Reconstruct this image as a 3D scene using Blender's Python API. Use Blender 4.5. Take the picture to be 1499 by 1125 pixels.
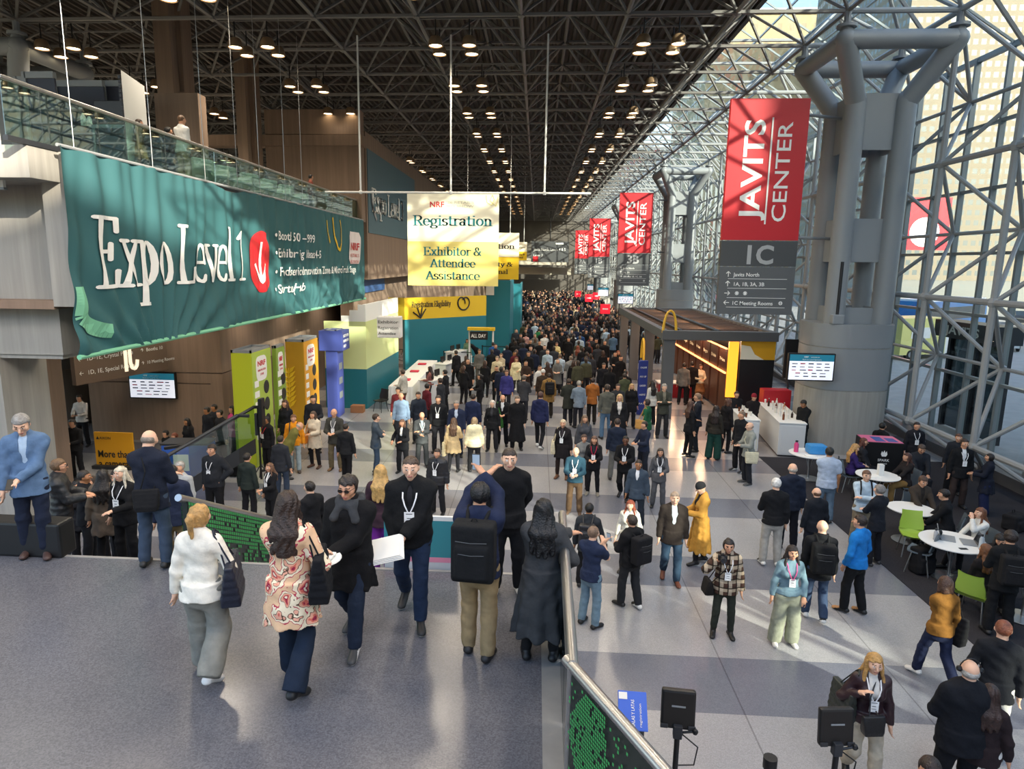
import bpy, bmesh, math, random
import numpy as np
from mathutils import Vector, Matrix
for _o in list(bpy.data.objects): bpy.data.objects.remove(_o)
SC = bpy.context.scene
COL = SC.collection
PI = math.pi

# ------------------------------------------------------------------ camera
IW, IH = 1499.0, 1125.0
FPX, CX, CY = 980.0, 722.0, 562.5
CAMZ, LAND = 5.85, 2.40
def _basis(pan, pitch, roll):
    f = np.array([-math.sin(pan)*math.cos(pitch), math.cos(pan)*math.cos(pitch), -math.sin(pitch)])
    r0 = np.array([math.cos(pan), math.sin(pan), 0.0]); u0 = np.cross(r0, f)
    return r0*math.cos(roll)+u0*math.sin(roll), u0*math.cos(roll)-r0*math.sin(roll), f
PAN, PITCH, ROLL = 0.064, 0.179, 0.012
for _ in range(30):
    r, u, f = _basis(PAN, PITCH, ROLL); v = np.array([0, 1.0, 0])
    ex = CX+FPX*(v@r)/(v@f)-786; ey = CY-FPX*(v@u)/(v@f)-385
    PAN -= ex/FPX; PITCH += (CY-FPX*(v@u)/(v@f)-385)/FPX
RGT, UPV, FWD = _basis(PAN, PITCH, ROLL)
CAM = np.array([0.0, 0.0, CAMZ])
def ray(px, py):
    return FWD + RGT*(px-CX)/FPX - UPV*(py-CY)/FPX
def at(px, py, z=0.0):
    d = ray(px, py); t = (z-CAMZ)/d[2]; p = CAM+d*t
    return Vector((p[0], p[1], p[2]))
def aty(px, py, y):
    d = ray(px, py); p = CAM+d*(y/d[1]); return Vector(p)
def atx(px, py, x):
    d = ray(px, py); p = CAM+d*(x/d[0]); return Vector(p)
def pix(p):
    q = np.array(p)-CAM; z = q@FWD
    return CX+FPX*(q@RGT)/z, CY-FPX*(q@UPV)/z
cam = bpy.data.cameras.new('camera'); camo = bpy.data.objects.new('camera', cam); COL.objects.link(camo)
cam.sensor_fit = 'HORIZONTAL'; cam.sensor_width = 36; cam.lens = FPX/IW*36
cam.shift_x = (IW/2-CX)/IW; cam.clip_start = .05; cam.clip_end = 900
camo.matrix_world = Matrix(((RGT[0], UPV[0], -FWD[0], 0), (RGT[1], UPV[1], -FWD[1], 0), (RGT[2], UPV[2], -FWD[2], CAMZ), (0, 0, 0, 1)))
SC.camera = camo

# ------------------------------------------------------------------ light
W = bpy.data.worlds.new('sky'); SC.world = W; W.use_nodes = True
nt = W.node_tree; bg = nt.nodes['Background']
sky = nt.nodes.new('ShaderNodeTexSky'); sky.sky_type = 'NISHITA'; sky.sun_disc = False
SUN_DIR = Vector((.62, -.70, .36)).normalized()          # towards the sun: behind and to the right
sky.sun_elevation = math.asin(SUN_DIR.z); sky.sun_rotation = math.atan2(SUN_DIR.x, SUN_DIR.y)
sky.air_density = 1.0; sky.dust_density = 1.5; sky.ozone_density = 1.0
nt.links.new(sky.outputs[0], bg.inputs[0]); bg.inputs[1].default_value = .33
sl = bpy.data.lights.new('sun', 'SUN'); sl.energy = 6.0; sl.angle = .012; sl.color = (1, .90, .74)
so = bpy.data.objects.new('sun', sl); COL.objects.link(so); so.rotation_euler = SUN_DIR.to_track_quat('Z', 'Y').to_euler()
so.location = (30, -40, 30)
LAMP_W = 360
vs = SC.view_settings; vs.view_transform = 'Standard'; vs.look = 'None'; vs.gamma = 1; vs.use_curve_mapping = False
vs.exposure = 0.88
SC.cycles.max_bounces = 8; SC.cycles.diffuse_bounces = 4; SC.cycles.glossy_bounces = 3; SC.cycles.transparent_max_bounces = 24
SC.cycles.sample_clamp_indirect = 4.0; SC.cycles.caustics_reflective = False; SC.cycles.caustics_refractive = False
SC.cycles.use_denoising = True

# ------------------------------------------------------------------ helpers
def lin(c):
    if isinstance(c, str):
        c = c.lstrip('#'); c = [int(c[i:i+2], 16)/255 for i in (0, 2, 4)]
        c = [x/12.92 if x <= .04045 else ((x+.055)/1.055)**2.4 for x in c]
    return (c[0], c[1], c[2], 1)
MATS = {}
def mat(name, col, rough=.6, metal=0, spec=.5, noise=0, nscale=8, bump=0, bscale=30, emit=0, alpha=None):
    if name in MATS: return MATS[name]
    m = bpy.data.materials.new(name); m.use_nodes = True; n = m.node_tree.nodes; L = m.node_tree.links
    b = n['Principled BSDF']; c = lin(col)
    b.inputs['Base Color'].default_value = c; b.inputs['Roughness'].default_value = rough
    b.inputs['Metallic'].default_value = metal; b.inputs['Specular IOR Level'].default_value = spec
    m.diffuse_color = c
    if noise or bump: tc = n.new('ShaderNodeTexCoord')
    if noise:
        t = n.new('ShaderNodeTexNoise'); t.inputs['Scale'].default_value = nscale; t.inputs['Detail'].default_value = 6
        L.new(tc.outputs['Object'], t.inputs['Vector'])
        r = n.new('ShaderNodeMapRange'); r.inputs[1].default_value = .3; r.inputs[2].default_value = .7
        r.inputs[3].default_value = 1-noise; r.inputs[4].default_value = 1+noise
        L.new(t.outputs[0], r.inputs[0])
        x = n.new('ShaderNodeVectorMath'); x.operation = 'SCALE'; x.inputs[0].default_value = c[:3]
        L.new(r.outputs[0], x.inputs['Scale']); L.new(x.outputs[0], b.inputs['Base Color'])
    if bump:
        t = n.new('ShaderNodeTexNoise'); t.inputs['Scale'].default_value = bscale; t.inputs['Detail'].default_value = 3
        L.new(tc.outputs['Object'], t.inputs['Vector'])
        p = n.new('ShaderNodeBump'); p.inputs['Strength'].default_value = bump; p.inputs['Distance'].default_value = .02
        L.new(t.outputs[0], p.inputs['Height']); L.new(p.outputs[0], b.inputs['Normal'])
    if emit:
        b.inputs['Emission Color'].default_value = c; b.inputs['Emission Strength'].default_value = emit
        m.cycles.emission_sampling = 'NONE'
    MATS[name] = m; return m
def fab(col, kind='cloth'):
    return mat('%s_%s' % (kind, str(col).lstrip('#')), col, .9 if kind == 'cloth' else .45, 0, .25 if kind == 'cloth' else .5, noise=.12, nscale=14, bump=.35, bscale=26)
def glassmat(name, tint, gloss=.1, rough=.02):
    m = bpy.data.materials.new(name); m.use_nodes = True; n = m.node_tree.nodes; L = m.node_tree.links
    n.remove(n['Principled BSDF']); o = n['Material Output']
    t = n.new('ShaderNodeBsdfTransparent'); t.inputs[0].default_value = lin(tint)
    g = n.new('ShaderNodeBsdfGlossy'); g.inputs['Roughness'].default_value = rough
    fr = n.new('ShaderNodeLayerWeight'); fr.inputs[0].default_value = .5
    pw = n.new('ShaderNodeMath'); pw.operation = 'POWER'; pw.inputs[1].default_value = 5; L.new(fr.outputs['Facing'], pw.inputs[0])
    mu = n.new('ShaderNodeMath'); mu.operation = 'MULTIPLY_ADD'; mu.inputs[1].default_value = .8; mu.inputs[2].default_value = gloss*.3
    x = n.new('ShaderNodeMixShader'); L.new(pw.outputs[0], mu.inputs[0]); L.new(mu.outputs[0], x.inputs[0])
    L.new(t.outputs[0], x.inputs[1]); L.new(g.outputs[0], x.inputs[2]); L.new(x.outputs[0], o.inputs[0])
    MATS[name] = m; return m

class MB:
    def __init__(s): s.v = []; s.f = []; s.m = []
    def add(s, vs, fs, mi=0):
        b = len(s.v); s.v += [tuple(v) for v in vs]; s.f += [tuple(b+i for i in f) for f in fs]; s.m += [mi]*len(fs); return s
    def box(s, lo, hi, mi=0, M=None):
        x0, y0, z0 = lo; x1, y1, z1 = hi
        v = [(x0,y0,z0),(x1,y0,z0),(x1,y1,z0),(x0,y1,z0),(x0,y0,z1),(x1,y0,z1),(x1,y1,z1),(x0,y1,z1)]
        if M is not None: v = [M @ Vector(p) for p in v]
        return s.add(v, [(0,3,2,1),(4,5,6,7),(0,1,5,4),(1,2,6,5),(2,3,7,6),(3,0,4,7)], mi)
    def cbox(s, c, d, mi=0, M=None):
        return s.box([c[i]-d[i]/2 for i in range(3)], [c[i]+d[i]/2 for i in range(3)], mi, M)
    def rbox(s, lo, hi, r=.03, mi=0, M=None):            # box with chamfered vertical and horizontal edges
        bm = bmesh.new(); bmesh.ops.create_cube(bm, size=1)
        for v in bm.verts: v.co = Vector([lo[i]+(v.co[i]+.5)*(hi[i]-lo[i]) for i in range(3)])
        bmesh.ops.bevel(bm, geom=bm.edges[:], offset=r, segments=2, affect='EDGES', profile=.6)
        return s.bm(bm, mi, M)
    def bm(s, bm, mi=0, M=None):
        bm.verts.index_update()
        v = [(M @ x.co if M is not None else x.co.copy()) for x in bm.verts]
        s.add(v, [[x.index for x in f.verts] for f in bm.faces], mi); bm.free(); return s
    def tube(s, a, b, r0, r1=None, n=8, mi=0, cap=True):
        a = Vector(a); b = Vector(b); r1 = r0 if r1 is None else r1; d = b-a
        if d.length < 1e-6: return s
        d.normalize(); x = d.orthogonal().normalized(); y = d.cross(x); vs = []
        for p, r in ((a, r0), (b, r1)):
            for i in range(n):
                t = 2*PI*i/n; vs.append(p+x*math.cos(t)*r+y*math.sin(t)*r)
        fs = [(i, (i+1) % n, n+(i+1) % n, n+i) for i in range(n)]
        if cap: fs += [tuple(range(n-1, -1, -1)), tuple(range(n, 2*n))]
        return s.add(vs, fs, mi)
    def path(s, pts, r, n=8, mi=0):
        P = [Vector(p) for p in pts]; vs = []; fs = []; up = None
        for i, p in enumerate(P):
            d = (P[min(i+1, len(P)-1)]-P[max(i-1, 0)]).normalized()
            x = (up-d*up.dot(d)).normalized() if up is not None and (up-d*up.dot(d)).length > 1e-4 else d.orthogonal().normalized()
            up = x; y = d.cross(x); rr = r[i] if isinstance(r, (list, tuple)) else r
            for k in range(n):
                t = 2*PI*k/n; vs.append(p+x*math.cos(t)*rr+y*math.sin(t)*rr)
        for i in range(len(P)-1):
            for k in range(n): fs.append((i*n+k, i*n+(k+1) % n, (i+1)*n+(k+1) % n, (i+1)*n+k))
        fs += [tuple(range(n-1, -1, -1)), tuple((len(P)-1)*n+k for k in range(n))]
        return s.add(vs, fs, mi)
    def lathe(s, prof, c=(0, 0, 0), n=20, mi=0, M=None):
        vs = []; fs = []; m = len(prof)
        for i in range(n):
            t = 2*PI*i/n
            for r, z in prof: vs.append(Vector((c[0]+r*math.cos(t), c[1]+r*math.sin(t), c[2]+z)))
        for i in range(n):
            for k in range(m-1):
                a = i*m+k; b = ((i+1) % n)*m+k; fs.append((a, b, b+1, a+1))
        if M is not None: vs = [M @ v for v in vs]
        return s.add(vs, fs, mi)
    def ball(s, c, r, n=8, mi=0):
        k = n//2
        return s.lathe([(max(r*math.sin(PI*i/k), 1e-4), -r*math.cos(PI*i/k)) for i in range(k+1)], c, n, mi)
    def prism(s, poly, depth, M, mi=0):                    # 2-D outline (x,y) given a thickness along z, then placed by M
        n = len(poly); v = [M @ Vector((p[0], p[1], 0)) for p in poly]+[M @ Vector((p[0], p[1], depth)) for p in poly]
        return s.add(v, [tuple(range(n-1, -1, -1)), tuple(range(n, 2*n))]+[(i, (i+1) % n, n+(i+1) % n, n+i) for i in range(n)], mi)
    def build(s, name, mats, parent=None, smooth=False):
        me = bpy.data.meshes.new(name); me.from_pydata([tuple(v) for v in s.v], [], s.f)
        mats = mats if isinstance(mats, (list, tuple)) else [mats]
        for m in mats: me.materials.append(m)
        if len(mats) > 1: me.polygons.foreach_set('material_index', s.m)
        if smooth:
            me.polygons.foreach_set('use_smooth', [True]*len(me.polygons))
            if hasattr(me, 'set_sharp_from_angle'): me.set_sharp_from_angle(angle=.7)
        me.update(); return link(name, me, parent)
def link(name, me, parent=None):
    o = bpy.data.objects.new(name, me); COL.objects.link(o)
    if parent is not None: o.parent = parent
    return o
def tag(o, label=None, cat=None, group=None, kind=None):
    if label: o['label'] = label
    if cat: o['category'] = cat
    if group: o['group'] = group
    if kind: o['kind'] = kind
    return o
def struct(name, mb, m, smooth=False):
    return tag(mb.build(name, m, None, smooth), kind='structure')
def thing(name, label, cat, loc=(0, 0, 0), rz=0, group=None):
    o = bpy.data.objects.new(name, None); COL.objects.link(o); o.empty_display_size = .2
    o.location = loc; o.rotation_euler = (0, 0, rz); return tag(o, label, cat, group)
def copy_thing(o, loc, rz=None, label=None, group=None):
    c = o.copy(); COL.objects.link(c); c.location = loc
    if rz is not None: c.rotation_euler = (0, 0, rz)
    if label: c['label'] = label
    if group: c['group'] = group
    for k in o.children:
        d = k.copy(); COL.objects.link(d); d.parent = c
        for g in k.children:
            e = g.copy(); COL.objects.link(e); e.parent = d
    return c
def frame(o, ux, uy):                                      # matrix with origin o, local x = ux, y = uy, z = normal
    ux = Vector(ux).normalized(); uy = Vector(uy); uz = ux.cross(uy).normalized(); uy = uz.cross(ux)
    M = Matrix.Identity(4)
    for i in range(3): M[i][0] = ux[i]; M[i][1] = uy[i]; M[i][2] = uz[i]; M[i][3] = o[i]
    return M
def text_mb(txt, size, M, w=None, depth=.004, bold=0, align='LEFT', mb=None, mi=0, space=1):
    cu = bpy.data.curves.new('t', 'FONT'); cu.body = txt; cu.size = size; cu.align_x = align; cu.resolution_u = 3
    cu.offset = bold*size; cu.extrude = depth/2; cu.space_character = space
    o = bpy.data.objects.new('t', cu); COL.objects.link(o)
    me = o.to_mesh(); mb = mb or MB(); vs = [v.co.copy() for v in me.vertices]
    if w and vs:
        x0 = min(v.x for v in vs); x1 = max(v.x for v in vs); k = w/(x1-x0)
        for v in vs: v.x = (v.x-x0)*k+(0 if align == 'LEFT' else -w/2)
    mb.add([M @ v for v in vs], [tuple(p.vertices) for p in me.polygons], mi)
    o.to_mesh_clear(); bpy.data.objects.remove(o); bpy.data.curves.remove(cu); return mb
# ================================================================== THE SETTING
def concrete(name, c, streak=.10):
    m = mat(name, c, .85, 0, .3); n = m.node_tree.nodes; L = m.node_tree.links; b = n['Principled BSDF']
    tc = n.new('ShaderNodeTexCoord'); mp = n.new('ShaderNodeMapping'); mp.inputs['Scale'].default_value = (3.2, 3.2, .16)
    t = n.new('ShaderNodeTexNoise'); t.inputs['Scale'].default_value = 1.6; t.inputs['Detail'].default_value = 8; t.inputs['Roughness'].default_value = .65
    L.new(tc.outputs['Object'], mp.inputs[0]); L.new(mp.outputs[0], t.inputs['Vector'])
    r = n.new('ShaderNodeMapRange'); r.inputs[1].default_value = .3; r.inputs[2].default_value = .7; r.inputs[3].default_value = 1-streak*1.6; r.inputs[4].default_value = 1+streak*1.6
    x = n.new('ShaderNodeVectorMath'); x.operation = 'SCALE'; x.inputs[0].default_value = lin(c)[:3]
    L.new(t.outputs[0], r.inputs[0]); L.new(r.outputs[0], x.inputs['Scale']); L.new(x.outputs[0], b.inputs['Base Color'])
    p = n.new('ShaderNodeBump'); p.inputs['Strength'].default_value = .25; p.inputs['Distance'].default_value = .02
    L.new(t.outputs[0], p.inputs['Height']); L.new(p.outputs[0], b.inputs['Normal']); return m
M_CONC = concrete('grey_board_formed_concrete', '9d9a93'); M_WARM = concrete('warm_board_formed_concrete', '8a7565')
M_GREYP = mat('grey_painted_steel', '8b8f92', .45, 0, .5); M_TRUSS = mat('grey_truss_tubes', '777471', .5, 0, .5)
M_WTRUSS = mat('light_grey_wall_tubes', '9b9d9d', .42, 0, .5)
M_DECK = mat('dark_roof_deck', '4a4542', .7, 0, .4); M_BLACK = mat('black_satin', '141416', .45); M_DARK = mat('dark_grey_metal', '34363a', .45, .3)
M_CHROME = mat('brushed_steel', 'b8b8b8', .36, 1); M_WHITE = mat('white_paint', 'e6e6e2', .6); M_MULL = mat('grey_mullion', '8a9293', .4, .3)
M_GLASS = glassmat('clear_glass', 'e4efee', .2); M_RAILGLASS = glassmat('greenish_rail_glass', 'c2ddd5', .6); M_DGLASS = glassmat('dark_glass', '76868a', .4)
M_CARPET = mat('dark_grey_carpet', '37363a', .95, 0, .1, noise=.25, nscale=60, bump=.4, bscale=200)
M_RED = mat('red_sign', 'c4222c', .45); M_LITRED = mat('lit_red_billboard', 'f01828', .5, emit=.9); M_LITWHITE = mat('lit_white', 'fff4ee', .5, emit=1.0)
M_TXTW = mat('white_lettering', 'f2f2ee', .6); M_TEAL = mat('teal_fabric', '366266', .7, spec=.3); M_PALEGREEN = mat('pale_green_print', '7fc4a0', .7)
M_YEL = mat('yellow_board', 'dfb81f', .55); M_CREAM = mat('cream_board', 'f1e9cf', .6); M_TEALB = mat('teal_board', '1b6f7c', .5); M_DKGREY = mat('charcoal_board', '47494b', .5); M_MIDGREY = mat('grey_board', '5c5e60', .5)
M_TEALTXT = mat('teal_lettering', '1c7a80', .6); M_DARKTXT = mat('dark_lettering', '2b2a28', .6)

def terrazzo(name, base, dark, banded):
    m = mat(name, base, .2, 0, .5); n = m.node_tree.nodes; L = m.node_tree.links; b = n['Principled BSDF']
    tc = n.new('ShaderNodeTexCoord'); sp = n.new('ShaderNodeSeparateXYZ'); L.new(tc.outputs['Object'], sp.inputs[0])
    def math_(op, a, v=None, c=None):
        q = n.new('ShaderNodeMath'); q.operation = op
        for i, k in enumerate((a, v, c)):
            if k is None: continue
            if isinstance(k, (int, float)): q.inputs[i].default_value = k
            else: L.new(k, q.inputs[i])
        return q.outputs[0]
    vo = n.new('ShaderNodeTexVoronoi'); vo.inputs['Scale'].default_value = 90; L.new(tc.outputs['Object'], vo.inputs['Vector'])
    no = n.new('ShaderNodeTexNoise'); no.inputs['Scale'].default_value = .7; no.inputs['Detail'].default_value = 4; L.new(tc.outputs['Object'], no.inputs['Vector'])
    sc = n.new('ShaderNodeSeparateColor'); L.new(vo.outputs['Color'], sc.inputs[0])
    chip = math_('MULTIPLY_ADD', sc.outputs[0], .45 if not banded else .26, .78 if not banded else .87)
    wear = math_('MULTIPLY_ADD', no.outputs[0], .22, .89)
    mx = n.new('ShaderNodeMix'); mx.data_type = 'RGBA'; mx.inputs[6].default_value = lin(base); mx.inputs[7].default_value = lin(dark)
    if banded:
        ph = math_('MODULO', math_('ADD', sp.outputs[1], 3.58*40-8.14), 3.58)
        L.new(math_('LESS_THAN', ph, 1.32), mx.inputs[0])
        # thin joints across and along the hall
        j = math_('MODULO', math_('ADD', sp.outputs[0], 400-1.16), 2.42); jl = math_('LESS_THAN', j, .022)
        jm = math_('MULTIPLY_ADD', jl, -.35, 1.0)
        tone = math_('MULTIPLY', math_('MULTIPLY', chip, wear), jm)
    else:
        mx.inputs[0].default_value = 0; tone = math_('MULTIPLY', chip, wear)
    x = n.new('ShaderNodeVectorMath'); x.operation = 'SCALE'; L.new(mx.outputs[2], x.inputs[0]); L.new(tone, x.inputs['Scale'])
    L.new(x.outputs[0], b.inputs['Base Color'])
    L.new(math_('MULTIPLY_ADD', no.outputs[0], .16, .14), b.inputs['Roughness']); return m
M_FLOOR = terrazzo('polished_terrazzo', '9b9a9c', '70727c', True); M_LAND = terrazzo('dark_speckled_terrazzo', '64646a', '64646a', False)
M_PLAZA = mat('paved_plaza', '9a9793', .85, noise=.1, nscale=1.5)

YN, YF, MOD = -6.0, 118.0, 3.05
struct('floor', MB().box((-24, YN, -.3), (13.4, YF, 0)), M_FLOOR)
struct('floor_carpet', MB().box((7.03, -3, 0), (12.85, 20.6, .012)), M_CARPET)
struct('ground_plaza', MB().box((13.4, -60, -.35), (260, 260, -.03)), M_PLAZA)

# unseen block added behind the viewer; its stepped top shapes where low sun enters
sh = Vector((SUN_DIR.x, SUN_DIR.y, 0)).normalized(); lat = Vector((-sh.y, sh.x, 0)); P0 = Vector((-8, 28, 0))
tn = SUN_DIR.z/math.hypot(SUN_DIR.x, SUN_DIR.y); bk = MB(); l0 = P0.dot(lat)
for a_, b_, top_ in ((-90, -3.5, 0), (-3.5, -1.6, -11.5), (-1.6, 7.0, 0), (7.0, 34, 5.5), (34, 70, 0)):
    c0 = P0+sh*62+lat*a_; c1 = P0+sh*62+lat*b_; ht = 2.2+62*tn+top_
    q = [c0, c1, c1+sh*14, c0+sh*14]; bk.add([v+Vector((0, 0, -.03)) for v in q]+[v+Vector((0, 0, ht)) for v in q], [(0, 3, 2, 1), (4, 5, 6, 7), (0, 1, 5, 4), (1, 2, 6, 5), (2, 3, 7, 6), (3, 0, 4, 7)])
struct('wall_sun_block', bk, mat('sun_block_grey', 'a9a196', .8))

# landing the photograph is taken from, with its left stair well
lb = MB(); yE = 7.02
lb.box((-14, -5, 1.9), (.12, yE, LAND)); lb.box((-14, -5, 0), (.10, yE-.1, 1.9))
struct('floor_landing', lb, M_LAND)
struct('trim_1', MB().box((.12, -5, 0), (.36, yE, LAND+.012)).box((-14, yE, LAND-.14), (.36, yE+.05, LAND+.006)), mat('pale_stone_kerb', '8d8b88', .6, noise=.08))
struct('trim_2', MB().box((-14, 3.62, LAND), (-1.75, 3.66, LAND+.006)).box((-14, 3.52, LAND), (-1.75, 3.545, LAND+.006)), M_BLACK)
# stair going down from the landing on the left, where people queue
sb = MB(); NS = 15
for i in range(NS):
    sb.box((-9.2, yE+.05+i*.31, 0), (-4.0, yE+.05+(i+1)*.31, LAND-.16*(i+1)+.0))
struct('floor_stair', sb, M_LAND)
def step_z(y): return max(0.0, LAND-.16*(int((y-yE-.05)/.31)+1)) if y > yE+.05 else LAND

# roof: ribbed deck over a two-layer space frame of tubes
XR = 7.3; ZB = 12.9; ZT = 14.45; XL = -48
dk = MB(); nx = int((XR-XL)/.15); ys = [3.5, YF]
vs = []; prof = [(0, 0), (.10, 0), (.15, .12), (.25, .12)]
xs = []
k = 0
while XL+k*.3 < XR:
    for a, h in prof: xs.append((XL+k*.3+a, ZT+.12+h))
    k += 1
for x, z in xs: vs += [(x, ys[0], z), (x, ys[1], z)]
dk.add(vs, [(2*i, 2*i+2, 2*i+3, 2*i+1) for i in range(len(xs)-1)])
dk.box((XL, ys[0], ZT+.3), (XR, ys[1], ZT+.5)); dk.box((XR-.1, ys[0], ZT), (XR+.08, ys[1], ZT+.5))
struct('ceiling', dk, M_DECK)

def strut(mb, a, b, r, n=5): mb.tube(a, b, r, r, n, 0, False)
fr = MB(); nxr = 18; ny0 = -6; nyr = 32; Y0 = 23.95
X0 = 8.53                                                     # line of the inner column nodes
bot = {}; top = {}
for i in range(nxr):
    for j in range(ny0, nyr):
        bot[i, j] = Vector((X0-MOD*i, Y0+MOD*j, ZB)); top[i, j] = Vector((X0-MOD*(i+.5), Y0+MOD*(j+.5), ZT))
for (i, j), p in bot.items():
    if p.x < -20 and p.y < 20: continue
    near = p.y < 62
    if (i+1, j) in bot: strut(fr, p, bot[i+1, j], .062)
    if (i, j+1) in bot: strut(fr, p, bot[i, j+1], .062)
    for d in ((0, 0), (-1, 0), (0, -1), (-1, -1)):
        q = top.get((i+d[0], j+d[1]))
        if q is not None: strut(fr, p, q, .05, 5 if near else 4)
    q = top[i, j]
    if (i+1, j) in top: strut(fr, q, top[i+1, j], .06)
    if (i, j+1) in top: strut(fr, q, top[i, j+1], .06)
    if near: fr.ball(p, .13, 6)
for X in (3.45, -2.65, -8.75, -14.85, -20.95):                                 # light carriers between the lower chords
    for j in range(-4 if X > -10 else 0, 16 if X > -10 else 8):
        for dy in (-.42, .42): fr.tube((X-1.02-.02, 21.6+4.575*j+dy, ZB), (X+2.03, 21.6+4.575*j+dy, ZB), .03, .03, 4)
struct('ceiling_space_frame', fr, M_TRUSS, True)

# right-hand glass wall: inner and outer tube layers, mullions, panes
XI, XO, XG = 11.58, 13.05, 13.42
zi = [1.22, 5.0, 8.8, ZB]; zo = [0.05, 3.1, 6.9, 10.8]
wf = MB(); ni = 33
inn = {(r, j): Vector((XI, Y0+MOD*j, zi[r])) for r in range(4) for j in range(-9, ni)}
out = {(r, j): Vector((XO, Y0+MOD*(j+.5), zo[r])) for r in range(4) for j in range(-9, ni)}
for (r, j), p in inn.items():
    n = 8 if p.y < 40 else 5
    if (r, j+1) in inn: strut(wf, p, inn[r, j+1], .085, n)
    if r < 3: strut(wf, p, inn[r+1, j], .085, n)
    for q in (out.get((r, j)), out.get((r, j-1)), out.get((r+1, j)), out.get((r+1, j-1))):
        if q is not None: strut(wf, p, q, .06, n)
    wf.ball(p, .15, 8 if p.y < 40 else 6)
    if r == 3:                                                # tie to the roof frame and the sloped glazing above
        if (0, j) in bot:
            strut(wf, p, bot[0, j], .08, n)
        for q in (Vector((X0-MOD*.5+3.05, Y0+MOD*(j+.5), ZT)), Vector((X0-MOD*.5+3.05, Y0+MOD*(j-.5), ZT))): strut(wf, p, q, .06, n)
for (r, j), p in out.items():
    n = 6 if p.y < 40 else 4
    if (r, j+1) in out: strut(wf, p, out[r, j+1], .06, n)
    wf.ball(p, .13, 6)
struct('wall_right_space_frame', wf, M_WTRUSS, True)
sk = MB()
for j in range(-6, ni):
    a = Vector((X0-MOD*.5+3.05, Y0+MOD*(j+.5), ZT)); b = Vector((X0-MOD*.5, a.y, ZT))
    strut(sk, a, b, .06, 5); strut(sk, a, a+Vector((0, MOD, 0)), .06, 5); strut(sk, a, Vector((XO, a.y, zo[3])), .065, 5)
    for q in (bot.get((0, j)), bot.get((0, j+1))):
        if q is not None: strut(sk, a, q, .055, 5)
struct('ceiling_eave_tubes', sk, M_WTRUSS, True)
mu = MB(); y = -3.0
while y < YF:
    mu.box((XG-.10, y-.05, 0), (XG+.06, y+.05, 12.2)); y += MOD/2
for z in (0.06, 2.55, 4.45, 6.3, 8.2, 10.1, 12.1): mu.box((XG-.08, -3, z-.045), (XG+.05, YF, z+.045))
A, B = Vector((XG, 0, 12.2)), Vector((XR+.1, 0, ZT+1.55))      # sloped eave glazing
y = -3.0
while y < YF:
    mu.tube(A+Vector((0, y, 0)), B+Vector((0, y, 0)), .045, .045, 4); y += MOD
for t in (0, .25, .5, .75, 1): q = A.lerp(B, t); mu.tube(q+Vector((0, -3, 0)), q+Vector((0, YF, 0)), .045, .045, 4)
struct('window_1_frame', mu, M_MULL)
struct('window_1', MB().add([(XG, -3, 0), (XG, YF, 0), (XG, YF, 12.2), (XG, -3, 12.2)], [(0, 1, 2, 3)]), M_GLASS)
struct('window_2', MB().add([(A.x, -3, A.z), (A.x, YF, A.z), (B.x, YF, B.z), (B.x, -3, B.z)], [(0, 1, 2, 3)]), M_GLASS)
struct('wall_right_kerb', MB().box((12.86, -3, 0), (13.4, YF, .32)), mat('dark_stone', '4d4d50', .6))

# steel columns on rounded concrete bases
def stadium(rx, ry, n=32, e=2.6):
    return [(rx*math.copysign(abs(math.cos(t))**(2/e), math.cos(t)), ry*math.copysign(abs(math.sin(t))**(2/e), math.sin(t))) for t in [2*PI*i/n for i in range(n)]]
def column(name, x, y, base_mat, zbase=4.1):
    mb = MB(); O = Vector((x, y, 0)); n = 14
    P = stadium(1.28, 1.28)
    for z0, z1, k in ((0, 2.02, 1), (2.05, 3.35, 1), (3.38, zbase, 1)):
        mb.prism([(a*k, b*k) for a, b in P], z1-z0, Matrix.Translation((x, y, z0)), 1 if z1 < 3 else 0)
    mb.prism([(a*.985, b*.985) for a, b in P], zbase-.02, Matrix.Translation((x, y, 0)), 1)
    zt, zr = 10.7, 12.15
    for sx in (-1, 1):
        for sy in (-1, 1):
            a = O+Vector((sx*.72, sy*.72, zbase-.1)); b = O+Vector((sx*.72, sy*.72, zt)); c = O+Vector((sx*1.52, sy*1.52, zr))
            mb.tube(a, b, .30, .30, n); mb.tube(b-Vector((sx*.03, sy*.03, .12)), c, .29, .29, n); mb.ball(b, .30, 12)
            mb.ball(c, .29, 12); mb.tube(c, c+Vector((0, 0, .30)), .24, .16, 10); mb.tube(c+Vector((0, 0, .3)), c+Vector((0, 0, .38)), .27, .27, 12)
            mb.tube(c+Vector((0, 0, .38)), c+Vector((0, 0, .72)), .1, .1, 8)
    R = [O+Vector((sx*1.52, sy*1.52, zr)) for sx, sy in ((-1, -1), (1, -1), (1, 1), (-1, 1))]
    for i in range(4):
        mb.tube(R[i], R[(i+1) % 4], .26, .26, n)
    for sx, sy in ((0, -1), (0, 1), (1, 0), (-1, 0)):            # web plates between the tubes
        for z0, z1 in ((zbase, zbase+.5), (6.0, 7.3), (9.3, zt+.2)):
            c = (x+sx*.72, y+sy*.72, 0); d = (.04, .72) if sx else (.72, .04)
            mb.box((c[0]-d[0], c[1]-d[1], z0), (c[0]+d[0], c[1]+d[1], z1))
    return tag(mb.build(name, [M_GREYP, base_mat], None, True), kind='structure')
CXR, CXL, CY0, BAY = 10.05, -17.4, 22.4, 27.45
for k in range(4):
    column('column_right', CXR, CY0+BAY*k, M_CONC); column('column_left', CXL, CY0+BAY*k, M_CONC)

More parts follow.
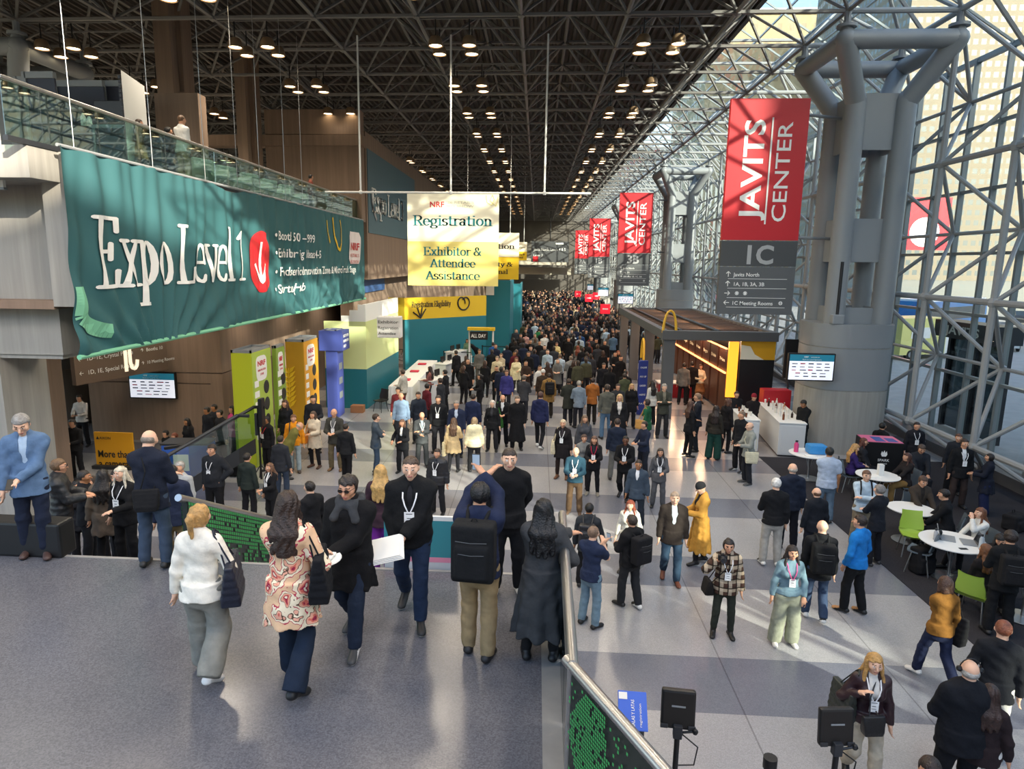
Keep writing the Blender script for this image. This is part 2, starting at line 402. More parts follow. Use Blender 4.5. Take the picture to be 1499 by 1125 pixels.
# left side: mezzanine slab with concrete face, piers and walls below and above
XM = -8.0; ZS0, ZS1 = 5.0, 7.6
struct('wall_left_mezzanine_face', MB().box((XM-.45, 11.3, ZS0), (XM-.05, 31.0, ZS1)), M_CONC)
struct('floor_mezzanine', MB().box((-30, 10.6, 7.1), (XM-.1, 60, ZS1-.002)), M_CONC)
pr = MB()
pa = aty(43, 650, 12.2); pb = aty(98, 300, 12.2)
pr.box((-16, 11.7, 0), (pa.x, 12.9, 4.05)); pr.box((-16, 11.7, 4.08), (pb.x, 12.9, 5.0)); pr.box((-16, 11.7, 5.03), (pb.x, 12.9, 7.1)); pr.box((-16, 11.7, 7.13), (pb.x+.3, 12.9, 7.6)); pr.box((-16, 11.74, 4), (pb.x-.04, 12.86, 7.6))
struct('wall_left_pier', pr, M_CONC)
pc = aty(95, 620, 15.5)
struct('wall_left_inner_pier', MB().box((-16, 14.6, 0), (pc.x, 15.6, 5.0)), M_WARM)
ws = aty(133, 600, 20.5); we = aty(308, 560, 20.5)
bw = MB(); bw.box((ws.x, 20.5, .0), (we.x, 21.0, 1.9)).box((ws.x, 20.5, 1.93), (we.x, 21.0, 2.25)).box((ws.x, 20.5, 2.28), (we.x, 21.0, 5.0))
bw.box((we.x, 20.5, 0), (we.x+.4, 60, 2.25)).box((we.x, 20.5, 2.28), (we.x+.4, 60, 5.2))
bw.box((-20, 23, 0), (-14, 23.3, 5))
struct('wall_left_lower', bw, M_WARM)
struct('ceiling_under_mezzanine', MB().box((-30, 11.3, 4.95), (XM-.45, 60, 5.1)), M_WARM)
# upper level walls
uw = MB()
a = aty(226, 150, 21.0); b = aty(290, 150, 21.0); zt_ = aty(256, 136, 21).z
uw.box((a.x, 21, 7.6), (b.x, 21.5, zt_))
a2 = aty(388, 200, 30.5); b2 = aty(527, 200, 30.5); z2 = aty(455, 160, 30.5).z; zj = aty(455, 213, 30.5).z
uw.box((a2.x, 30.5, 7.6), (b2.x, 31.2, zj-.04)); uw.box((a2.x, 30.52, zj-.04), (b2.x, 31.2, zj+.0)); uw.box((a2.x-8, 30.45, zj), (b2.x+.12, 31.2, zj+.45)); uw.box((a2.x, 30.5, zj+.48), (b2.x, 31.2, z2))
uw.box((b2.x-.6, 31.2, 5.0), (b2.x+.05, 75, 11.6))
struct('wall_left_upper', uw, M_WARM)
struct('wall_left_far', MB().box((-9.2, 31.2, 0), (-8.6, 118, 5.4)).box((-9.2, 75, 5.4), (-8.6, 118, 9)), M_WARM)
pl = MB()
for x0, x1, yy in ((228, 252, 22.6), (253, 268, 23.0), (342, 357, 28.6), (357, 369, 29.0)):
    p0 = aty(x0, 100, yy).x; p1 = aty(x1, 100, yy).x; pl.box((p0, yy, 7.0), (p1, yy+.7, ZB+1.4))
struct('column_left_concrete', pl, M_WARM)
# far end of the hall
fe = MB(); fe.box((-40, 116, 0), (13.4, 117, 3.2)).box((-40, 116.5, 3.2), (13.4, 117, 14.8))
struct('wall_end', fe, mat('dim_end_wall', '5a5550', .8))
struct('wall_end_bridge', MB().box((-5, 108, 4.1), (7.5, 112, 5.2)).box((-3.5, 104, 5.6), (4.5, 108, 6.6)), mat('cream_bridge_front', 'b9b0a0', .7))
# ================================================================== OUTSIDE THE GLASS
def facade(name, wall, win, sx, sz, fx=.62, fz=.6, rough=.35):
    """stone wall with rows of dark panes, laid out in metres on the faces that look along x or y"""
    m = mat(name, wall, .8); n = m.node_tree.nodes; L = m.node_tree.links; b = n['Principled BSDF']
    tc = n.new('ShaderNodeTexCoord'); sp = n.new('ShaderNodeSeparateXYZ'); L.new(tc.outputs['Object'], sp.inputs[0])
    def M_(op, a, c=0.0):
        q = n.new('ShaderNodeMath'); q.operation = op
        for i, k in enumerate((a, c)):
            if isinstance(k, (int, float)): q.inputs[i].default_value = k
            else: L.new(k, q.inputs[i])
        return q.outputs[0]
    h = M_('ADD', M_('ADD', sp.outputs[0], sp.outputs[1]), 1000)
    a = M_('LESS_THAN', M_('MODULO', h, sx), sx*fx); c = M_('LESS_THAN', M_('MODULO', M_('ADD', sp.outputs[2], 1000), sz), sz*fz)
    k = M_('MULTIPLY', a, c)
    x = n.new('ShaderNodeMix'); x.data_type = 'RGBA'; x.inputs[6].default_value = lin(wall); x.inputs[7].default_value = lin(win)
    L.new(k, x.inputs[0]); L.new(x.outputs[2], b.inputs['Base Color'])
    L.new(M_('SUBTRACT', .8, M_('MULTIPLY', k, .8-rough)), b.inputs['Roughness']); return m
F1 = facade('pale_grid_facade', '827a6a', '4f5d60', 1.0, 1.3, .6, .5); F2 = facade('cream_brick_facade', 'b9a882', '9a8c6e', 2.4, 3.2, .4, .45)
F3 = facade('blue_glass_facade', '5f8496', '375c70', 2.0, 3.4, .86, .8, .12); F4 = facade('grey_street_front', '8c8c88', '4d5658', 3.0, 3.6, .7, .6)
def building(lo, hi, m, label, roof=1.0):
    t = thing('building', label, 'building', ((lo[0]+hi[0])/2, (lo[1]+hi[1])/2, -.03))
    def P(name, lo, hi, mm):
        mb = MB().box(lo, hi); o = mb.build(name, mm, t); o.matrix_parent_inverse = Matrix.Translation(-Vector(t.location)); return o
    P('wall', lo, hi, m); P('roof_parapet', (lo[0]-.4, lo[1]-.4, hi[2]), (hi[0]+.4, hi[1]+.4, hi[2]+roof), MATS['white_paint'])
    P('street_plinth', (lo[0]-.25, lo[1]-.25, -.03), (hi[0]+.2, hi[1]+.2, 4.2), mat('dark_street_plinth', '6a6e6d', .5))
    for k in range(3):
        P('rooftop_tank', (lo[0]+6+k*9, lo[1]+5+k*6, hi[2]), (lo[0]+9+k*9, lo[1]+9+k*6, hi[2]+3.5), M_GREYP)
    return t
building((46, 94, -.03), (78, 125, 62), F1, 'pale tower with a fine grid of small windows seen through the right glass wall')
building((34, 150, -.03), (57, 185, 56), F2, 'cream brick building outside, behind the hanging red banners')
building((18, 215, -.03), (60, 250, 40), F4, 'grey building far down the street outside the glass wall')
building((64, 140, -.03), (84, 170, 120), F3, 'tall blue glass tower rising above the pale gridded building')
# red advertising screen on the street
p0 = aty(1268, 288, 66); p1 = aty(1385, 366, 66)
t = thing('billboard', 'large lit red advertising screen outside, seen through the glass wall', 'billboard', (p0.x, 66, 0))
w, h = p1.x-p0.x, p0.z-p1.z; zb = p1.z
mb = MB(); mb.box((0, 0, zb), (w, .5, zb+h)); mb.build('screen', M_LITRED, t)
MB().tube((w*.25, .3, 0), (w*.25, .3, zb), .25, .25, 10).tube((w*.8, .3, 0), (w*.8, .3, zb), .25, .25, 10).build('post', M_DARK, t)
Fm = lambda x, z: frame((x, -.02, z), (1, 0, 0), (0, 0, 1))
mb = MB(); text_mb('dealcombo', h*.13, Fm(w*.12, zb+h*.84), mb=mb); text_mb('Shiver', h*.2, Fm(w*.10, zb+h*.62), bold=.012, mb=mb); text_mb('4pcs, on', h*.17, Fm(w*.10, zb+h*.45), bold=.01, mb=mb)
mb.prism([(h*.28*math.cos(a)+w*.72, h*.28*math.sin(a)+zb+h*.34) for a in [2*PI*i/24 for i in range(24)]], .02, frame((0, -.01, 0), (1, 0, 0), (0, 0, 1)))
mb.prism([(w*.1, zb+h*.06), (w*.34, zb+h*.06), (w*.34, zb+h*.17), (w*.1, zb+h*.17)], .02, frame((0, -.01, 0), (1, 0, 0), (0, 0, 1)))
mb.build('lettering', M_LITWHITE, t)

def wheels(t, xs, ys, r, w=.25):
    for x in xs:
        for y in ys:
            mb = MB(); R = Matrix.Rotation(PI/2, 4, 'Y')
            prof = [(.0, -w/2), (r*.6, -w/2), (r, -w/2+.04), (r, w/2-.04), (r*.6, w/2), (0.0, w/2)]
            mb.lathe(prof, (0, 0, 0), 18, 0, Matrix.Translation((x, y, r)) @ R); o = mb.build('wheel', mat('tyre_rubber', '1c1c1e', .8), t, True)
            MB().lathe([(0, -w/2-.01), (r*.5, -w/2-.01), (r*.5, w/2+.01), (0, w/2+.01)], (0, 0, 0), 12, 0, Matrix.Translation((x, y, r)) @ R).build('hub', M_GREYP, o)
M_VGLASS = mat('vehicle_glass', '27313a', .12)
def side_profile(t, name, pts, w, m, inset=0):               # outline in (length, height) extruded across the width
    M = Matrix(((0, 0, 1, -w/2+inset), (1, 0, 0, 0), (0, 1, 0, 0), (0, 0, 0, 1)))
    return MB().prism(pts, w-2*inset, M).build(name, m, t)
# a blue coach, an ambulance-like van, parked cars
p = aty(1372, 470, 58)
t = thing('coach', 'blue and white coach parked on the street outside', 'bus', (p.x+1.5, 60, -.03), -.9)
side_profile(t, 'body', [(-5.6, .4), (5.6, .4), (5.8, 1.2), (5.6, 3.2), (-5.6, 3.2), (-5.7, 1)], 2.5, mat('coach_blue', '2f6fb0', .35))
MB().box((-1.27, -5.3, 1.7), (1.27, 5.3, 2.7)).build('window_band', M_VGLASS, t); MB().box((-1.2, -5.4, 3.2), (1.2, 5.4, 3.36)).build('roof', M_WHITE, t); wheels(t, (-1.12, 1.12), (-3.4, 3.4), .5, .3)
p = aty(1370, 490, 44)
t = thing('van', 'yellow and white box van parked outside near the blue coach', 'van', (p.x, 46, -.03), -1.2)
side_profile(t, 'body', [(-2.6, .35), (1.2, .35), (1.2, 2.7), (-2.6, 2.7)], 2.1, mat('pale_yellow_van', 'ded987', .4))
side_profile(t, 'cab', [(1.22, .35), (2.7, .4), (2.75, 1.1), (2.0, 1.3), (1.6, 2.1), (1.22, 2.15)], 1.95, M_WHITE); side_profile(t, 'windscreen', [(1.7, 1.35), (2.0, 1.34), (1.66, 2.02), (1.5, 2.02)], 2.0, M_VGLASS)
MB().box((-1.07, -1.8, 1.4), (1.07, -.2, 2.1)).build('side_panel', M_LITWHITE if False else M_WHITE, t); wheels(t, (-.95, .95), (-1.7, 1.9), .36)
def car(x, y, rz, m, label):
    t = thing('car', label, 'car', (x, y, -.03), rz)
    side_profile(t, 'body', [(-2.2, .3), (2.2, .3), (2.3, .7), (2.1, .95), (1.0, 1.05), (-2.0, 1.05), (-2.25, .8)], 1.8, m)
    side_profile(t, 'cabin', [(1.0, 1.05), (.3, 1.5), (-1.3, 1.5), (-2.0, 1.05)], 1.55, M_VGLASS); wheels(t, (-.82, .82), (-1.35, 1.4), .33); return t
p = at(1492, 474, 0); car(p.x, p.y, -.4, mat('car_black', '26282c', .3), 'dark car parked outside near the two walking people')
p = aty(1480, 440, 52); car(p.x, 52, -.6, M_WHITE, 'white car parked outside behind the people on the plaza')
p = aty(1318, 452, 56); car(p.x, 68, -.6, mat('car_red', 'a8473a', .35), 'dull red car parked outside left of the yellow van')
for k, (x, y) in enumerate(((1308, 505), (1292, 508))):
    p = at(x, y, 0)
    t = thing('traffic_cone', ['orange traffic cone on the plaza, just right of the man outside', 'orange traffic cone on the plaza close beside the man outside'][k], 'cone', (p.x, p.y, -.03))
    MB().lathe([(.17, .03), (.04, .72), (.001, .74)], n=14).build('cone_body', mat('cone_orange', 'e8682c', .6), t, True); MB().cbox((0, 0, .02), (.4, .4, .04)).build('base', M_BLACK, t)
    MB().lathe([(.118, .28), (.094, .42)], n=14).build('stripe', M_WHITE, t, True)
# entrance vestibules outside the glass
for k, (x0, x1, y) in enumerate(((1388, 1412, 24.5), (1462, 1499, 21.0))):
    a = at(x0, 604, 0); 
    t = thing('entrance_portal', ['dark glass entrance portal outside with white lettering', 'dark glass entrance portal outside at the right edge of the frame'][k], 'portal', (15.6+k*.6, y-1.5*k, -.03))
    mb = MB().box((-.1, -1.6, 0), (.1, -1.45, 3.4)).box((-.1, 1.45, 0), (.1, 1.6, 3.4)).box((-.1, -.05, 0), (.1, .05, 3.4)); mb.build('frame', M_DARK, t)
    MB().box((-.02, -1.45, .05), (.02, 1.45, 3.35)).build('glass_panel', M_DGLASS, t); MB().box((-.6, -1.7, 3.4), (.3, 1.7, 4.0)).build('fascia', M_DARK, t)
    text_mb('JAVITS', .42, frame((-.62, 1.0, 3.55), (0, -1, 0), (0, 0, 1)), bold=.02, w=1.9).build('lettering', M_WHITE, t)

# ================================================================== LETTERING
def serif_glyphs():
    A = lambda cx, cy, rx, ry, a0, a1: [(cx+rx*math.cos(math.radians(a0+(a1-a0)*i/14)), cy+ry*math.sin(math.radians(a0+(a1-a0)*i/14))) for i in range(15)]
    foot = lambda x: [(x-.1, 0), (x+.1, 0)]
    arch = [A(.25, .33, .15, .15, 180, 0), [(.40, .33), (.40, 0)], foot(.40)]
    bowl = A(.28, .24, .17, .24, 0, 360)
    G = {
     'E': (.6, [[(.1, 0), (.1, .7)], [(0, .7), (.5, .7)], [(.1, .36), (.38, .36)], [(0, 0), (.53, 0)], [(.5, .7), (.5, .57)], [(.53, 0), (.53, .16)], [(.38, .44), (.38, .28)]]),
     'x': (.5, [[(.07, .48), (.42, 0)], [(.39, .48), (.08, 0)], [(0, .48), (.18, .48)], [(.31, .48), (.47, .48)], [(0, 0), (.17, 0)], [(.32, 0), (.5, 0)]]),
     'p': (.53, [[(.11, .48), (.11, -.22)], bowl, [(0, -.22), (.24, -.22)], [(.01, .48), (.11, .48)]]),
     'b': (.53, [[(.11, 0), (.11, .74)], bowl, [(.01, .74), (.11, .74)]]),
     'd': (.55, [[(.40, 0), (.40, .74)], A(.22, .24, .17, .24, 0, 360), [(.3, .74), (.4, .74)], [(.4, 0), (.5, 0)]]),
     'o': (.5, [A(.24, .24, .19, .24, 0, 360)]),
     'L': (.55, [[(.1, 0), (.1, .7)], [(0, 0), (.5, 0)], [(.5, 0), (.5, .18)], [(0, .7), (.22, .7)]]),
     'e': (.46, [A(.23, .24, .18, .24, 0, 318), [(.06, .25), (.41, .25)]]),
     'v': (.48, [[(.06, .48), (.24, 0)], [(.24, 0), (.41, .48)], [(-.02, .48), (.16, .48)], [(.33, .48), (.49, .48)]]),
     'y': (.48, [[(.06, .48), (.24, 0)], [(.41, .48), (.2, -.12)], [(.2, -.12), (.1, -.22)], [(-.02, .48), (.16, .48)], [(.33, .48), (.49, .48)]]),
     'l': (.26, [[(.12, 0), (.12, .74)], [(.02, .74), (.12, .74)], foot(.12)]),
     'i': (.26, [[(.12, 0), (.12, .48)], [(.02, .48), (.12, .48)], foot(.12), [(.12, .64), (.121, .68)]]),
     '1': (.32, [[(.16, 0), (.16, .7)], [(.16, .7), (.02, .6)], [(.03, 0), (.29, 0)]]),
     '3': (.45, [A(.2, .53, .16, .17, 150, -90), A(.2, .18, .19, .18, 90, -150)]),
     'R': (.6, [[(.1, 0), (.1, .7)], [(0, .7), (.28, .7)], [(.1, .36), (.28, .36)], A(.28, .53, .2, .17, 90, -90), [(.28, .36), (.52, 0)], [(.45, 0), (.6, 0)], foot(.1)]),
     'g': (.5, [A(.22, .3, .16, .18, 0, 360), A(.23, -.1, .2, .11, 0, 360), [(.12, .13), (.08, .05), (.3, .01)], [(.34, .42), (.47, .48)]]),
     's': (.38, [A(.18, .36, .13, .12, 25, 270), A(.18, .12, .14, .12, 90, -155)]),
     't': (.34, [[(.14, .06), (.14, .64)], A(.22, .07, .08, .07, 180, 330), [(.01, .48), (.3, .48)]]),
     'r': (.38, [[(.11, 0), (.11, .48)], A(.26, .33, .15, .14, 180, 50), [(.01, .48), (.11, .48)], foot(.11)]),
     'a': (.46, [[(.33, .34), (.33, .04)], A(.2, .35, .13, .13, 0, 165), A(.19, .13, .14, .13, 0, 360), [(.33, .03), (.43, 0)]]),
     'n': (.53, [[(.11, 0), (.11, .48)], [(.01, .48), (.11, .48)], foot(.11)]+arch),
     'h': (.53, [[(.11, 0), (.11, .74)], [(.01, .74), (.11, .74)], foot(.11)]+arch),
     'A': (.64, [[(.06, 0), (.31, .7)], [(.31, .7), (.57, 0)], [(.16, .25), (.46, .25)], [(-.02, 0), (.15, 0)], [(.46, 0), (.66, 0)]]),
     'c': (.43, [A(.23, .24, .18, .24, 48, 312)]),
     '&': (.66, [A(.26, .55, .12, .15, -40, 215), [(.16, .46), (.56, 0)], A(.22, .18, .19, .18, 75, 330), [(.38, .09), (.52, .34)], [(.44, .36), (.62, .36)]]),
     'I': (.26, [[(.12, 0), (.12, .7)], [(.0, .7), (.24, .7)], [(0, 0), (.24, 0)]]),
     'q': (.5, [A(.22, .24, .17, .24, 0, 360), [(.40, .48), (.40, -.2)]]),
     ' ': (.26, [])}
    return G
GLY = serif_glyphs()
def serif_text(txt, size, M, mb=None, weight=1.0, w=None, align='LEFT', mi=0, z=0):
    mb = mb or MB(); total = sum(GLY[c][0] for c in txt); k = size if not w else w/total
    x = {'LEFT': 0, 'CENTER': -total*k/2, 'RIGHT': -total*k}[align]
    nw, nh = .052*weight, .018*weight; nib = [(nw*math.cos(2*PI*i/8+.3), nh*math.sin(2*PI*i/8+.3)) for i in range(8)]
    for c in txt:
        adv, strokes = GLY[c]
        for st in strokes:
            for a, b in zip(st, st[1:]):
                pts = [(p[0]+q[0], p[1]+q[1]) for p in (a, b) for q in nib]
                pts = sorted(set(pts)); lo = []; up = []
                for p in pts:
                    while len(lo) > 1 and (lo[-1][0]-lo[-2][0])*(p[1]-lo[-2][1])-(lo[-1][1]-lo[-2][1])*(p[0]-lo[-2][0]) <= 0: lo.pop()
                    lo.append(p)
                for p in reversed(pts):
                    while len(up) > 1 and (up[-1][0]-up[-2][0])*(p[1]-up[-2][1])-(up[-1][1]-up[-2][1])*(p[0]-up[-2][0]) <= 0: up.pop()
                    up.append(p)
                h = lo[:-1]+up[:-1]
                mb.add([M @ Vector((x+p[0]*k, p[1]*size, z)) for p in h], [tuple(range(len(h)))], mi)
        x += adv*k
    return mb

# ================================================================== BANNERS AND SIGNS
def slice_mb(mb, step, sy=.2):                                        # cut flat lettering finely so that it can follow the folds
    bm = bmesh.new(); vs = [bm.verts.new(v) for v in mb.v]
    for f in mb.f:
        try: bm.faces.new([vs[i] for i in f])
        except ValueError: pass
    ys = [v.co.x for v in bm.verts]; y = min(ys)
    while y < max(ys):
        bmesh.ops.bisect_plane(bm, geom=bm.verts[:]+bm.edges[:]+bm.faces[:], plane_co=(y, 0, 0), plane_no=(1, 0, 0)); y += step
    ys = [v.co.y for v in bm.verts]; y = min(ys)+.1
    while y < max(ys):
        bmesh.ops.bisect_plane(bm, geom=bm.verts[:]+bm.edges[:]+bm.faces[:], plane_co=(0, y, 0), plane_no=(0, 1, 0)); y += sy
    r = MB(); r.bm(bm); return r
def wall_banner():
    zt, zb = 7.66, 4.16; ya = atx(80, 222, XM+.1).y; yb = atx(530, 325, XM+.1).y; Wd = yb-ya; Hh = zt-zb
    t = thing('wall_banner', 'huge wrinkled teal fabric banner reading Expo Level 1 on the mezzanine face', 'banner', (XM+.12, ya, zb))
    pins = [0, .27, .36, .55, .68, .82, 1.0]
    def fold(u, v):                                           # u along 0..1, v up 0..1
        d = 0.0; s = u*Wd
        d += .04*math.sin(s*7+2.2*v+1.3*math.sin(s*1.1))*(.5+.5*math.sin(s*.7+1))
        d += .02*math.sin(s*13-4*v+math.sin(3*s))
        for c in (.13, .62, .80):                             # creases fanning from the lower hem
            a = math.atan2((u-c)*Wd, v*Hh+.9); d += .065*math.exp(-((u-c)*3.6)**2)*math.sin(a*26)*(1-v)
        if u > .55: d *= 1-.75*min(1, (u-.55)/.07)*max(0, min(1, (v-.22)/.12))     # pulled taut where the list is printed
        for k in range(len(pins)-1):                          # the cloth sags between its top fixings
            if pins[k] <= u <= pins[k+1]:
                q = (u-pins[k])/(pins[k+1]-pins[k]); q = 4*q*(1-q)
                d += .10*q*math.exp(-((v-.93+.25*q)*6)**2)*math.sin(q*3)
        return d
    nu, nv = 420, 48; mb = MB(); vs = []; fs = []
    sag = lambda u, v: (-.10*math.sin(PI*((u-.27)/.09))*v**6 if .27 < u < .36 else 0)-.03*abs(math.sin(u*22))*v**8
    for i in range(nu+1):
        for j in range(nv+1):
            u, v = i/nu, j/nv; vs.append((.04+fold(u, v), u*Wd, v*Hh+sag(u, v)))
    for i in range(nu):
        for j in range(nv): a = i*(nv+1)+j; fs.append((a, a+nv+1, a+nv+2, a+1))
    mb.add(vs, fs); mb.build('cloth', M_TEAL, t, True)
    def put(m2, name, mm, off=.012):
        r = slice_mb(m2, *((.045, .06) if 'small' in name else (.12, .2))); r.v = [(.04+off+fold(min(max(v[0]/Wd, 0), 1), min(max(v[1]/Hh, 0), 1)), v[0], v[1]) for v in r.v]
        return r.build(name, mm, t)
    I = Matrix.Identity(4)
    def P(px, py): q = atx(px, py, XM+.16); return (q.y-ya, q.z-zb)
    x0, z0 = P(143, 420); x1, _ = P(358, 411)
    put(serif_text('Expo Level 1', 1.75, Matrix.Translation((x0, z0, 0)), weight=1.15, w=x1-x0), 'lettering', M_TXTW, .03)
    cx, cz = P(380, 383); mb = MB(); mb.add([(cx+.72*math.cos(a), cz+.86*math.sin(a), 0) for a in [2*PI*i/36 for i in range(36)]], [tuple(range(36))]); put(mb, 'red_disc', M_RED, .02)
    mb = MB(); mb.add([(cx-.05, cz-.5, 0), (cx+.05, cz-.5, 0), (cx+.05, cz+.55, 0), (cx-.05, cz+.55, 0)], [(0, 1, 2, 3)])
    for s in (-1, 1): mb.add([(cx, cz-.62, 0), (cx+s*.1, cz-.55, 0), (cx+s*.42, cz-.08, 0), (cx+s*.32, cz-.03, 0), (cx, cz-.45, 0)], [(0, 1, 2, 3, 4)])
    put(mb, 'arrow', M_TXTW, .04)
    mb = MB()
    for s, px, py, pxe in (('• Booths 500 – 2999', 399, 350, 457), ('• Exhibitor Big Ideas 4–5', 400, 376, 468), ('• Foodservice Innovation Zone & MicroTrack Stage', 401, 404, 519), ('• Startup Hub', 401, 430, 444)):
        x, z = P(px, py); xe, _ = P(pxe, py); text_mb(s, .38, Matrix.Translation((x, z, 0)), w=xe-x, bold=.012, depth=0, mb=mb)
    put(mb, 'small_lettering', M_TXTW, .05)
    mb = MB(); x, z = P(509, 338); x2, z2 = P(526, 386); R_ = .16
    ol = [(x+.15, z), (x2-.15, z), (x2, z-.2), (x2, z2+.2), (x2-.15, z2), (x+.15, z2), (x, z2+.2), (x, z-.2)]
    mb.add([(a, b, 0) for a, b in reversed(ol)], [tuple(range(8))]); put(mb, 'badge_patch', mat('pale_pink_patch', 'e8dcd8', .7), .02)
    mb = MB(); text_mb('NRF', .42, Matrix.Translation((x+.15, z-.75, 0)), w=x2-x-.35, bold=.03, depth=0, mb=mb)
    for k, s in enumerate(("RETAIL'S", 'BIG SHOW')): text_mb(s, .2, Matrix.Translation((x+.15, z-1.05-.27*k, 0)), w=x2-x-.35, depth=0, mb=mb)
    put(mb, 'badge_lettering', M_RED, .035)
    def ribbon(pts, w, mm, nm):
        mb = MB()
        for a, b in zip(pts, pts[1:]):
            d = Vector((b[0]-a[0], b[1]-a[1])).normalized()*w; nx_, nz_ = -d.y, d.x
            mb.add([(a[0]+nx_, a[1]+nz_, 0), (a[0]-nx_, a[1]-nz_, 0), (b[0]-nx_, b[1]-nz_, 0), (b[0]+nx_, b[1]+nz_, 0)], [(0, 1, 2, 3)])
        put(mb, nm, mm, .025)
    q = [P(160-59*math.cos(a), 420+64*math.sin(a)) for a in [k*PI/44 for k in range(23)]]; ribbon([(max(a, .14), b) for a, b in q], .13, M_PALEGREEN, 'pale_arc')
    ribbon([P(477, 322), P(477, 340), P(481, 355)], .06, M_YEL, 'yellow_loop'); ribbon([P(486, 318), P(488, 345), P(492, 362), P(497, 366), P(499, 355), P(498, 335), P(496, 322)], .06, M_YEL, 'yellow_loop')
    MB().tube((.05, 0, .0), (.05, Wd, .0), .045, .045, 8).build('hem_bar', M_PALEGREEN, t); MB().tube((.03, 0, Hh), (.03, Wd, Hh), .03, .03, 8).build('top_bar', M_GREYP, t)
    for k, px in enumerate((109, 222, 298, 345, 378, 415, 440)):  # steel cables from the roof to the banner's top bar
        y = atx(px, 250, XM+.12).y
        tag(MB().tube((XM+.15, y, zt-.02), (XM+.15, y, ZB), .008, .008, 6).build('hanging_cable', M_CHROME), 'thin steel cable dropping from the roof to the teal banner, %s from the pier' % ['first', 'second', 'third', 'fourth', 'fifth', 'sixth', 'seventh'][k], 'cable', 'cables above the teal banner')
wall_banner()
def level3_banner():
    zt, zb = 10.9, 7.15; ya = atx(537, 240, -7.85).y; yb = ya+12
    t = thing('wall_banner', 'grey blue banner reading Expo Level 3 on the far upper wall', 'banner', (-7.85, ya, zb))
    MB().box((-.03, 0, 0), (.03, yb-ya, zt-zb)).build('cloth', mat('dull_blue_banner', '4f6a74', .7), t)
    F = frame((.07, 0, 0), (0, 1, 0), (0, 0, 1)); P = lambda px, py: (atx(px, py, -7.8).y-ya, atx(px, py, -7.8).z-zb)
    x, z = P(545, 309); x1, _ = P(590, 312)
    serif_text('Expo Level 3', 1.5, F @ Matrix.Translation((x, z, 0)), weight=1.4, w=x1-x).build('lettering', M_TXTW, t)
    mb = MB(); pts = [(0.4, 2.0), (.5, 1.5), (.8, 1.0), (1.4, .6)]
    for a, b in zip(pts, pts[1:]): mb.add([F @ Vector(v) for v in ((a[0], a[1], 0), (b[0], b[1], 0), (b[0]+.15, b[1]+.12, 0), (a[0]+.15, a[1]+.12, 0))], [(0, 1, 2, 3)])
    mb.build('pale_arc', M_GREYP, t)
level3_banner()

def registration_sign(px0, px1, pyt, pyb, y, label, full=True):
    a = aty(px0, pyt, y); b = aty(px1, pyb, y); w = b.x-a.x; h = a.z-b.z
    t = thing('hanging_sign', label, 'sign', (a.x, y, b.z)); F = frame((0, -.025, 0), (1, 0, 0), (0, 0, 1)); T = lambda x, z: F @ Matrix.Translation((x*w, z*h, 0))
    MB().box((0, -.02, h*.485), (w, .02, h)).build('cream_panel', M_CREAM, t); MB().box((0, -.02, 0), (w, .02, h*.485)).build('yellow_panel', M_YEL if not full else mat('pale_yellow_board', 'f0dc7e', .55), t)
    tm = M_TEALTXT if full else M_DARKTXT
    mb = serif_text('Registration', h*.15, T(.5, .66), w=w*.86, align='CENTER', weight=1.35)
    if full:
        for s, z, k in (('Exhibitor &', .335, .64), ('Attendee', .205, .50), ('Assistance', .07, .60)): serif_text(s, h*.125, T(.5, z), mb, 1.3, w*k, 'CENTER')
        text_mb('NRF', h*.085, T(.25, .855), bold=.02, w=w*.155).build('red_lettering', M_RED, t)
        m2 = MB(); text_mb("'26 RETAIL'S", h*.036, T(.43, .895), mb=m2, w=w*.3); text_mb('BIG SHOW', h*.036, T(.43, .855), mb=m2, w=w*.3); m2.build('small_lettering', mat('silver_print', 'b9b6a6', .4), t)
        pts = [(.86, .98), (.87, .91), (.92, .88), (.95, .94), (.93, .99), (.90, .93), (.97, .87), (.99, .97)]; m3 = MB()
        for p, q in zip(pts, pts[1:]): m3.tube(F @ Vector((p[0]*w, p[1]*h, .002)), F @ Vector((q[0]*w, q[1]*h, .002)), .012, .012, 5)
        m3.build('loop_print', mat('faint_yellow_print', 'e3d790', .6), t)
    else:
        for s, z, k in (('Eligibility &', .28, .7), ('Additional', .12, .55)): serif_text(s, h*.13, T(.55, z), mb, 1.5, w*k, 'CENTER')
    if not full:
        for x in (.15, .85): MB().tube((x*w, 0, h), (x*w, 0, ZT+.2-b.z), .02, .02, 6).build('drop_rod', M_WHITE, t)
    mb.build('lettering', tm, t); return a, b
ra, rb = registration_sign(596, 729, 283, 419, 22.6, 'square hanging sign lit by the sun reading Registration, Exhibitor and Attendee Assistance')
registration_sign(671, 759, 340, 409, 40, 'cream and yellow sign hanging behind the sunlit Registration sign', False)
registration_sign(742, 771, 354, 381, 62, 'small far sign with cream top hanging behind the second Registration sign', False)
p0 = aty(476, 281, 22.6); p1 = aty(865, 283, 22.6); zrod = (p0.z+p1.z)/2
t = thing('sign_rail', 'long white pipe on three drop rods carrying the sunlit Registration sign', 'pipe', (p0.x, 22.6, zrod))
MB().tube((0, 0, 0), (p1.x-p0.x, 0, 0), .032, .032, 8).build('pipe', M_WHITE, t)
for px in (528, 660, 797):
    x = aty(px, 281, 22.6).x-p0.x; MB().tube((x, 0, 0), (x, 0, ZB-zrod), .03, .03, 8).lathe([(.001, -.06), (.05, -.05), (.06, 0), (.05, .05), (.03, .07)], (x, 0, 0), 10).build('drop_rod', M_WHITE, t)
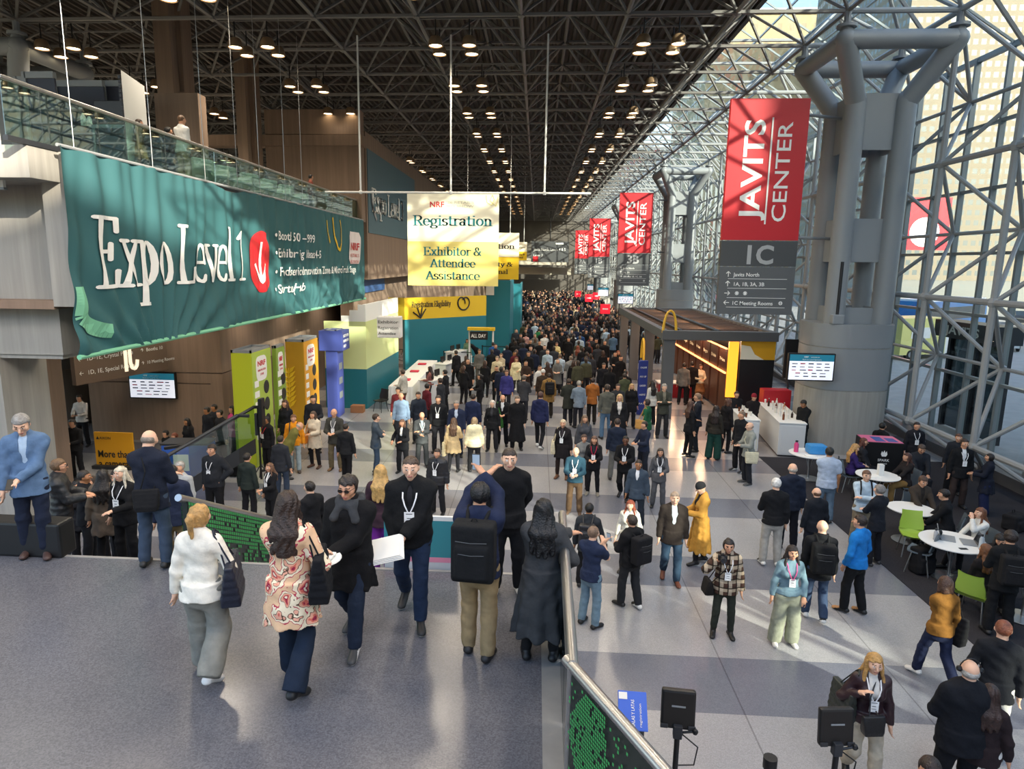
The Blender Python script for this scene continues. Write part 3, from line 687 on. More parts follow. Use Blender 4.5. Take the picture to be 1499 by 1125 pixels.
# information board over the far bridge
a = aty(778, 353, 95); b = aty(832, 384, 95)
t = thing('hanging_sign', 'dark grey direction board hanging far down the middle of the hall', 'sign', (a.x, 95, b.z)); w = b.x-a.x; h = a.z-b.z
MB().box((0, -.1, 0), (w, .1, h)).build('board', M_DKGREY, t); MB().tube((w*.5, 0, h), (w*.5, 0, ZT+.2-b.z), .05, .05, 6).build('drop_rod', M_DARK, t); F = frame((0, -.12, 0), (1, 0, 0), (0, 0, 1))
mb = text_mb('Javits North, Levels 4 & 5', h*.2, F @ Matrix.Translation((w*.06, h*.55, 0)), w=w*.85); text_mb('Level 3', h*.16, F @ Matrix.Translation((w*.06, h*.28, 0)), mb=mb); mb.cbox((w*.75, -.12, h*.9), (w*.2, .02, h*.08)); mb.build('lettering', M_TXTW, t)
MB().cbox((w*.12, -.12, h*.16), (h*.25, .02, h*.25)).build('red_square', M_RED, t)

def javits_sign(k, code, lines, label, half=False):
    y = 21.9+BAY*k; a = aty(1071.5, 145, 21.9); b = aty(1187, 145, 21.9); x0, x1 = a.x-.03, b.x-.03
    w = x1-x0; zt = a.z; zr = aty(1064, 352, 21.9).z; zd = aty(1062, 390, 21.9).z; zb_ = aty(1060, 459, 21.9).z
    t = thing('column_sign', label, 'sign', (x0, y, zb_)); F = frame((0, -.1, 0), (1, 0, 0), (0, 0, 1)); H_ = zt-zb_
    MB().box((0, -.09, zr-zb_+.02), (w, .09, H_)).build('red_panel', M_RED, t); MB().box((0, -.09, zd-zb_+.015), (w, .09, zr-zb_-.005)).build('code_panel', M_DKGREY, t); MB().box((0, -.09, 0), (w, .09, zd-zb_)).build('direction_panel', M_MIDGREY, t)
    R90 = Matrix.Rotation(PI/2, 4, 'Z'); hr = zt-zr
    T = lambda x, z: F @ Matrix.Translation((x*w, zr-zb_+z*hr, 0))
    mb = text_mb('JAVITS', w*.36, T(.45, .145) @ R90, w=hr*.71, bold=.022); text_mb('CENTER', w*.26, T(.80, .14) @ R90, w=hr*.70, bold=.004, mb=mb)
    mb.prism([(w*.535, hr*.12), (w*.555, hr*.12), (w*.555, hr*.87), (w*.535, hr*.87)], .01, T(0, 0)); mb.build('lettering', M_TXTW, t)
    T2 = lambda x, z: F @ Matrix.Translation((x*w, z*(zd-zb_), 0))
    text_mb(code, w*.34, F @ Matrix.Translation((w*.29, zd-zb_+w*.045, 0)), bold=.03).build('code_lettering', mat('silver_letters', 'b8b8b8', .35, .3), t)
    mb = MB(); hd = zd-zb_
    for i, s in enumerate(lines):
        z = .80-.2*i
        text_mb(s, w*.07, T2(.19, z), mb=mb, bold=.01); mb.box((w*.12, -.104, hd*(z-.055)), (w*.9, -.095, hd*(z-.047)))
        c = Vector((w*.12, -.1, hd*(z+.045))); L_ = w*.035
        d = Vector((0, 0, 1)) if i < 2 else Vector((1 if i == 2 else -1, 0, 0)); n_ = Vector((d.z, 0, -d.x))
        mb.tube(c-d*L_, c+d*L_, .014, .014, 4)
        for s_ in (-1, 1): mb.tube(c+d*L_, c+d*L_*.2+n_*s_*L_*.8, .014, .014, 4)
    for cx in ((.25, .36) if len(lines) > 2 else ()):
        mb.lathe([(.045, -.004), (.06, -.004), (.06, .004), (.045, .004)], (0, 0, 0), 14, 0, F @ Matrix.Translation((cx*w, hd*(.80-.4+.045), 0))); mb.box((cx*w-.03, -.105, hd*.42), (cx*w+.03, -.1, hd*.47))
    if len(lines) > 3: mb.lathe([(.045, -.004), (.06, -.004), (.06, .004), (.045, .004)], (0, 0, 0), 14, 0, F @ Matrix.Translation((.84*w, hd*.245, 0))); mb.box((.84*w-.03, -.105, hd*.21), (.84*w-.01, -.1, hd*.28)); mb.box((.84*w+.01, -.105, hd*.21), (.84*w+.03, -.1, hd*.28))
    mb.build('direction_lettering', M_TXTW, t)
    for z in (H_*.93, H_*.37): MB().tube((w, 0, z), (CXR-.72-x0, .6, z), .05, .05, 8).build('bracket', M_GREYP, t)
javits_sign(0, '1C', ('Javits North', '1A, 1B, 3A, 3B', '', '1C Meeting Rooms'), 'largest red Javits Center sign with grey 1C board, fixed to the nearest column')
javits_sign(1, '3B', ('Javits North', '1A, 3A', 'Galleries 1B, 1C, 3A', ''), 'red Javits Center sign with grey 3B board on the second column')
javits_sign(2, '1B', ('Javits North', '1A', '', ''), 'red Javits Center sign with grey 1B board on the third column')
javits_sign(3, '3A', ('Javits North', '', '', ''), 'red Javits Center sign with grey 3A board on the fourth column')

# ================================================================== CEILING LAMPS
M_LAMP = mat('warm_lamp_glow', 'ffe7ba', .5, emit=5.0); M_HOUS = mat('lamp_housing', '9a7f63', .4, .4)
def lamp_proto():
    t = thing('pendant_lamp', 'round pendant lamp with a warm glowing underside hanging below the roof tubes', 'lamp', (0, 0, 0), 0, 'pendant lamps under the roof')
    MB().lathe([(.205, 0), (.21, .05), (.2, .16), (.15, .25), (.07, .28), (.001, .285)], n=16).build('housing', M_HOUS, t, True)
    MB().lathe([(.001, .015), (.19, .02)], n=16).build('lens', M_LAMP, t, True); MB().lathe([(.2, -.01), (.225, -.005), (.225, .03), (.2, .03)], n=16).build('rim', M_HOUS, t, True)
    MB().tube((0, 0, .28), (0, 0, .75), .02, .02, 6).build('stem', M_BLACK, t); return t
lp = None
ZL = ZB-.75
def lamp_light(x, y, z, e=LAMP_W):                            # the light one cluster of lamps throws down
    l = bpy.data.lights.new('lamp_light', 'SPOT'); l.energy = e; l.color = (1, .86, .68); l.spot_size = 2.5; l.spot_blend = .8; l.shadow_soft_size = .45
    o = bpy.data.objects.new('lamp_light', l); COL.objects.link(o); o.location = (x, y, z-.12)
for X, n in ((3.45, 16), (-2.65, 16), (-8.75, 14), (-14.85, 8), (-20.95, 6)):
    for j in range(-4 if X > -10 else 0, n):
        y = 21.6+4.575*j
        if X < -8 and j in (3, 4): continue
        if j < 11: lamp_light(X, y, ZL)
        for dx in (-.5, .5):
            for dy in (-.42, .42):
                if lp is None: lp = lamp_proto(); lp.location = (X+dx, y+dy, ZL)
                else: copy_thing(lp, (X+dx, y+dy, ZL))
# ================================================================== RAILS
def glass_rail():
    z0, z1 = 7.62, 8.52; ya = 10.2; yb = 30.6; x = XM-.12
    t = thing('glass_railing', 'glass railing with metal handrail along the mezzanine edge above the teal banner', 'railing', (x, ya, z0))
    L_ = yb-ya; MB().tube((0, 0, z1-z0), (0, L_, z1-z0), .035, .035, 10).build('handrail', M_CHROME, t, True)
    n = 9
    for k in range(n): MB().box((-.008, L_*k/n+.015, .05), (.008, L_*(k+1)/n-.015, z1-z0-.04)).build('glass_pane', M_RAILGLASS, t)
    MB().box((-.04, 0, -.02), (.04, L_, .06)).build('shoe_channel', M_DARK, t)
glass_rail()
def pixel_panel(mb, o, du, dv, nu, nv, rnd, keep, mi=0, size=.72, off=.012):
    """rows of small bright dashes printed on a dark panel; keep(u, v) gives the chance that a dash is there"""
    nrm = Vector(du).cross(Vector(dv)).normalized()*off
    for i in range(nu):
        for j in range(nv):
            u, v = (i+.5)/nu, (j+.5)/nv
            if rnd.random() > keep(u, v): continue
            c = Vector(o)+Vector(du)*u+Vector(dv)*v+nrm; a = Vector(du)/nu*size*.5; b = Vector(dv)/nv*size*.5
            mb.add([c-a-b, c+a-b, c+a+b, c-a+b], [(0, 1, 2, 3)], mi)
    return mb
M_PIX = mat('green_pixel_print', '3b9a52', .6); M_PANEL = mat('black_green_panel', '1d2723', .35)
def sloped_balustrade(name, label, a, b, hgt, rail_r=.045, dens=None, seed=1, nu=60, nv=22, flip=False):
    """panel from floor line a to b (3-D points of its foot) with a steel handrail on top"""
    t = thing(name, label, 'railing', a); a = Vector(a); d = Vector(b)-a; up = Vector((0, 0, hgt)); n = d.cross(up).normalized()*.03
    mb = MB(); q = [(-n), d-n, d+n, n]; mb.add([*q, *[p+up for p in q]], [(0, 3, 2, 1), (4, 5, 6, 7), (0, 1, 5, 4), (1, 2, 6, 5), (2, 3, 7, 6), (3, 0, 4, 7)]); mb.build('panel', M_PANEL, t)
    if dens:
        mb = MB(); r = random.Random(seed)
        for s in (1, -1): pixel_panel(mb, n*s*1.05 if s > 0 else d+n*s*1.05, d*s, up, nu, nv, r, dens if s > 0 else (lambda u, v: dens(1-u, v)))
        mb.build('pixel_print', M_PIX, t)
    MB().path([up*1.02-d.normalized()*.12, up*1.02, d+up*1.02, d+up*1.02+d.normalized()*.12], rail_r, 10).build('handrail', M_CHROME, t, True); return t
dl = lambda u, v: (.9 if v > .45+.25*u+.12*math.sin(u*9) else .42 if (v > .1 and u < .85) else .05)*(1 if u < .93 else 0)
q0 = at(262, 735, LAND+.92)
sloped_balustrade('stair_balustrade', 'sloping balustrade with green pixel pattern beside the stairs behind the woman in white', (q0.x, q0.y+.1, LAND-.15), (q0.x+.05, q0.y+4.7, -.05-.0), 1.05, .04, dl, 3, 90, 20)
dr = lambda u, v: (.92 if .12+.1*math.sin(v*7) < u < .52+.08*math.sin(v*5) else .12 if u < .85 else 0)
# guard at the landing's right edge: straight run with steel rail, then a kinked run towards the viewer
g0 = at(823, 752, LAND+1.05); g1 = at(838, 975, LAND+1.05); g2 = at(985, 1142, LAND+1.05)
t = thing('landing_guard', 'glass guard with steel handrail along the right edge of the landing beside the grey coat', 'railing', (g1.x, g1.y, LAND))
v0 = g0-g1; v0.z = 0
MB().tube((0, 0, 1.05), v0+Vector((0, 0, 1.05)), .04, .04, 10).ball((v0.x, v0.y, 1.05), .04).build('handrail', M_CHROME, t, True)
nn = v0.cross(Vector((0, 0, 1))).normalized()*.01
for k in range(3):
    a_, b_ = v0*(k/3+.01), v0*((k+1)/3-.01); MB().add([a_-nn, b_-nn, b_+nn, a_+nn]+[p+Vector((0, 0, 1.0)) for p in (a_-nn, b_-nn, b_+nn, a_+nn)], [(0, 1, 5, 4), (2, 3, 7, 6), (4, 5, 6, 7), (1, 2, 6, 5), (3, 0, 4, 7)]).build('glass_pane', M_DGLASS, t)
for k in (0, 1): MB().box((v0.x*k-.03, v0.y*k-.03, 0), (v0.x*k+.03, v0.y*k+.03, 1.05)).build('post', M_CHROME, t)
sloped_balustrade('guard_panel', 'dark guard panel with green pixel pattern and wide steel rail in the lower middle', (g1.x+.02, g1.y-.04, LAND), (g2.x, g2.y, LAND), 1.03, .036, dr, 7, 46, 40)
# low dark escalator cheek at the left end of the landing edge
a = at(-60, 830, LAND); b = at(74, 828, LAND)
tag(MB().rbox((a.x, yE-.05, LAND), (b.x, yE+.22, LAND+.42), .03).build('escalator_cheek', M_BLACK), 'low black balustrade end at the left of the landing edge', 'balustrade')
# teal and white glass panel at the front edge of the landing
a = at(556, 842, LAND); b = at(668, 842, LAND)
t = thing('edge_panel', 'low teal panel with white top and pink line at the landing edge', 'panel', (a.x, yE+.1, LAND-.35)); w = b.x-a.x
MB().box((0, 0, .48), (w, .03, .92)).build('teal_field', mat('teal_glass', '3d8a94', .25), t); MB().box((0, 0, .92), (w, .035, .97)).build('white_top', M_WHITE, t); MB().box((0, -.002, .42), (w, .03, .48)).build('pink_line', mat('pink_line', 'e08fa8', .5), t); MB().box((0, 0, 0), (w, .03, .42)).build('pale_field', mat('pale_panel', 'c9ccd0', .3), t)

# ================================================================== LEFT SIDE
def screen(px0, px1, pyt, pyb, y, label, rz=0, logos=True):
    a = aty(px0, pyt, y); b = aty(px1, pyb, y); w = b.x-a.x; h = a.z-b.z
    t = thing('display_screen', label, 'screen', (a.x, y, b.z), rz); F = frame((0, -.062, 0), (1, 0, 0), (0, 0, 1))
    MB().rbox((-.04, -.05, -.04), (w+.04, .06, h+.04), .015).build('bezel', M_BLACK, t)
    MB().box((0, -.055, 0), (w, -.045, h*.74)).build('picture', mat('lit_screen_white', 'dfe2ee', .4, emit=.45), t); MB().box((0, -.055, h*.74), (w, -.045, h)).build('header', mat('lit_screen_teal', '1f6a80', .4, emit=.35), t)
    mb = text_mb('NRF', h*.09, F @ Matrix.Translation((w*.32, h*.88, 0)), bold=.02); text_mb("'26 RETAIL'S BIG SHOW", h*.06, F @ Matrix.Translation((w*.47, h*.88, 0)), mb=mb, w=w*.2); text_mb('Platinum Level Sponsors', h*.075, F @ Matrix.Translation((w*.5, h*.78, 0)), align='CENTER', mb=mb); mb.build('lettering', M_TXTW, t)
    r = random.Random(int(px0)); m2 = MB(); m3 = MB()
    for j in range(5):
        for i in range(5 if j < 3 else 4):
            x = w*(.06+.185*i+(.09 if j > 2 else 0)); z = h*(.62-.125*j); ww = w*r.uniform(.08, .15)
            (m3 if r.random() < .2 else m2).box((x, -.06, z), (x+ww, -.056, z+h*r.uniform(.025, .045)))
    m2.build('logo_marks', M_DARKTXT, t); m3.build('red_logo_marks', M_RED, t); return t
screen(190, 258, 545, 582, 20.35, 'wall screen with teal header and sponsor logos on the warm concrete wall at left')
screen(1156, 1217, 518, 556, 20.9, 'wall screen with teal header on the concrete base of the nearest column')
# direction sign with a big number on the soffit edge
t = thing('direction_sign', 'brown direction sign with a big lit number 10 under the teal banner', 'sign', aty(112, 545, 17)); o = Vector(t.location); e = aty(245, 508, 20.0)-o; F = frame((0, -.05, 0), (e.x, e.y, 0), (0, 0, 1)); w = e.length
MB().add([F @ Vector(v) for v in ((0, -.35, 0), (w, -.35, 0), (w, .65, 0), (0, .65, 0), (0, -.35, -.15), (w, -.35, -.15), (w, .65, -.15), (0, .65, -.15))], [(0, 1, 2, 3), (7, 6, 5, 4), (0, 4, 5, 1), (3, 2, 6, 7), (1, 5, 6, 2), (0, 3, 7, 4)]).build('board', mat('brown_sign_board', '6d5a4c', .6), t)
T = lambda x, z: F @ Matrix.Translation((x*w, z, .01))
mb = text_mb('←  1D–1E, Crystal Palace', .17, T(.03, .28)); text_mb('←  1D, 1E, Special Rooms', .17, T(.03, -.1), mb=mb); text_mb('↑  Booths 10', .15, T(.68, .30), mb=mb); text_mb('↑  10 Meeting Rooms', .14, T(.68, -.08), mb=mb); mb.build('lettering', M_TXTW, t)
m2 = MB(); m2.prism([(.49*w, -.2), (.525*w, -.2), (.525*w, .5), (.49*w, .5)], .02, F @ Matrix.Translation((0, 0, .01)))
pts = [(.555*w, .5), (.555*w, .05), (.57*w, -.12), (.6*w, -.16), (.625*w, -.08), (.635*w, .1)]
for p, q in zip(pts, pts[1:]): m2.tube(F @ Vector((p[0], p[1], .02)), F @ Vector((q[0], q[1], .02)), .05, .05, 6)
m2.build('big_number', mat('lit_cream_number', 'f1e2c8', .5, emit=.5), t)
# orange pull-up advert
a = aty(137, 632, 17.5); b = aty(199, 700, 17.5)
t = thing('advert_board', 'orange yellow advertising board reading More than a camera, standing behind the queue', 'board', (a.x, 17.5, 0)); w = b.x-a.x; h = a.z
MB().box((0, 0, .1), (w, .05, h)).build('board', mat('amber_board', 'e0a21c', .6), t); F = frame((0, -.01, 0), (1, 0, 0), (0, 0, 1))
mb = text_mb('More than', .29, F @ Matrix.Translation((.08, h-.72, 0)), w=w*.86, bold=.015); text_mb('a camera', .29, F @ Matrix.Translation((.08, h-1.0, 0)), w=w*.78, bold=.015, mb=mb); text_mb('AXON', .11, F @ Matrix.Translation((.16, h-.2, 0)), mb=mb); mb.add([F @ Vector(v) for v in ((.06, h-.2, .003), (.15, h-.2, .003), (.105, h-.11, .003))], [(0, 1, 2)]); mb.build('lettering', M_DARKTXT, t)
MB().box((-.05, -.15, .01), (w+.05, .2, .1)).build('base', M_DARK, t)
# escalator with glass sides behind the queue
e0 = at(243, 668, 1.4); e1 = aty(347, 608, e0.y+1.5)
t = thing('escalator', 'escalator with glass sides rising behind the green kiosk at left', 'escalator', (e0.x, e0.y, 0)); d = e1-e0
for k, yo in enumerate((0, 1.0)):
    o_ = Vector((0, yo, 0)); z_ = e0.z
    MB().path([o_+Vector((-.6, 0, z_-.1)), o_+Vector((0, 0, z_)), o_+d+Vector((0, 0, z_)), o_+d+Vector((.3, .0, z_+.0))], .045, 8).build('handrail', M_BLACK if k else M_DARK, t, True)
    MB().add([o_+Vector((0, 0, z_-.85)), o_+d+Vector((0, 0, z_-.85)), o_+d+Vector((0, 0, z_-.05)), o_+Vector((0, 0, z_-.05))], [(0, 1, 2, 3)]).build('glass_side', M_RAILGLASS, t)
MB().add([Vector((0, 0, z_-1.25)), d+Vector((0, 0, z_-1.25)), d+Vector((0, 1, z_-1.25)), Vector((0, 1, z_-1.25)), Vector((0, 0, z_-.85)), d+Vector((0, 0, z_-.85)), d+Vector((0, 1, z_-.85)), Vector((0, 1, z_-.85))], [(0, 1, 5, 4), (4, 5, 6, 7), (3, 2, 1, 0), (2, 3, 7, 6), (0, 4, 7, 3), (1, 2, 6, 5)]).build('steps', M_DARK, t)

M_BADGEW = mat('white_print_panel', 'eceae6', .5)
def kiosk(pxl, pxr, pyb, H_, side, front, label, wx, dy, head=None, plant=None):
    """box kiosk: its end face looks at the landing, its wide printed face looks across the hall"""
    c = at(pxl, pyb-4, 0); t = thing('kiosk', label, 'kiosk', (c.x+wx/2, c.y+dy/2+.15, 0)); w2, d2 = wx/2, dy/2
    MB().rbox((-w2, -d2, 0), (w2, d2, H_), .015).build('body', side, t); MB().box((w2, -d2+.01, .02), (w2+.012, d2-.01, H_-.02)).build('front_panel', front, t)
    MB().box((-w2+.06, -d2+.06, H_), (w2-.06, d2-.06, H_+.02)).box((-w2, -d2, H_), (w2, -d2+.05, H_+.08)).box((-w2, d2-.05, H_), (w2, d2, H_+.08)).box((-w2, -d2, H_), (-w2+.05, d2, H_+.08)).box((w2-.05, -d2, H_), (w2, d2, H_+.08)).build('top_frame', M_GREYP, t)
    F = frame((w2+.016, 0, 0), (0, 1, 0), (0, 0, 1))
    if head:
        MB().rbox((-w2-.22, -d2-.08, H_-.7), (w2+.25, d2+.08, H_+.05), .02).build('head_box', side, t); F = frame((w2+.255, 0, 0), (0, 1, 0), (0, 0, 1)); m2 = MB()
        for k, q in enumerate(('REGISTRATION', 'INFORMATION', 'HELP')): text_mb(q, .14, F @ Matrix.Translation((-d2*.85, H_-.2-.19*k, 0)), mb=m2, bold=.02, w=d2*(1.7 if k < 2 else .8))
        m2.build('lettering', M_TXTW, t); m3 = MB()
        for k in range(3): m3.box((w2+.013, -d2*.5, .7+.55*k), (w2+.022, d2*.5, .95+.55*k))
        m3.build('logo_tiles', M_GREYP, t)
    else:
        MB().prism([(x*d2*.55-d2*.1, H_-.5+z*.36) for x, z in stadium(1, 1, 20, 4)], .012, F).build('badge_patch', M_BADGEW, t)
        m2 = text_mb('NRF', .2, F @ Matrix.Translation((-d2*.1, H_-.42, .015)), align='CENTER', bold=.03, w=d2*.8); text_mb('INNOVATION', .09, F @ Matrix.Translation((-d2*.1, H_-.58, .015)), align='CENTER', mb=m2, w=d2*.8); text_mb('ZONE', .09, F @ Matrix.Translation((-d2*.1, H_-.7, .015)), align='CENTER', mb=m2); m2.build('badge_lettering', M_RED, t)
        m3 = MB(); r = random.Random(pxl)
        for k in range(6): m3.box((w2+.013, -d2*.85, .8+k*.3), (w2+.024, -d2*.85+r.uniform(.2, .3), .98+k*.3))
        m3.build('logo_tiles', M_BADGEW, t); m3 = MB()
        for k in range(3): m3.lathe([(.001, .012), (.16, .012), (.2, .0)], (0, 0, 0), 14, 0, F @ Matrix.Translation((d2*.35, 1.2+.5*k, 0)))
        m3.build('dark_marks', M_DARKTXT, t)
    if plant:                                                  # leaf sprig cut-out standing off the end face
        m4 = MB()
        for k in range(8):
            z = 1.1+k*.16
            for q in (-1, 1):
                f = [Vector((-w2+.1, -d2-.06, z)), Vector((-w2+.1+q*.13, -d2-.10, z+.08)), Vector((-w2+.1+q*.24, -d2-.11, z+.26)), Vector((-w2+.1+q*.06, -d2-.08, z+.17))]; m4.add(f+[v+Vector((0, .02, 0)) for v in f], [(0, 1, 2, 3), (7, 6, 5, 4)])
        m4.tube((-w2+.1, -d2-.06, 1.0), (-w2+.1, -d2-.06, 2.4), .015, .015, 5).build('leaf_sprig', plant, t)
    return t
kiosk(344, 398, 690, 3.3, mat('lime_board', 'b9c42a', .5), mat('light_lime_board', 'a9bf4e', .5), 'lime green kiosk with white logo patch, nearest of the coloured kiosks', .58, 1.35)
kiosk(402, 414, 664, 3.2, mat('green_board', '7f9a3a', .5), mat('leaf_green_board', '8aa648', .5), 'narrow leaf green panel kiosk close behind the lime one', .12, .7)
kiosk(421, 464, 648, 3.25, mat('ochre_board', 'b98a1d', .5), mat('amber_kiosk_board', 'dd9e2c', .5), 'amber kiosk with logo tiles and a yellow leaf sprig', .6, 1.4, plant=M_YEL)
kiosk(478, 505, 616, 3.25, mat('blue_board', '3f4c93', .5), mat('mid_blue_board', '4a57a3', .5), 'blue kiosk with a wider head box and white lettering', .42, .8, head=True)
# reception wall with stepped skyline, sign box, table and chair
a = at(478, 596, 0); b = at(538, 598, 0); c = at(584, 562, 0)
t = thing('exhibit_wall', 'stepped white, lime and teal exhibit wall beside the clothed reception table', 'booth', (a.x, a.y, 0)); d1 = b-a; d2 = c-b; d1.z = d2.z = 0
M_LIMEW = mat('pale_lime_print', 'd9e3a0', .6); zt1 = aty(500, 470, a.y).z; zt2 = aty(560, 460, b.y+1).z
def wallrun(o_, d_, name, zlo, zhi, m, th=.12):
    n_ = Vector((-d_.y, d_.x, 0)).normalized()*th; q = [o_, o_+d_, o_+d_+n_, o_+n_]
    return MB().add([p+Vector((0, 0, zlo)) for p in q]+[p+Vector((0, 0, zhi)) for p in q], [(0, 3, 2, 1), (4, 5, 6, 7), (0, 1, 5, 4), (1, 2, 6, 5), (2, 3, 7, 6), (3, 0, 4, 7)]).build(name, m, t)
O = Vector((0, 0, 0)); zm = zt1*.46
wallrun(O, d1, 'side_panel', zm, zt1, M_LIMEW); wallrun(O, d1, 'teal_skirt', 0, zm, M_TEALB); wallrun(d1, d2, 'front_panel', zm, zt1, M_LIMEW); wallrun(d1, d2, 'teal_skirt', 0, zm, M_TEALB)
for k in range(3): wallrun(d1*(.42+.2*k), d1*(.58-.2*k), 'skyline_step', zt1+.22*k, zt1+.22*(k+1), mat('white_print', 'f3f3ee', .6))
wallrun(d1, d2, 'skyline_step', zt1, zt2+.45, MATS['white_print'])
sb_ = aty(553, 490, b.y+.2)-Vector((a.x, a.y, 0)); 
s = MB().rbox((sb_.x, sb_.y-.15, sb_.z-.1), (sb_.x+.95, sb_.y+.3, sb_.z+.75), .05).build('sign_box', M_BADGEW, t)
F = frame((sb_.x+.06, sb_.y-.16, sb_.z), (1, 0, 0), (0, 0, 1)); m2 = text_mb('Exhibitor', .17, F @ Matrix.Translation((0, .48, 0)), w=.8); text_mb('Registration', .17, F @ Matrix.Translation((0, .25, 0)), w=.8, mb=m2); text_mb('Attendee', .17, F @ Matrix.Translation((0, .03, 0)), w=.7, mb=m2); m2.build('lettering', M_DARKTXT, s)
def clothed_table(p, q, depth, label, h=.76):
    d = q-p; d.z = 0; L_ = d.length; t = thing('reception_table', label, 'table', p, math.atan2(d.y, d.x)); mb = MB(); n_ = 60; vs = []; per = []
    ring = [(0, 0), (L_, 0), (L_, depth), (0, depth)]
    pts = []
    for i in range(4):
        s0 = Vector(ring[i]); s1 = Vector(ring[(i+1) % 4]); m_ = max(4, int((s1-s0).length/.06))
        for k in range(m_):
            u = s0.lerp(s1, k/m_); nn_ = Vector(((s1-s0).y, -(s1-s0).x)).normalized(); pts.append((u, nn_))
    N = len(pts)
    for lv, amp in ((h, 0), (h-.04, .012), (h*.5, .025), (.02, .045)):
        for i, (u, nn_) in enumerate(pts): w_ = u+nn_*(amp*(1+math.sin(i*1.9))); vs.append((w_.x, w_.y, lv))
    fs = [(r*N+i, (r+1)*N+i, (r+1)*N+(i+1) % N, r*N+(i+1) % N) for r in range(3) for i in range(N)]
    mb.add(vs, fs); mb.add(vs[:N], [tuple(range(N))]); mb.build('tablecloth', mat('white_cloth', 'e9e9e6', .9), t); return t
p, q = at(604, 592, 0), at(640, 548, 0)
clothed_table(Vector((p.x, p.y, 0)), Vector((q.x, q.y, 0)), 1.0, 'long reception table under a pleated white cloth beside the exhibit wall')
for k in range(3):
    u = p.lerp(q, .15+.3*k); tag(MB().rbox((u.x-.75, u.y+.15, .765), (u.x-.35, u.y+.5, .83), .02).build('leaflet_stack', mat('pink_red_leaflets', 'd2384f', .6)), ['stack of pink red leaflets at the near end of the reception table', 'stack of pink red leaflets halfway along the reception table', 'stack of pink red leaflets towards the far end of the reception table'][k], 'leaflets', 'leaflets on the reception table')
def chair(loc, rz, seat_m, leg_m, label, group=None, shell=True, arms=False):
    t = thing('chair', label, 'chair', loc, rz, group); mb = MB(); vs = []; fs = []; n_ = 8
    prof = [(-.20, .45), (-.1, .43), (.06, .43), (.16, .44), (.21, .49), (.24, .60), (.27, .74), (.30, .86)]  # seat to backrest, y backwards
    prof = [(-y, z) for y, z in prof]
    for part, lo, hi in (('seat', 0, 5), ('backrest', 4, 8)):
        mb = MB(); vs = []; fs = []; P_ = prof[lo:hi]
        for th in (0, .025):
            for (y, z) in P_:
                for k in range(7): x = -.22+.44*k/6; vs.append((x*(1-.15*(z > .7)), y-.03*abs(x/.22)**2*(1 if part == 'seat' else -1.2)+(th if part == 'backrest' else 0)*-1, z+(0.02*abs(x/.22)**3)+(-th if part == 'seat' else 0)))
        m_ = len(P_)
        for l_ in range(2):
            for i in range(m_-1):
                for k in range(6):
                    a_ = l_*m_*7+i*7+k; f = (a_, a_+1, a_+8, a_+7); fs.append(f if l_ else f[::-1])
        for i in range(m_-1): fs += [(i*7, i*7+7, m_*7+i*7+7, m_*7+i*7), (i*7+6, m_*7+i*7+6, m_*7+i*7+13, i*7+13)]
        mb.add(vs, fs); mb.build(part, seat_m, t, True)
    for sx in (-1, 1):
        for sy in (-1, 1): MB().path([(sx*.17, sy*.12-.02, .42), (sx*.22, sy*.2-.02, .0)], .012, 8).build('leg', leg_m, t)
    MB().tube((-.18, .1, .415), (.18, .1, .415), .012, .012, 6).tube((-.18, -.14, .415), (.18, -.14, .415), .012, .012, 6).build('stretcher', leg_m, t); return t
M_LIME = mat('lime_plastic', '9dbb45', .45); M_GREYPL = mat('grey_blue_plastic', '5d6870', .5)
p = at(557, 602, 0); chair((p.x, p.y, 0), 2.6, M_BLACK, M_BLACK, 'black stacking chair at the near end of the white clothed reception table')
tag(MB().rbox((0, 0, 0), (.5, .35, .28), .01).build('cardboard_box', mat('cardboard', '9a6a45', .8)), 'brown cardboard box on the floor between blue kiosk and black chair', 'box').location = at(513, 604, 0)
# yellow and teal registration wall, two taller teal walls behind
ya_ = 36.0
def regwall():
    a = aty(592, 440, ya_); b = aty(712, 432, ya_+4); t = thing('registration_wall', 'yellow wall reading Registration Eligibility with a teal base', 'booth', (a.x, ya_, 0)); d = Vector((b.x-a.x, 4, 0)); zt = a.z+.15; zm_ = aty(605, 468, ya_).z
    nn_ = Vector((-d.y, d.x, 0)).normalized()*.2
    for nm, z0, z1, m in (('yellow_field', zm_, zt, M_YEL), ('teal_base', 0, zm_, M_TEALB)):
        q = [O, d, d+nn_, nn_]; MB().add([p+Vector((0, 0, z0)) for p in q]+[p+Vector((0, 0, z1)) for p in q], [(4, 5, 6, 7), (0, 1, 5, 4), (1, 2, 6, 5), (2, 3, 7, 6), (3, 0, 4, 7)]).build(nm, m, t)
    MB().box((-.9, .0, zm_), (0, .3, zt)).build('return_panel', mat('ochre_return', 'b39a1c', .6), t)
    F = frame((0, 0, 0), d, (0, 0, 1)) @ Matrix.Translation((0, 0, .02)); L_ = d.length
    serif_text('Registration Eligibility', .42, F @ Matrix.Translation((L_*.08, zt-.52, 0)), weight=1.5, w=L_*.46).build('lettering', M_DARKTXT, t)
    m2 = MB(); pts = [(L_*.66+.34*math.cos(a)+a*.05, zm_+.75+.36*math.sin(a*1.0)) for a in [x*.35 for x in range(26)]]
    for p, q in zip(pts, pts[1:]): m2.tube(F @ Vector((*p, 0)), F @ Vector((*q, 0)), .045, .045, 5)
    for ang in (55, 80, 110, 145): m2.tube(F @ Vector((L_*.18, zm_+.05, 0)), F @ Vector((L_*.18+.6*math.cos(math.radians(ang)), zm_+.05+.6*math.sin(math.radians(ang)), 0)), .04, .04, 5)
    m2.build('drawn_loops', M_DARKTXT, t)
regwall()
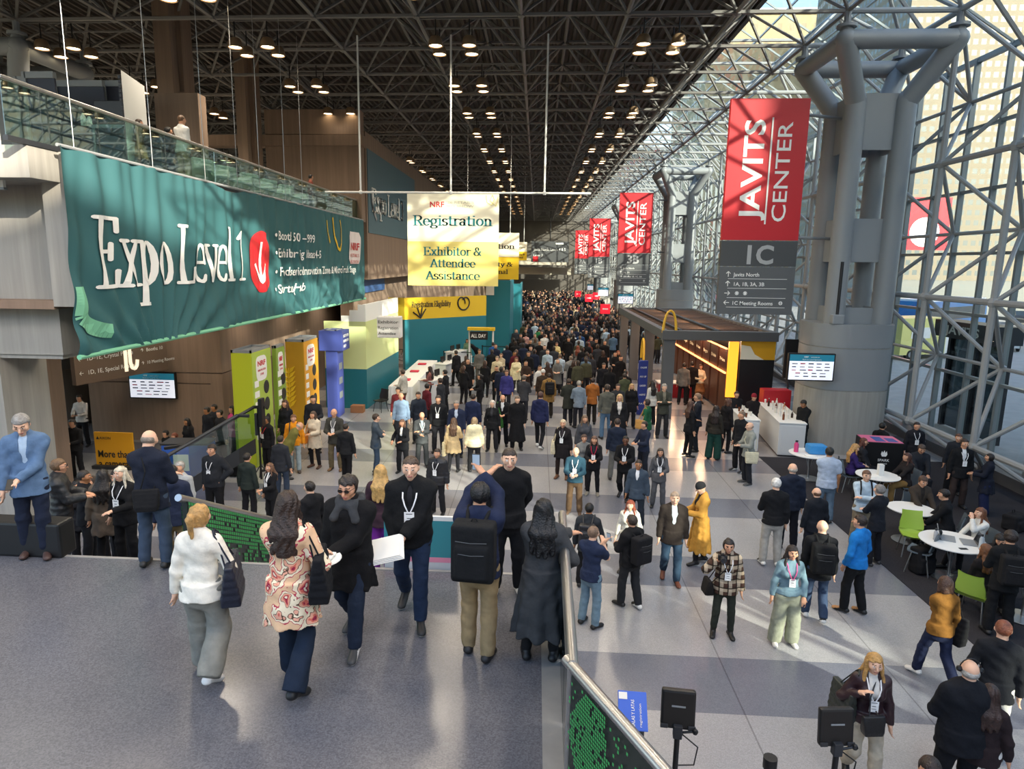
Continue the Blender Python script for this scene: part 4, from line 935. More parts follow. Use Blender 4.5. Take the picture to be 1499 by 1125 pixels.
for k, (p0_, p1_, y0_) in enumerate((((712, 410), (744, 470), 41.5), ((747, 415), (760, 460), 52))):
    a = aty(*p0_, y0_); b = aty(*p1_, y0_)
    t = thing('registration_wall', ['tall teal wall right of the yellow Registration Eligibility wall', 'second teal wall farther down the registration area'][k], 'booth', (a.x, y0_, 0)); w = b.x-a.x
    MB().box((0, 0, 0), (w, .4, a.z)).build('panel', M_TEALB, t); MB().box((-.02, -.02, a.z-.9), (w*.35, 0, a.z-.1)).build('white_patch', M_BADGEW, t); MB().box((w, 0, 0), (w+.1, 6, a.z)).build('return_panel', M_TEALB, t)
a = aty(563, 385, 37)
t = thing('wall_poster', 'blue poster with white writing on the left wall below the grey banner', 'poster', (-8.55, 33.0, 4.3)); MB().box((0, 0, 0), (.05, 4.5, 2.3)).build('board', mat('blue_poster', '3c5c8e', .6), t)
m2 = MB(); F = frame((.06, 0, 0), (0, 1, 0), (0, 0, 1))
for k in range(4): text_mb(('Registration opens', 'Sunday to Tuesday', 'Scan your code', 'at any counter')[k], .26, F @ Matrix.Translation((.3, 1.9-.35*k, 0)), mb=m2)
m2.build('lettering', M_GREYP, t)

# ================================================================== UPPER LEVEL STAND
t = thing('exhibit_board', 'tall white exhibit panel with perforated frame behind the mezzanine glass', 'panel', aty(188, 240, 15.2)); o = Vector(t.location); o.z = 7.6; t.location = o
wq = aty(220, 240, 16.6)-o; ht = aty(187, 102, 15.2).z-7.6
wq.z = 0; MB().add([O, wq, wq+Vector((0, 0, ht)), Vector((0, 0, ht)), Vector((-.06, .1, 0)), wq+Vector((-.06, .1, 0)), wq+Vector((-.06, .1, ht)), Vector((-.06, .1, ht))], [(0, 1, 2, 3), (7, 6, 5, 4), (0, 3, 7, 4), (1, 5, 6, 2), (3, 2, 6, 7)]).build('panel', M_WHITE, t)
mb = MB()
for k in range(22): mb.cbox((-.04, -.012, .15+k*(ht-.3)/21), (.05, .03, .07))
mb.build('perforated_edge', M_BLACK, t)
M_BOOTH = mat('slate_booth_panel', '3b4150', .6)
t = thing('exhibit_booth', 'slate grey booth walls with pale frames on the mezzanine behind the glass', 'booth', (aty(20, 120, 18).x, 18, 7.6)); bx = t.location.x
segs = [(24, 34, 112, 18), (36, 78, 105, 17.5), (82, 150, 118, 19), (153, 187, 118, 19.4)]
for x0, x1, py, yy in segs:
    a = aty(x0, py, yy); b = aty(x1, py, yy); MB().box((a.x-bx, yy-18, 0), (b.x-bx, yy-17.94, a.z-7.6-.14)).build('wall_panel', M_BOOTH, t)
    mb = MB().box((a.x-bx, yy-18.04, a.z-7.6-.16), (b.x-bx, yy-17.9, a.z-7.6)); mb.box((a.x-bx-.07, yy-18.04, 0), (a.x-bx+.03, yy-17.9, a.z-7.6)); mb.build('frame', M_GREYP, t)
t = thing('exhibit_counter', 'black framed counter with monitors beside the tall white panel upstairs', 'counter', (aty(122, 180, 16).x, 16.2, 7.6)); mb = MB().rbox((0, 0, 0), (1.35, .7, 1.35), .02); mb.build('body', M_BLACK, t); MB().box((0, -.03, 1.3), (1.4, .75, 1.38)).box((.1, -.04, .2), (.16, 0, 1.3)).box((1.25, -.04, .2), (1.31, 0, 1.3)).build('frame', M_GREYP, t)
MB().rbox((.1, .1, 1.5), (.9, .2, 1.95), .02).build('monitor', M_BLACK, t)
for k, (x, y) in enumerate(((112, 152), (121, 155))):
    q = aty(x, y+2, 16.2); tag(MB().lathe([(.001, 0), (.06, 0), (.06, .2-.05*k), (.025, .27-.05*k), (.025, .3-.08*k), (.001, .3-.08*k)], n=12).build('bottle', M_WHITE, None, True), ['taller white bottle on the upstairs counter', 'shorter white container on the upstairs counter'][k], 'bottle').location = (q.x, 16.4, 8.985)
t = thing('hanging_sign', 'white sign edge hanging at the far upper left of the frame', 'sign', (aty(6, 265, 11).x, 11, aty(6, 274, 11).z)); MB().box((-2, -.03, 0), (0, .03, 3.2)).build('board', M_WHITE, t); MB().box((-2, -.04, -.04), (0.01, .04, 0)).build('bottom_bar', M_GREYP, t); MB().tube((-.2, 0, 3.2), (-.2, 0, 8), .012, .012, 6).tube((-1.8, 0, 3.2), (-1.8, 0, 8), .012, .012, 6).build('hanging_cable', M_CHROME, t)
# pale lounge chairs behind the glass on the mezzanine
M_PALEUP = mat('pale_upholstery', 'd5dad3', .8)
for k, px in enumerate((312, 345, 378, 405, 430)):
    q = atx(px, 262, XM-.7); t = thing('lounge_chair', 'pale lounge chair behind the mezzanine glass, %s from the man in the white shirt' % ('first', 'second', 'third', 'fourth', 'fifth')[k], 'chair', (XM-.75, q.y, 7.6), 1.2, 'lounge chairs on the mezzanine')
    MB().rbox((-.35, -.35, .25), (.35, .3, .45), .06).build('seat', M_PALEUP, t, True); MB().rbox((-.35, .22, .3), (.35, .38, .9), .06).build('backrest', M_PALEUP, t, True)
    for s in (-1, 1): MB().rbox((s*.38-.06, -.35, .1), (s*.38+.06, .35, .62), .04).build('armrest', M_PALEUP, t, True)
    MB().box((-.3, -.3, 0), (.3, .3, .25)).build('base', M_DARK, t)
# ================================================================== SOFT SHAPES: distance fields meshed as one continuous skin
def unit(v): v = np.asarray(v, float); n = np.linalg.norm(v); return v/n if n > 1e-9 else v
class Soft:
    def __init__(s): s.P = []
    def cone(s, a, b, ra, rb=None, k=.03, flat=None, cap=False, op='u'):
        s.P.append(('cone', np.array(a, float), np.array(b, float), ra, ra if rb is None else rb, k, flat, cap, op)); return s
    def ell(s, c, r, R=None, k=.03, op='u'):
        s.P.append(('ell', np.array(c, float), np.array(r, float), np.eye(3) if R is None else np.array(R), None, k, None, None, op)); return s
    def box(s, c, h, R=None, rd=.02, k=.02, op='u'):
        s.P.append(('box', np.array(c, float), np.array(h, float), np.eye(3) if R is None else np.array(R), rd, k, None, None, op)); return s
    def aabb(s, p):
        t = p[0]
        if t == 'cone':
            r = max(p[3], p[4])*(1.05 if p[6] is None else max(1.05, 1.05*p[6][1])); return np.minimum(p[1], p[2])-r, np.maximum(p[1], p[2])+r
        e = np.abs(p[3]) @ (p[2]+(p[4] or 0)); return p[1]-e, p[1]+e
    def mesh(s, h, warp=None):
        A = [s.aabb(p) for p in s.P if p[8] == 'u']
        lo = np.min([a[0] for a in A], 0)-3*h; hi = np.max([a[1] for a in A], 0)+3*h
        n = np.ceil((hi-lo)/h).astype(int)+1
        D = np.full(n, .5, np.float32); ax = [lo[i]+h*np.arange(n[i]) for i in range(3)]
        for p in s.P:
            t, op, k = p[0], p[8], max(p[5], 1e-4); a, b = s.aabb(p); m = (k+2.5*h) if op == 'u' else 2*h
            i0 = np.clip(np.floor((a-m-lo)/h).astype(int), 0, n); i1 = np.clip(np.ceil((b+m-lo)/h).astype(int)+1, 0, n)
            if np.any(i1 <= i0): continue
            sl = tuple(slice(i0[i], i1[i]) for i in range(3))
            X = ax[0][sl[0]][:, None, None]; Y = ax[1][sl[1]][None, :, None]; Z = ax[2][sl[2]][None, None, :]
            if t == 'cone':
                ba = p[2]-p[1]; L2 = ba@ba
                x, y, z = X-p[1][0], Y-p[1][1], Z-p[1][2]
                if L2 < 1e-9: hh = 0.0
                else:
                    tt = (x*ba[0]+y*ba[1]+z*ba[2])/L2; hh = np.clip(tt, 0, 1)
                q = tt if (p[7] and L2 > 1e-9) else hh
                x, y, z = x-ba[0]*q, y-ba[1]*q, z-ba[2]*q
                f = 1
                if p[6] is not None:
                    nn, f = unit(p[6][0]), p[6][1]; c = (x*nn[0]+y*nn[1]+z*nn[2])*(1/f-1); x, y, z = x+nn[0]*c, y+nn[1]*c, z+nn[2]*c
                d = (np.sqrt(x*x+y*y+z*z)-(p[3]+(p[4]-p[3])*hh))*min(f, 1)
                if p[7]: L = math.sqrt(L2); d = np.maximum(d, np.maximum(-tt*L, tt*L-L))
            else:
                R = p[3]; x, y, z = X-p[1][0], Y-p[1][1], Z-p[1][2]
                u = [x*R[0, i]+y*R[1, i]+z*R[2, i] for i in range(3)]
                if t == 'ell': d = (np.sqrt(sum((u[i]/p[2][i])**2 for i in range(3)))-1)*p[2].min()
                else:
                    q = [np.abs(u[i])-p[2][i] for i in range(3)]
                    d = np.sqrt(sum(np.maximum(v, 0)**2 for v in q))+np.minimum(np.maximum(np.maximum(q[0], q[1]), q[2]), 0)-p[4]
            B = D[sl]
            if op == 'u':
                g = np.clip(.5+.5*(B-d)/k, 0, 1); D[sl] = B*(1-g)+d*g-k*g*(1-g)
            else: D[sl] = np.maximum(B, -d)
        if warp is not None: D += warp(ax[0][:, None, None], ax[1][None, :, None], ax[2][None, None, :]).astype(np.float32)
        return surfnet(D, lo, h)
def surfnet(D, lo, h):
    S = D < 0; nx, ny, nz = D.shape
    c = np.zeros((nx-1, ny-1, nz-1), np.uint8)
    for i in (0, 1):
        for j in (0, 1):
            for k in (0, 1): c += S[i:nx-1+i, j:ny-1+j, k:nz-1+k]
    idx = np.argwhere((c > 0) & (c < 8)); N = len(idx)
    if N == 0: return np.zeros((0, 3)), np.zeros((0, 4), int)
    lut = np.full(c.shape, -1, np.int32); lut[tuple(idx.T)] = np.arange(N)
    off = [(i, j, k) for i in (0, 1) for j in (0, 1) for k in (0, 1)]
    V = np.stack([D[idx[:, 0]+o[0], idx[:, 1]+o[1], idx[:, 2]+o[2]] for o in off], 1)
    acc = np.zeros((N, 3)); cnt = np.zeros(N)
    for a in range(8):
        for b in range(a+1, 8):
            oa, ob = np.array(off[a]), np.array(off[b])
            if np.abs(oa-ob).sum() != 1: continue
            m = (V[:, a] < 0) != (V[:, b] < 0)
            t = V[m, a]/(V[m, a]-V[m, b]); acc[m] += oa+(ob-oa)*t[:, None]; cnt[m] += 1
    verts = lo+h*(idx+acc/cnt[:, None]); F = []
    for ax in range(3):
        sa = [slice(None)]*3; sb = [slice(None)]*3; sa[ax] = slice(0, -1); sb[ax] = slice(1, None)
        e = np.argwhere(S[tuple(sa)] != S[tuple(sb)]); u, v = (ax+1) % 3, (ax+2) % 3
        e = e[(e[:, u] > 0) & (e[:, v] > 0) & (e[:, u] < D.shape[u]-1) & (e[:, v] < D.shape[v]-1)]
        if not len(e): continue
        du = np.zeros(3, int); dv = np.zeros(3, int); du[u] = 1; dv[v] = 1
        q = np.stack([lut[tuple((e-du-dv).T)], lut[tuple((e-dv).T)], lut[tuple(e.T)], lut[tuple((e-du).T)]], 1)
        fl = ~S[tuple(e.T)]; q[fl] = q[fl][:, ::-1]; F.append(q)
    F = np.concatenate(F); F = F[(F >= 0).all(1)]; return verts, F
def np_mesh(name, V, F, mats, parent=None, idx=None, smooth=True):
    me = bpy.data.meshes.new(name); me.vertices.add(len(V)); me.vertices.foreach_set('co', np.asarray(V, np.float32).ravel())
    me.loops.add(F.size); me.loops.foreach_set('vertex_index', F.ravel().astype(np.int32)); me.polygons.add(len(F))
    me.polygons.foreach_set('loop_start', np.arange(0, F.size, F.shape[1], dtype=np.int32)); me.polygons.foreach_set('loop_total', np.full(len(F), F.shape[1], np.int32))
    for m in (mats if isinstance(mats, (list, tuple)) else [mats]): me.materials.append(m)
    if idx is not None: me.polygons.foreach_set('material_index', idx.astype(np.int32))
    me.polygons.foreach_set('use_smooth', np.ones(len(F), bool)); me.update(calc_edges=True); me.validate()
    return link(name, me, parent)

# ================================================================== PEOPLE
SKIN = [mat('skin_%d' % i, c, .55, 0, .4) for i, c in enumerate(('e3b598', 'd19c7c', 'a8744f', '6b452f'))]
M_EYE = mat('eye_dark', '2a2320', .25); M_EYEW = mat('eye_white', 'e8e4de', .3); M_LIP = mat('lips', 'b06a5e', .5); M_BROW = mat('brow', '3a2a20', .8)
def hairmat(c):
    m = mat('hair_%s' % c, c, .42, 0, .5, noise=.35, nscale=22, bump=.6, bscale=70); return m
def rot(yaw=0, pitch=0, roll=0):
    cy, sy, cp, sp, cr, sr = math.cos(yaw), math.sin(yaw), math.cos(pitch), math.sin(pitch), math.cos(roll), math.sin(roll)
    return np.array([[cy, -sy, 0], [sy, cy, 0], [0, 0, 1]]) @ np.array([[1, 0, 0], [0, cp, -sp], [0, sp, cp]]) @ np.array([[cr, 0, sr], [0, 1, 0], [-sr, 0, cr]])
def ik(a, t, l1, l2, hint):
    a = np.array(a, float); t = np.array(t, float); d = t-a; L = np.linalg.norm(d); u = unit(d)
    if L > (l1+l2)*.995: L = (l1+l2)*.995; t = a+u*L
    x = (l1*l1-l2*l2+L*L)/(2*L); y = math.sqrt(max(l1*l1-x*x, 0)); hp = np.array(hint, float); hp = unit(hp-u*(hp@u)); return a+u*x+hp*y, t
ARM = {'down': (.25, .02, .445), 'swingf': (.24, .22, .47), 'swingb': (.25, -.20, .47), 'bent': (.07, .30, .63), 'chest': (.03, .24, .70), 'hip': (.185, .04, .56), 'pocket': (.21, .09, .50),
       'carry': (.16, .34, .585), 'strap': (.13, .13, .765), 'photo': (.07, .27, .955), 'camera': (.04, .25, .86), 'cross': (-.10, .20, .67), 'table': (.12, .40, .56), 'face': (.04, .2, .86), 'front': (.02, .2, .52),
       'out': (.38, .22, .60), 'wave': (.14, .28, .74), 'lap': (.09, .3, .40), 'type': (.10, .42, .52), 'bag': (.24, .16, .60), 'behind': (.08, -.17, .52)}
WHO = {}
def person(who, ft=None, hd=None, z=0.0, H=None, face=0, sex='m', top=('sweater', '222222'), bot=('trousers', '26262a'), hair=('short', '2a1e16'), skin=1, shoe=('shoe', '1b1b1d'),
           arms=('down', 'down'), pose='stand', head=(0, 0), g=1.0, lean=0, res=None, badge=None, loc=None, stride=None, scarf=None, hood=None, glasses=None, group=None, seat=.46, extra=None, cat='person', name='person'):
    dH = {'m': 1.76, 'f': 1.64}[sex]
    if loc is not None: p = Vector(loc); z = p.z; H = H or dH
    elif ft is not None:
        p = at(ft[0], ft[1], z)
        if H is None:
            H = dH
            if hd is not None:
                zz = np.linspace(1.2, 2.4, 61); py = [pix((p.x, p.y, z+q))[1] for q in zz]; H = float(np.interp(-hd[1], -np.array(py), zz)); H = min(max(H, dH-.14), dH+.15)
    else:
        H = H or dH; top_z = z+(H if pose != 'sit' else H*.5+seat+.03); p = at(hd[0], hd[1], top_z)
    p.z = z
    t = thing(name, who, cat, p, math.radians(face), group); WHO[who] = t
    dist = max(p.y, 2); h = res or (.0095 if dist < 7.6 else .0135 if dist < 12 else .017 if dist < 18 else .021 if dist < 27 else .027)
    near = h < .0145; F_ = {'m': 1.0, 'f': .88}[sex]; s = H/1.75
    sw = .186*s*(1.0 if sex == 'm' else .87)*(.9+.1*g); hipw = .09*s
    hz = .525*H if pose != 'sit' else seat+.09
    la, lb = .245*H, .245*H
    # ---- legs
    st = stride if stride is not None else {'walk': .52, 'step': .3}.get(pose, 0)
    legs = []
    for sx, fy in ((-1, st/2), (1, -st/2)):
        hip = np.array([sx*hipw, 0, hz]); yaw = -sx*.18
        if pose == 'sit': ank = np.array([sx*(hipw+.04), .43*s+.05+.06*sx, .085]); hint = (0, .3, 1)
        else:
            lift = 0 if fy >= 0 or st < .25 else .09
            ank = np.array([sx*(hipw+.015+(.03 if st == 0 else 0)), fy-.02, .085*s+lift]); hint = (sx*.1, 1, .15)
        kn, ank = ik(hip, ank, la, lb*.93, hint); fd = np.array([-math.sin(yaw), math.cos(yaw), 0])
        drop = .055*s; toe = ank+fd*.155*s-np.array([0, 0, drop+(max(ank[2]-.085*s, 0))*.9]); toe[2] = max(toe[2], .028*s); heel = ank-fd*.045*s-np.array([0, 0, drop-(.0)]); legs.append((hip, kn, ank, toe, heel))
    # ---- trunk (lean tips everything above the hips forward)
    RL = rot(0, -lean, 0); piv = np.array([0, 0, hz])
    dz = hz-.525*H
    U = lambda q: piv+RL @ (np.array(q, float)+np.array([0, 0, dz])-piv)
    S0 = [U((sx*sw*.95, -.005, .792*H)) for sx in (-1, 1)]; fl = RL @ np.array([0, 1., 0])
    hy, hp_ = math.radians(head[0]), math.radians(-head[1]); RH = RL @ rot(hy, hp_)
    nb = U((0, -.012, .825*H)); nt = U((0, .008, .872*H)); hs = s*(1.0 if sex == 'm' else .96)
    hc = nt+RH @ np.array([0, .022*hs, .078*hs])
    HP = lambda x, y, zz: hc+RH @ (np.array([x, y, zz])*hs)
    arm = []
    for i, sx in ((0, -1), (1, 1)):
        a = arms[i]
        if isinstance(a, str): tx, ty, tz = ARM[a]; tgt = U((sx*tx*(1 if a in ('cross',) else 1), ty, tz*H))
        else: tgt = U((a[0], a[1], a[2]*H))
        a_ = a if isinstance(a, str) else ''
        hint = {'down': (sx*.5, -1, 0), 'hip': (sx*1.4, -.6, 0), 'photo': (sx*1.0, .1, -.5), 'camera': (sx*.9, .1, -1), 'strap': (sx*.8, -.1, -1), 'cross': (sx*1, .1, -.5)}.get(a_, (sx*.7, -.5, -.8))
        el, wr = ik(S0[i], tgt, .168*H, .148*H, RL @ np.array(hint)); arm.append((S0[i], el, wr))
    gw = g*F_
    def trunk(q, e=0.0, low=.50):
        q.cone(U((0, .0, low*H)), U((0, -.005, .575*H)), (.150 if sex == 'm' else .162)*s*g+e, (.135 if sex == 'm' else .118)*s*g+e, .05, ((0, 1, 0), .68))
        q.cone(U((0, 0, .60*H)), U((0, .004, .745*H)), (.135 if sex == 'm' else .115)*s*g+e, .165*s*gw+e, .05, (fl, .64))
        if g > 1.12: q.ell(U((0, .07*s, .60*H)), np.array([.13, .10, .14])*s*g+e, None, .06)
        q.cone(U((-sw+.055, -.012, .772*H)), U((sw-.055, -.012, .772*H)), .062*s+e, None, .05)
        for sx in (-1, 1): q.cone(U((0, -.012, .835*H)), U((sx*sw*.8, -.008, .795*H)), .040*s+e*.8, .042*s+e*.6, .05)
        if sex == 'f':
            for sx in (-1, 1): q.ell(U((sx*.065*s, .085*s, .725*H)), np.array([.058, .05, .06])*s+e*.8, None, .04)
    # ---- body: one continuous skin
    B = Soft(); trunk(B); B.cone(nb, nt, .060*s*(1 if sex == 'm' else .85), .052*s*(1 if sex == 'm' else .85), .03)
    B.ell(HP(0, -.008, .022), np.array([.076, .096, .088])*hs, RH, .02); B.cone(HP(0, .022, -.02), HP(0, .05, -.082), .062*hs, .030*hs, .03); B.cone(HP(0, -.02, -.02), HP(0, -.015, -.07), .05*hs, .045*hs, .03)
    if h < .022:
        B.cone(HP(0, .088, .012), HP(0, .112, -.026), .009*hs, .0155*hs, .012); B.ell(HP(0, .075, -.06), np.array([.026, .022, .012])*hs, RH, .012)
        for sx in (-1, 1):
            B.ell(HP(sx*.031, .094, .010), np.array([.019, .010, .011])*hs, RH, .006, 's'); B.ell(HP(sx*.031, .078, .012), np.array([.016, .012, .012])*hs, RH, .004); B.cone(HP(sx*.018, .088, .03), HP(sx*.045, .078, .032), .008*hs, None, .012)
            B.ell(HP(sx*.078, -.008, .004), np.array([.011, .02, .032])*hs, RH, .008); B.ell(HP(sx*.05, .06, -.012), np.array([.022, .022, .026])*hs, RH, .02)
    B.mark = None
    fr_ = max(.0088*s, .62*h)
    for i, sx in ((0, -1), (1, 1)):
        S_, E_, W_ = arm[i]; B.cone(S_, E_, .049*s*gw, .039*s*gw, .03); B.cone(E_, W_, .041*s*gw, .027*s*gw, .02)
        u = unit(W_-E_); side = unit(np.cross(u, np.array([0, 0, 1.]))) if abs(u[2]) < .9 else np.array([0, 1., 0]); nrm = unit(np.cross(side, u)); 
        if abs(u[2]) >= .9: side = unit(np.array([0, 1., 0])-u*u[1]); nrm = unit(np.cross(u, side))*(-sx)
        if abs(u[2]) < .9: side = side*1.0
        pal = W_+u*.048*s; B.cone(W_, W_+u*.02*s, .026*s, .024*s, .015); B.box(pal, np.array([.030, .034, .007])*s, np.stack([side, u, nrm], 1), .008*s, .015)
        for k in range(4):
            o = W_+u*.088*s+side*(-.027+.018*k)*s; Lf = (.062, .072, .068, .052)[k if sx*1 > 0 else 3-k]*s; cu = -nrm*.5
            m_ = o+unit(u+cu*.4)*Lf*.5; e_ = m_+unit(u*.7+cu*1.5)*Lf*.5; B.cone(o-u*.01, m_, fr_, fr_*.92, .005); B.cone(m_, e_, fr_*.92, fr_*.8, .004)
        tb = W_+u*.03*s-side*sx*.028*s*(1 if abs(u[2]) < .9 else -1)*(-1 if abs(u[2]) < .9 else 1); td = unit(u*.8+(tb-W_-u*.03*s)/(.028*s)*.75-nrm*.4); B.cone(tb, tb+td*.035*s, fr_*1.15, fr_, .01); B.cone(tb+td*.035*s, tb+td*.035*s+unit(td+u*.5)*.028*s, fr_, fr_*.85, .004)
        arm[i] = (S_, E_, W_, u, side, nrm)
    for hip, kn, ank, toe, heel in legs:
        B.cone(hip, kn, .082*s*g, .055*s, .04); B.cone(kn, ank, .056*s, .036*s, .03); B.cone(heel, toe, .032*s, .026*s, .03)
    V, Fq = B.mesh(h); sk = SKIN[skin]; cen = V[Fq].mean(1); q = (cen-hc) @ RH/hs; mi = np.zeros(len(Fq), int)
    if h < .018:
        for sx in (-1, 1):
            e = np.hypot(q[:, 0]-sx*.031, (q[:, 2]-.010)*1.5); on = (q[:, 1] > .06)
            mi[on & (e < .0125)] = 2; mi[on & (e < .009)] = 1
            mi[on & (np.abs(q[:, 0]-sx*.032) < .019) & (np.abs(q[:, 2]-.032-.08*(.03-abs(q[:, 0]-sx*.032))) < .0055)] = 4
        mi[(q[:, 1] > .068) & (np.abs(q[:, 0]) < .024) & (np.abs(q[:, 2]+.059) < .008)] = 3
    np_mesh('body', V, Fq, [sk, M_EYE, M_EYEW, M_LIP, M_BROW] if h < .018 else sk, t, mi if h < .018 else None)
    # ---- bottoms
    bk, bc = bot[0], bot[1]; bm_ = bot[2] if len(bot) > 2 else fab(bc)
    T = Soft(); ez = {'trousers': .016, 'jeans': .012, 'wide': .03, 'flare': .008, 'slim': .006, 'skirt': .02}[bk]
    T.cone(U((0, 0, .485*H)), U((0, -.003, .565*H)), (.150 if sex == 'm' else .160)*s*g+ez*.6, .132*s*g+ez*.4, .04, ((0, 1, 0), .70), True)
    T.ell(U((0, 0, .478*H)), np.array([(.150 if sex == 'm' else .160)*s*g+ez*.6, ((.150 if sex == 'm' else .160)*s*g+ez*.6)*.72, .135*s]), None, .04)
    for hip, kn, ank, toe, heel in legs:
        rk, ra_ = {'trousers': (.066, .060), 'jeans': (.064, .058), 'wide': (.092, .10), 'flare': (.062, .092), 'slim': (.057, .043), 'skirt': (.1, .1)}[bk]
        T.cone(hip, kn, .088*s*g+ez*.7, rk*s*(1+.5*(g-1))+ez*.3, .035); e_ = ank+(ank-kn)/np.linalg.norm(ank-kn)*(.028 if bk not in ('flare', 'wide') else .04)*s
        if bk == 'skirt': continue
        T.cone(kn, e_, rk*s*(1+.5*(g-1))+ez*.3, ra_*s+ez*.25, .02, None, True); T.cone(kn, kn+(e_-kn)*.8, rk*s+ez*.3, (rk*.2+ra_*.8)*s+ez*.2, .03)
    def folds(amp, kz=26.0, kx=19.0, zl=None):
        ph = (p.x*3.1+p.y*1.7) % 6
        def f(X, Y, Z):
            w = np.sin(X*kx+2*np.sin(Z*9+ph)+Y*7)*np.sin(Z*kz+2.4*np.sin(X*8+Y*6+ph))+.6*np.sin(Z*kz*1.9+X*23-Y*17+ph)*np.sin(Y*21+ph)
            return amp*w
        return f
    if bk == 'skirt': T.cone((0, 0, .30*H), (0, 0, .5*H), .26*s, .17*s, .03, ((0, 1, 0), .8), True)
    V, Fq = T.mesh(h, folds(.0035 if near else .003, 30 if pose != 'sit' else 24)); np_mesh('trousers' if bk != 'skirt' else 'skirt', V, Fq, bm_, t)
    # ---- shoes
    kd, scol = shoe; sm = mat('shoe_%s' % scol, scol, .5); sole = mat('sole_white', 'dcdcd8', .6) if kd in ('sneaker',) else M_BLACK
    for hip, kn, ank, toe, heel in legs:
        Q = Soft(); d = unit(toe-heel); hl = heel.copy(); Q.cone(hl, toe, .041*s, .038*s, .02, ((0, 0, 1), .62)); Q.cone(hl+(0, 0, .015), ank-(0, 0, .01), .04*s, .042*s, .03); Q.cone(toe-d*.02, ank+d*.02-(0, 0, .035), .034*s, .035*s, .03)
        if kd == 'boot': Q.cone(ank, ank+(kn-ank)*.28, .047*s, .05*s, .02, None, True)
        V, Fq = Q.mesh(min(h, .014)); lo_ = V[:, 2].min(); cz = V[Fq].mean(1); c_ = cz[:, 2]-lo_-(0 if ank[2] < .1 else np.maximum(0, -(cz-toe) @ np.array([0, 1, 0])*.55)); np_mesh('shoe', V, Fq, [sm, sole], t, (c_ < .022).astype(int))
    # ---- top
    tk, tc = top[0], top[1]; inner = top[2] if len(top) > 2 else None; tm = tc if not isinstance(tc, str) else fab(tc, 'cloth' if tk not in ('puffer', 'leather') else 'shell')
    e = {'shirt': .014, 'sweater': .018, 'jacket': .021, 'leather': .020, 'puffer': .042, 'coat': .034, 'hoodie': .028, 'longcoat': .036, 'blouse': .018}[tk]
    hem = {'shirt': .475, 'sweater': .48, 'jacket': .44, 'leather': .50, 'puffer': .46, 'coat': .36, 'hoodie': .465, 'longcoat': .17, 'blouse': .52}[tk]
    G_ = Soft(); trunk(G_, e, .53); rt = (.150 if sex == 'm' else .160)*s*g+max(e, ez*.7+.016)
    if pose == 'sit': hem = max(hem, .49)
    fla = 1.0 if tk in ('shirt', 'sweater', 'puffer', 'hoodie', 'leather', 'blouse') else 1.06 if tk == 'jacket' else 1.22 if tk == 'coat' else 1.45
    G_.cone(np.array([0, 0, hem*H+dz]), U((0, 0, .57*H)), max(rt*fla, hipw+.088*s*g+ez*.7+.013), rt*.95, .03, ((0, 1, 0), .80), True)
    for i, sx in ((0, -1), (1, 1)):
        S_, E_, W_ = arm[i][:3]; we = W_-unit(W_-E_)*.012
        if tk == 'shirt' and extra == 'short_sleeve': G_.cone(S_, S_+(E_-S_)*.8, .056*s*gw+e*.7, .054*s*gw+e*.8, .03, None, True); G_.cone(S_, S_+(E_-S_)*.5, .056*s*gw+e*.7, .053*s*gw+e*.8, .03); continue
        G_.cone(S_, E_, .050*s*gw+e*.7, .043*s*gw+e*.7, .035); G_.cone(E_, we, .044*s*gw+e*.7, .030*s*gw+e*.75, .018, None, True); G_.cone(E_, E_+(we-E_)*.8, .044*s*gw+e*.7, .033*s*gw+e*.7, .02)
    if tk in ('jacket', 'coat', 'longcoat', 'leather', 'shirt', 'hoodie', 'puffer'): G_.cone(nb-RL @ np.array([0, .002, .012])*s, nb+(nt-nb)*.42, .074*s+e*.3, .064*s+e*.25, .02, None, True)
    if tk == 'hoodie' or hood: G_.ell(nb+RL @ np.array([0, -.075, .0])*s, np.array([.10, .055, .07])*s, None, .03)
    if inner:                                                  # open front: cut a narrow V and let the shirt show
        w_ = {'jacket': .05, 'leather': .06, 'coat': .045, 'longcoat': .07, 'puffer': .03, 'hoodie': .03, 'shirt': .03}.get(tk, .04)*s
        R45 = RL @ rot(0, 0, PI/4); zl = {'jacket': .60, 'coat': .62, 'puffer': .68}.get(tk, .52)
        tip = U((0, .17, zl*H)); top_ = U((0, .15, .86*H)); G_.cone(tip, top_, w_*.2, w_*1.25, .001, ((0, 1, 0), 2.2), False, 's')
        if tk in ('leather', 'longcoat'): G_.cone(U((0, .17, hem*H-.05)), tip, w_*.9, w_*.4, .001, ((0, 1, 0), 2.2), False, 's')
    wf = folds(.005 if near else .004, 24)
    if tk == 'puffer':
        wf0 = wf; wf = lambda X, Y, Z: wf0(X, Y, Z)*.6+.006*np.abs(np.sin(Z*PI/.085))-.004
    if tk in ('longcoat', 'coat'):
        wf1 = wf; wf = lambda X, Y, Z: wf1(X, Y, Z)+.018*np.clip((.56*H-Z)/(.4*H), 0, 1)*np.sin(np.arctan2(Y*1.3, X)*9+1)
    V, Fq = G_.mesh(h, wf); np_mesh({'shirt': 'shirt', 'sweater': 'sweater', 'jacket': 'jacket', 'leather': 'jacket', 'puffer': 'puffer_jacket', 'coat': 'coat', 'hoodie': 'hoodie', 'longcoat': 'long_coat', 'blouse': 'blouse'}[tk], V, Fq, tm, t)
    if inner:
        I_ = Soft(); trunk(I_, .010, .50); I_.cone(nb, nb+(nt-nb)*.25, .068*s, .06*s, .02); V, Fq = I_.mesh(h); np_mesh('shirt', V, Fq, fab(inner), t)
    # ---- hair / hat
    hk, hcol = hair; hm = fab(hcol) if hk == 'beanie' else hairmat(hcol) if hcol else None
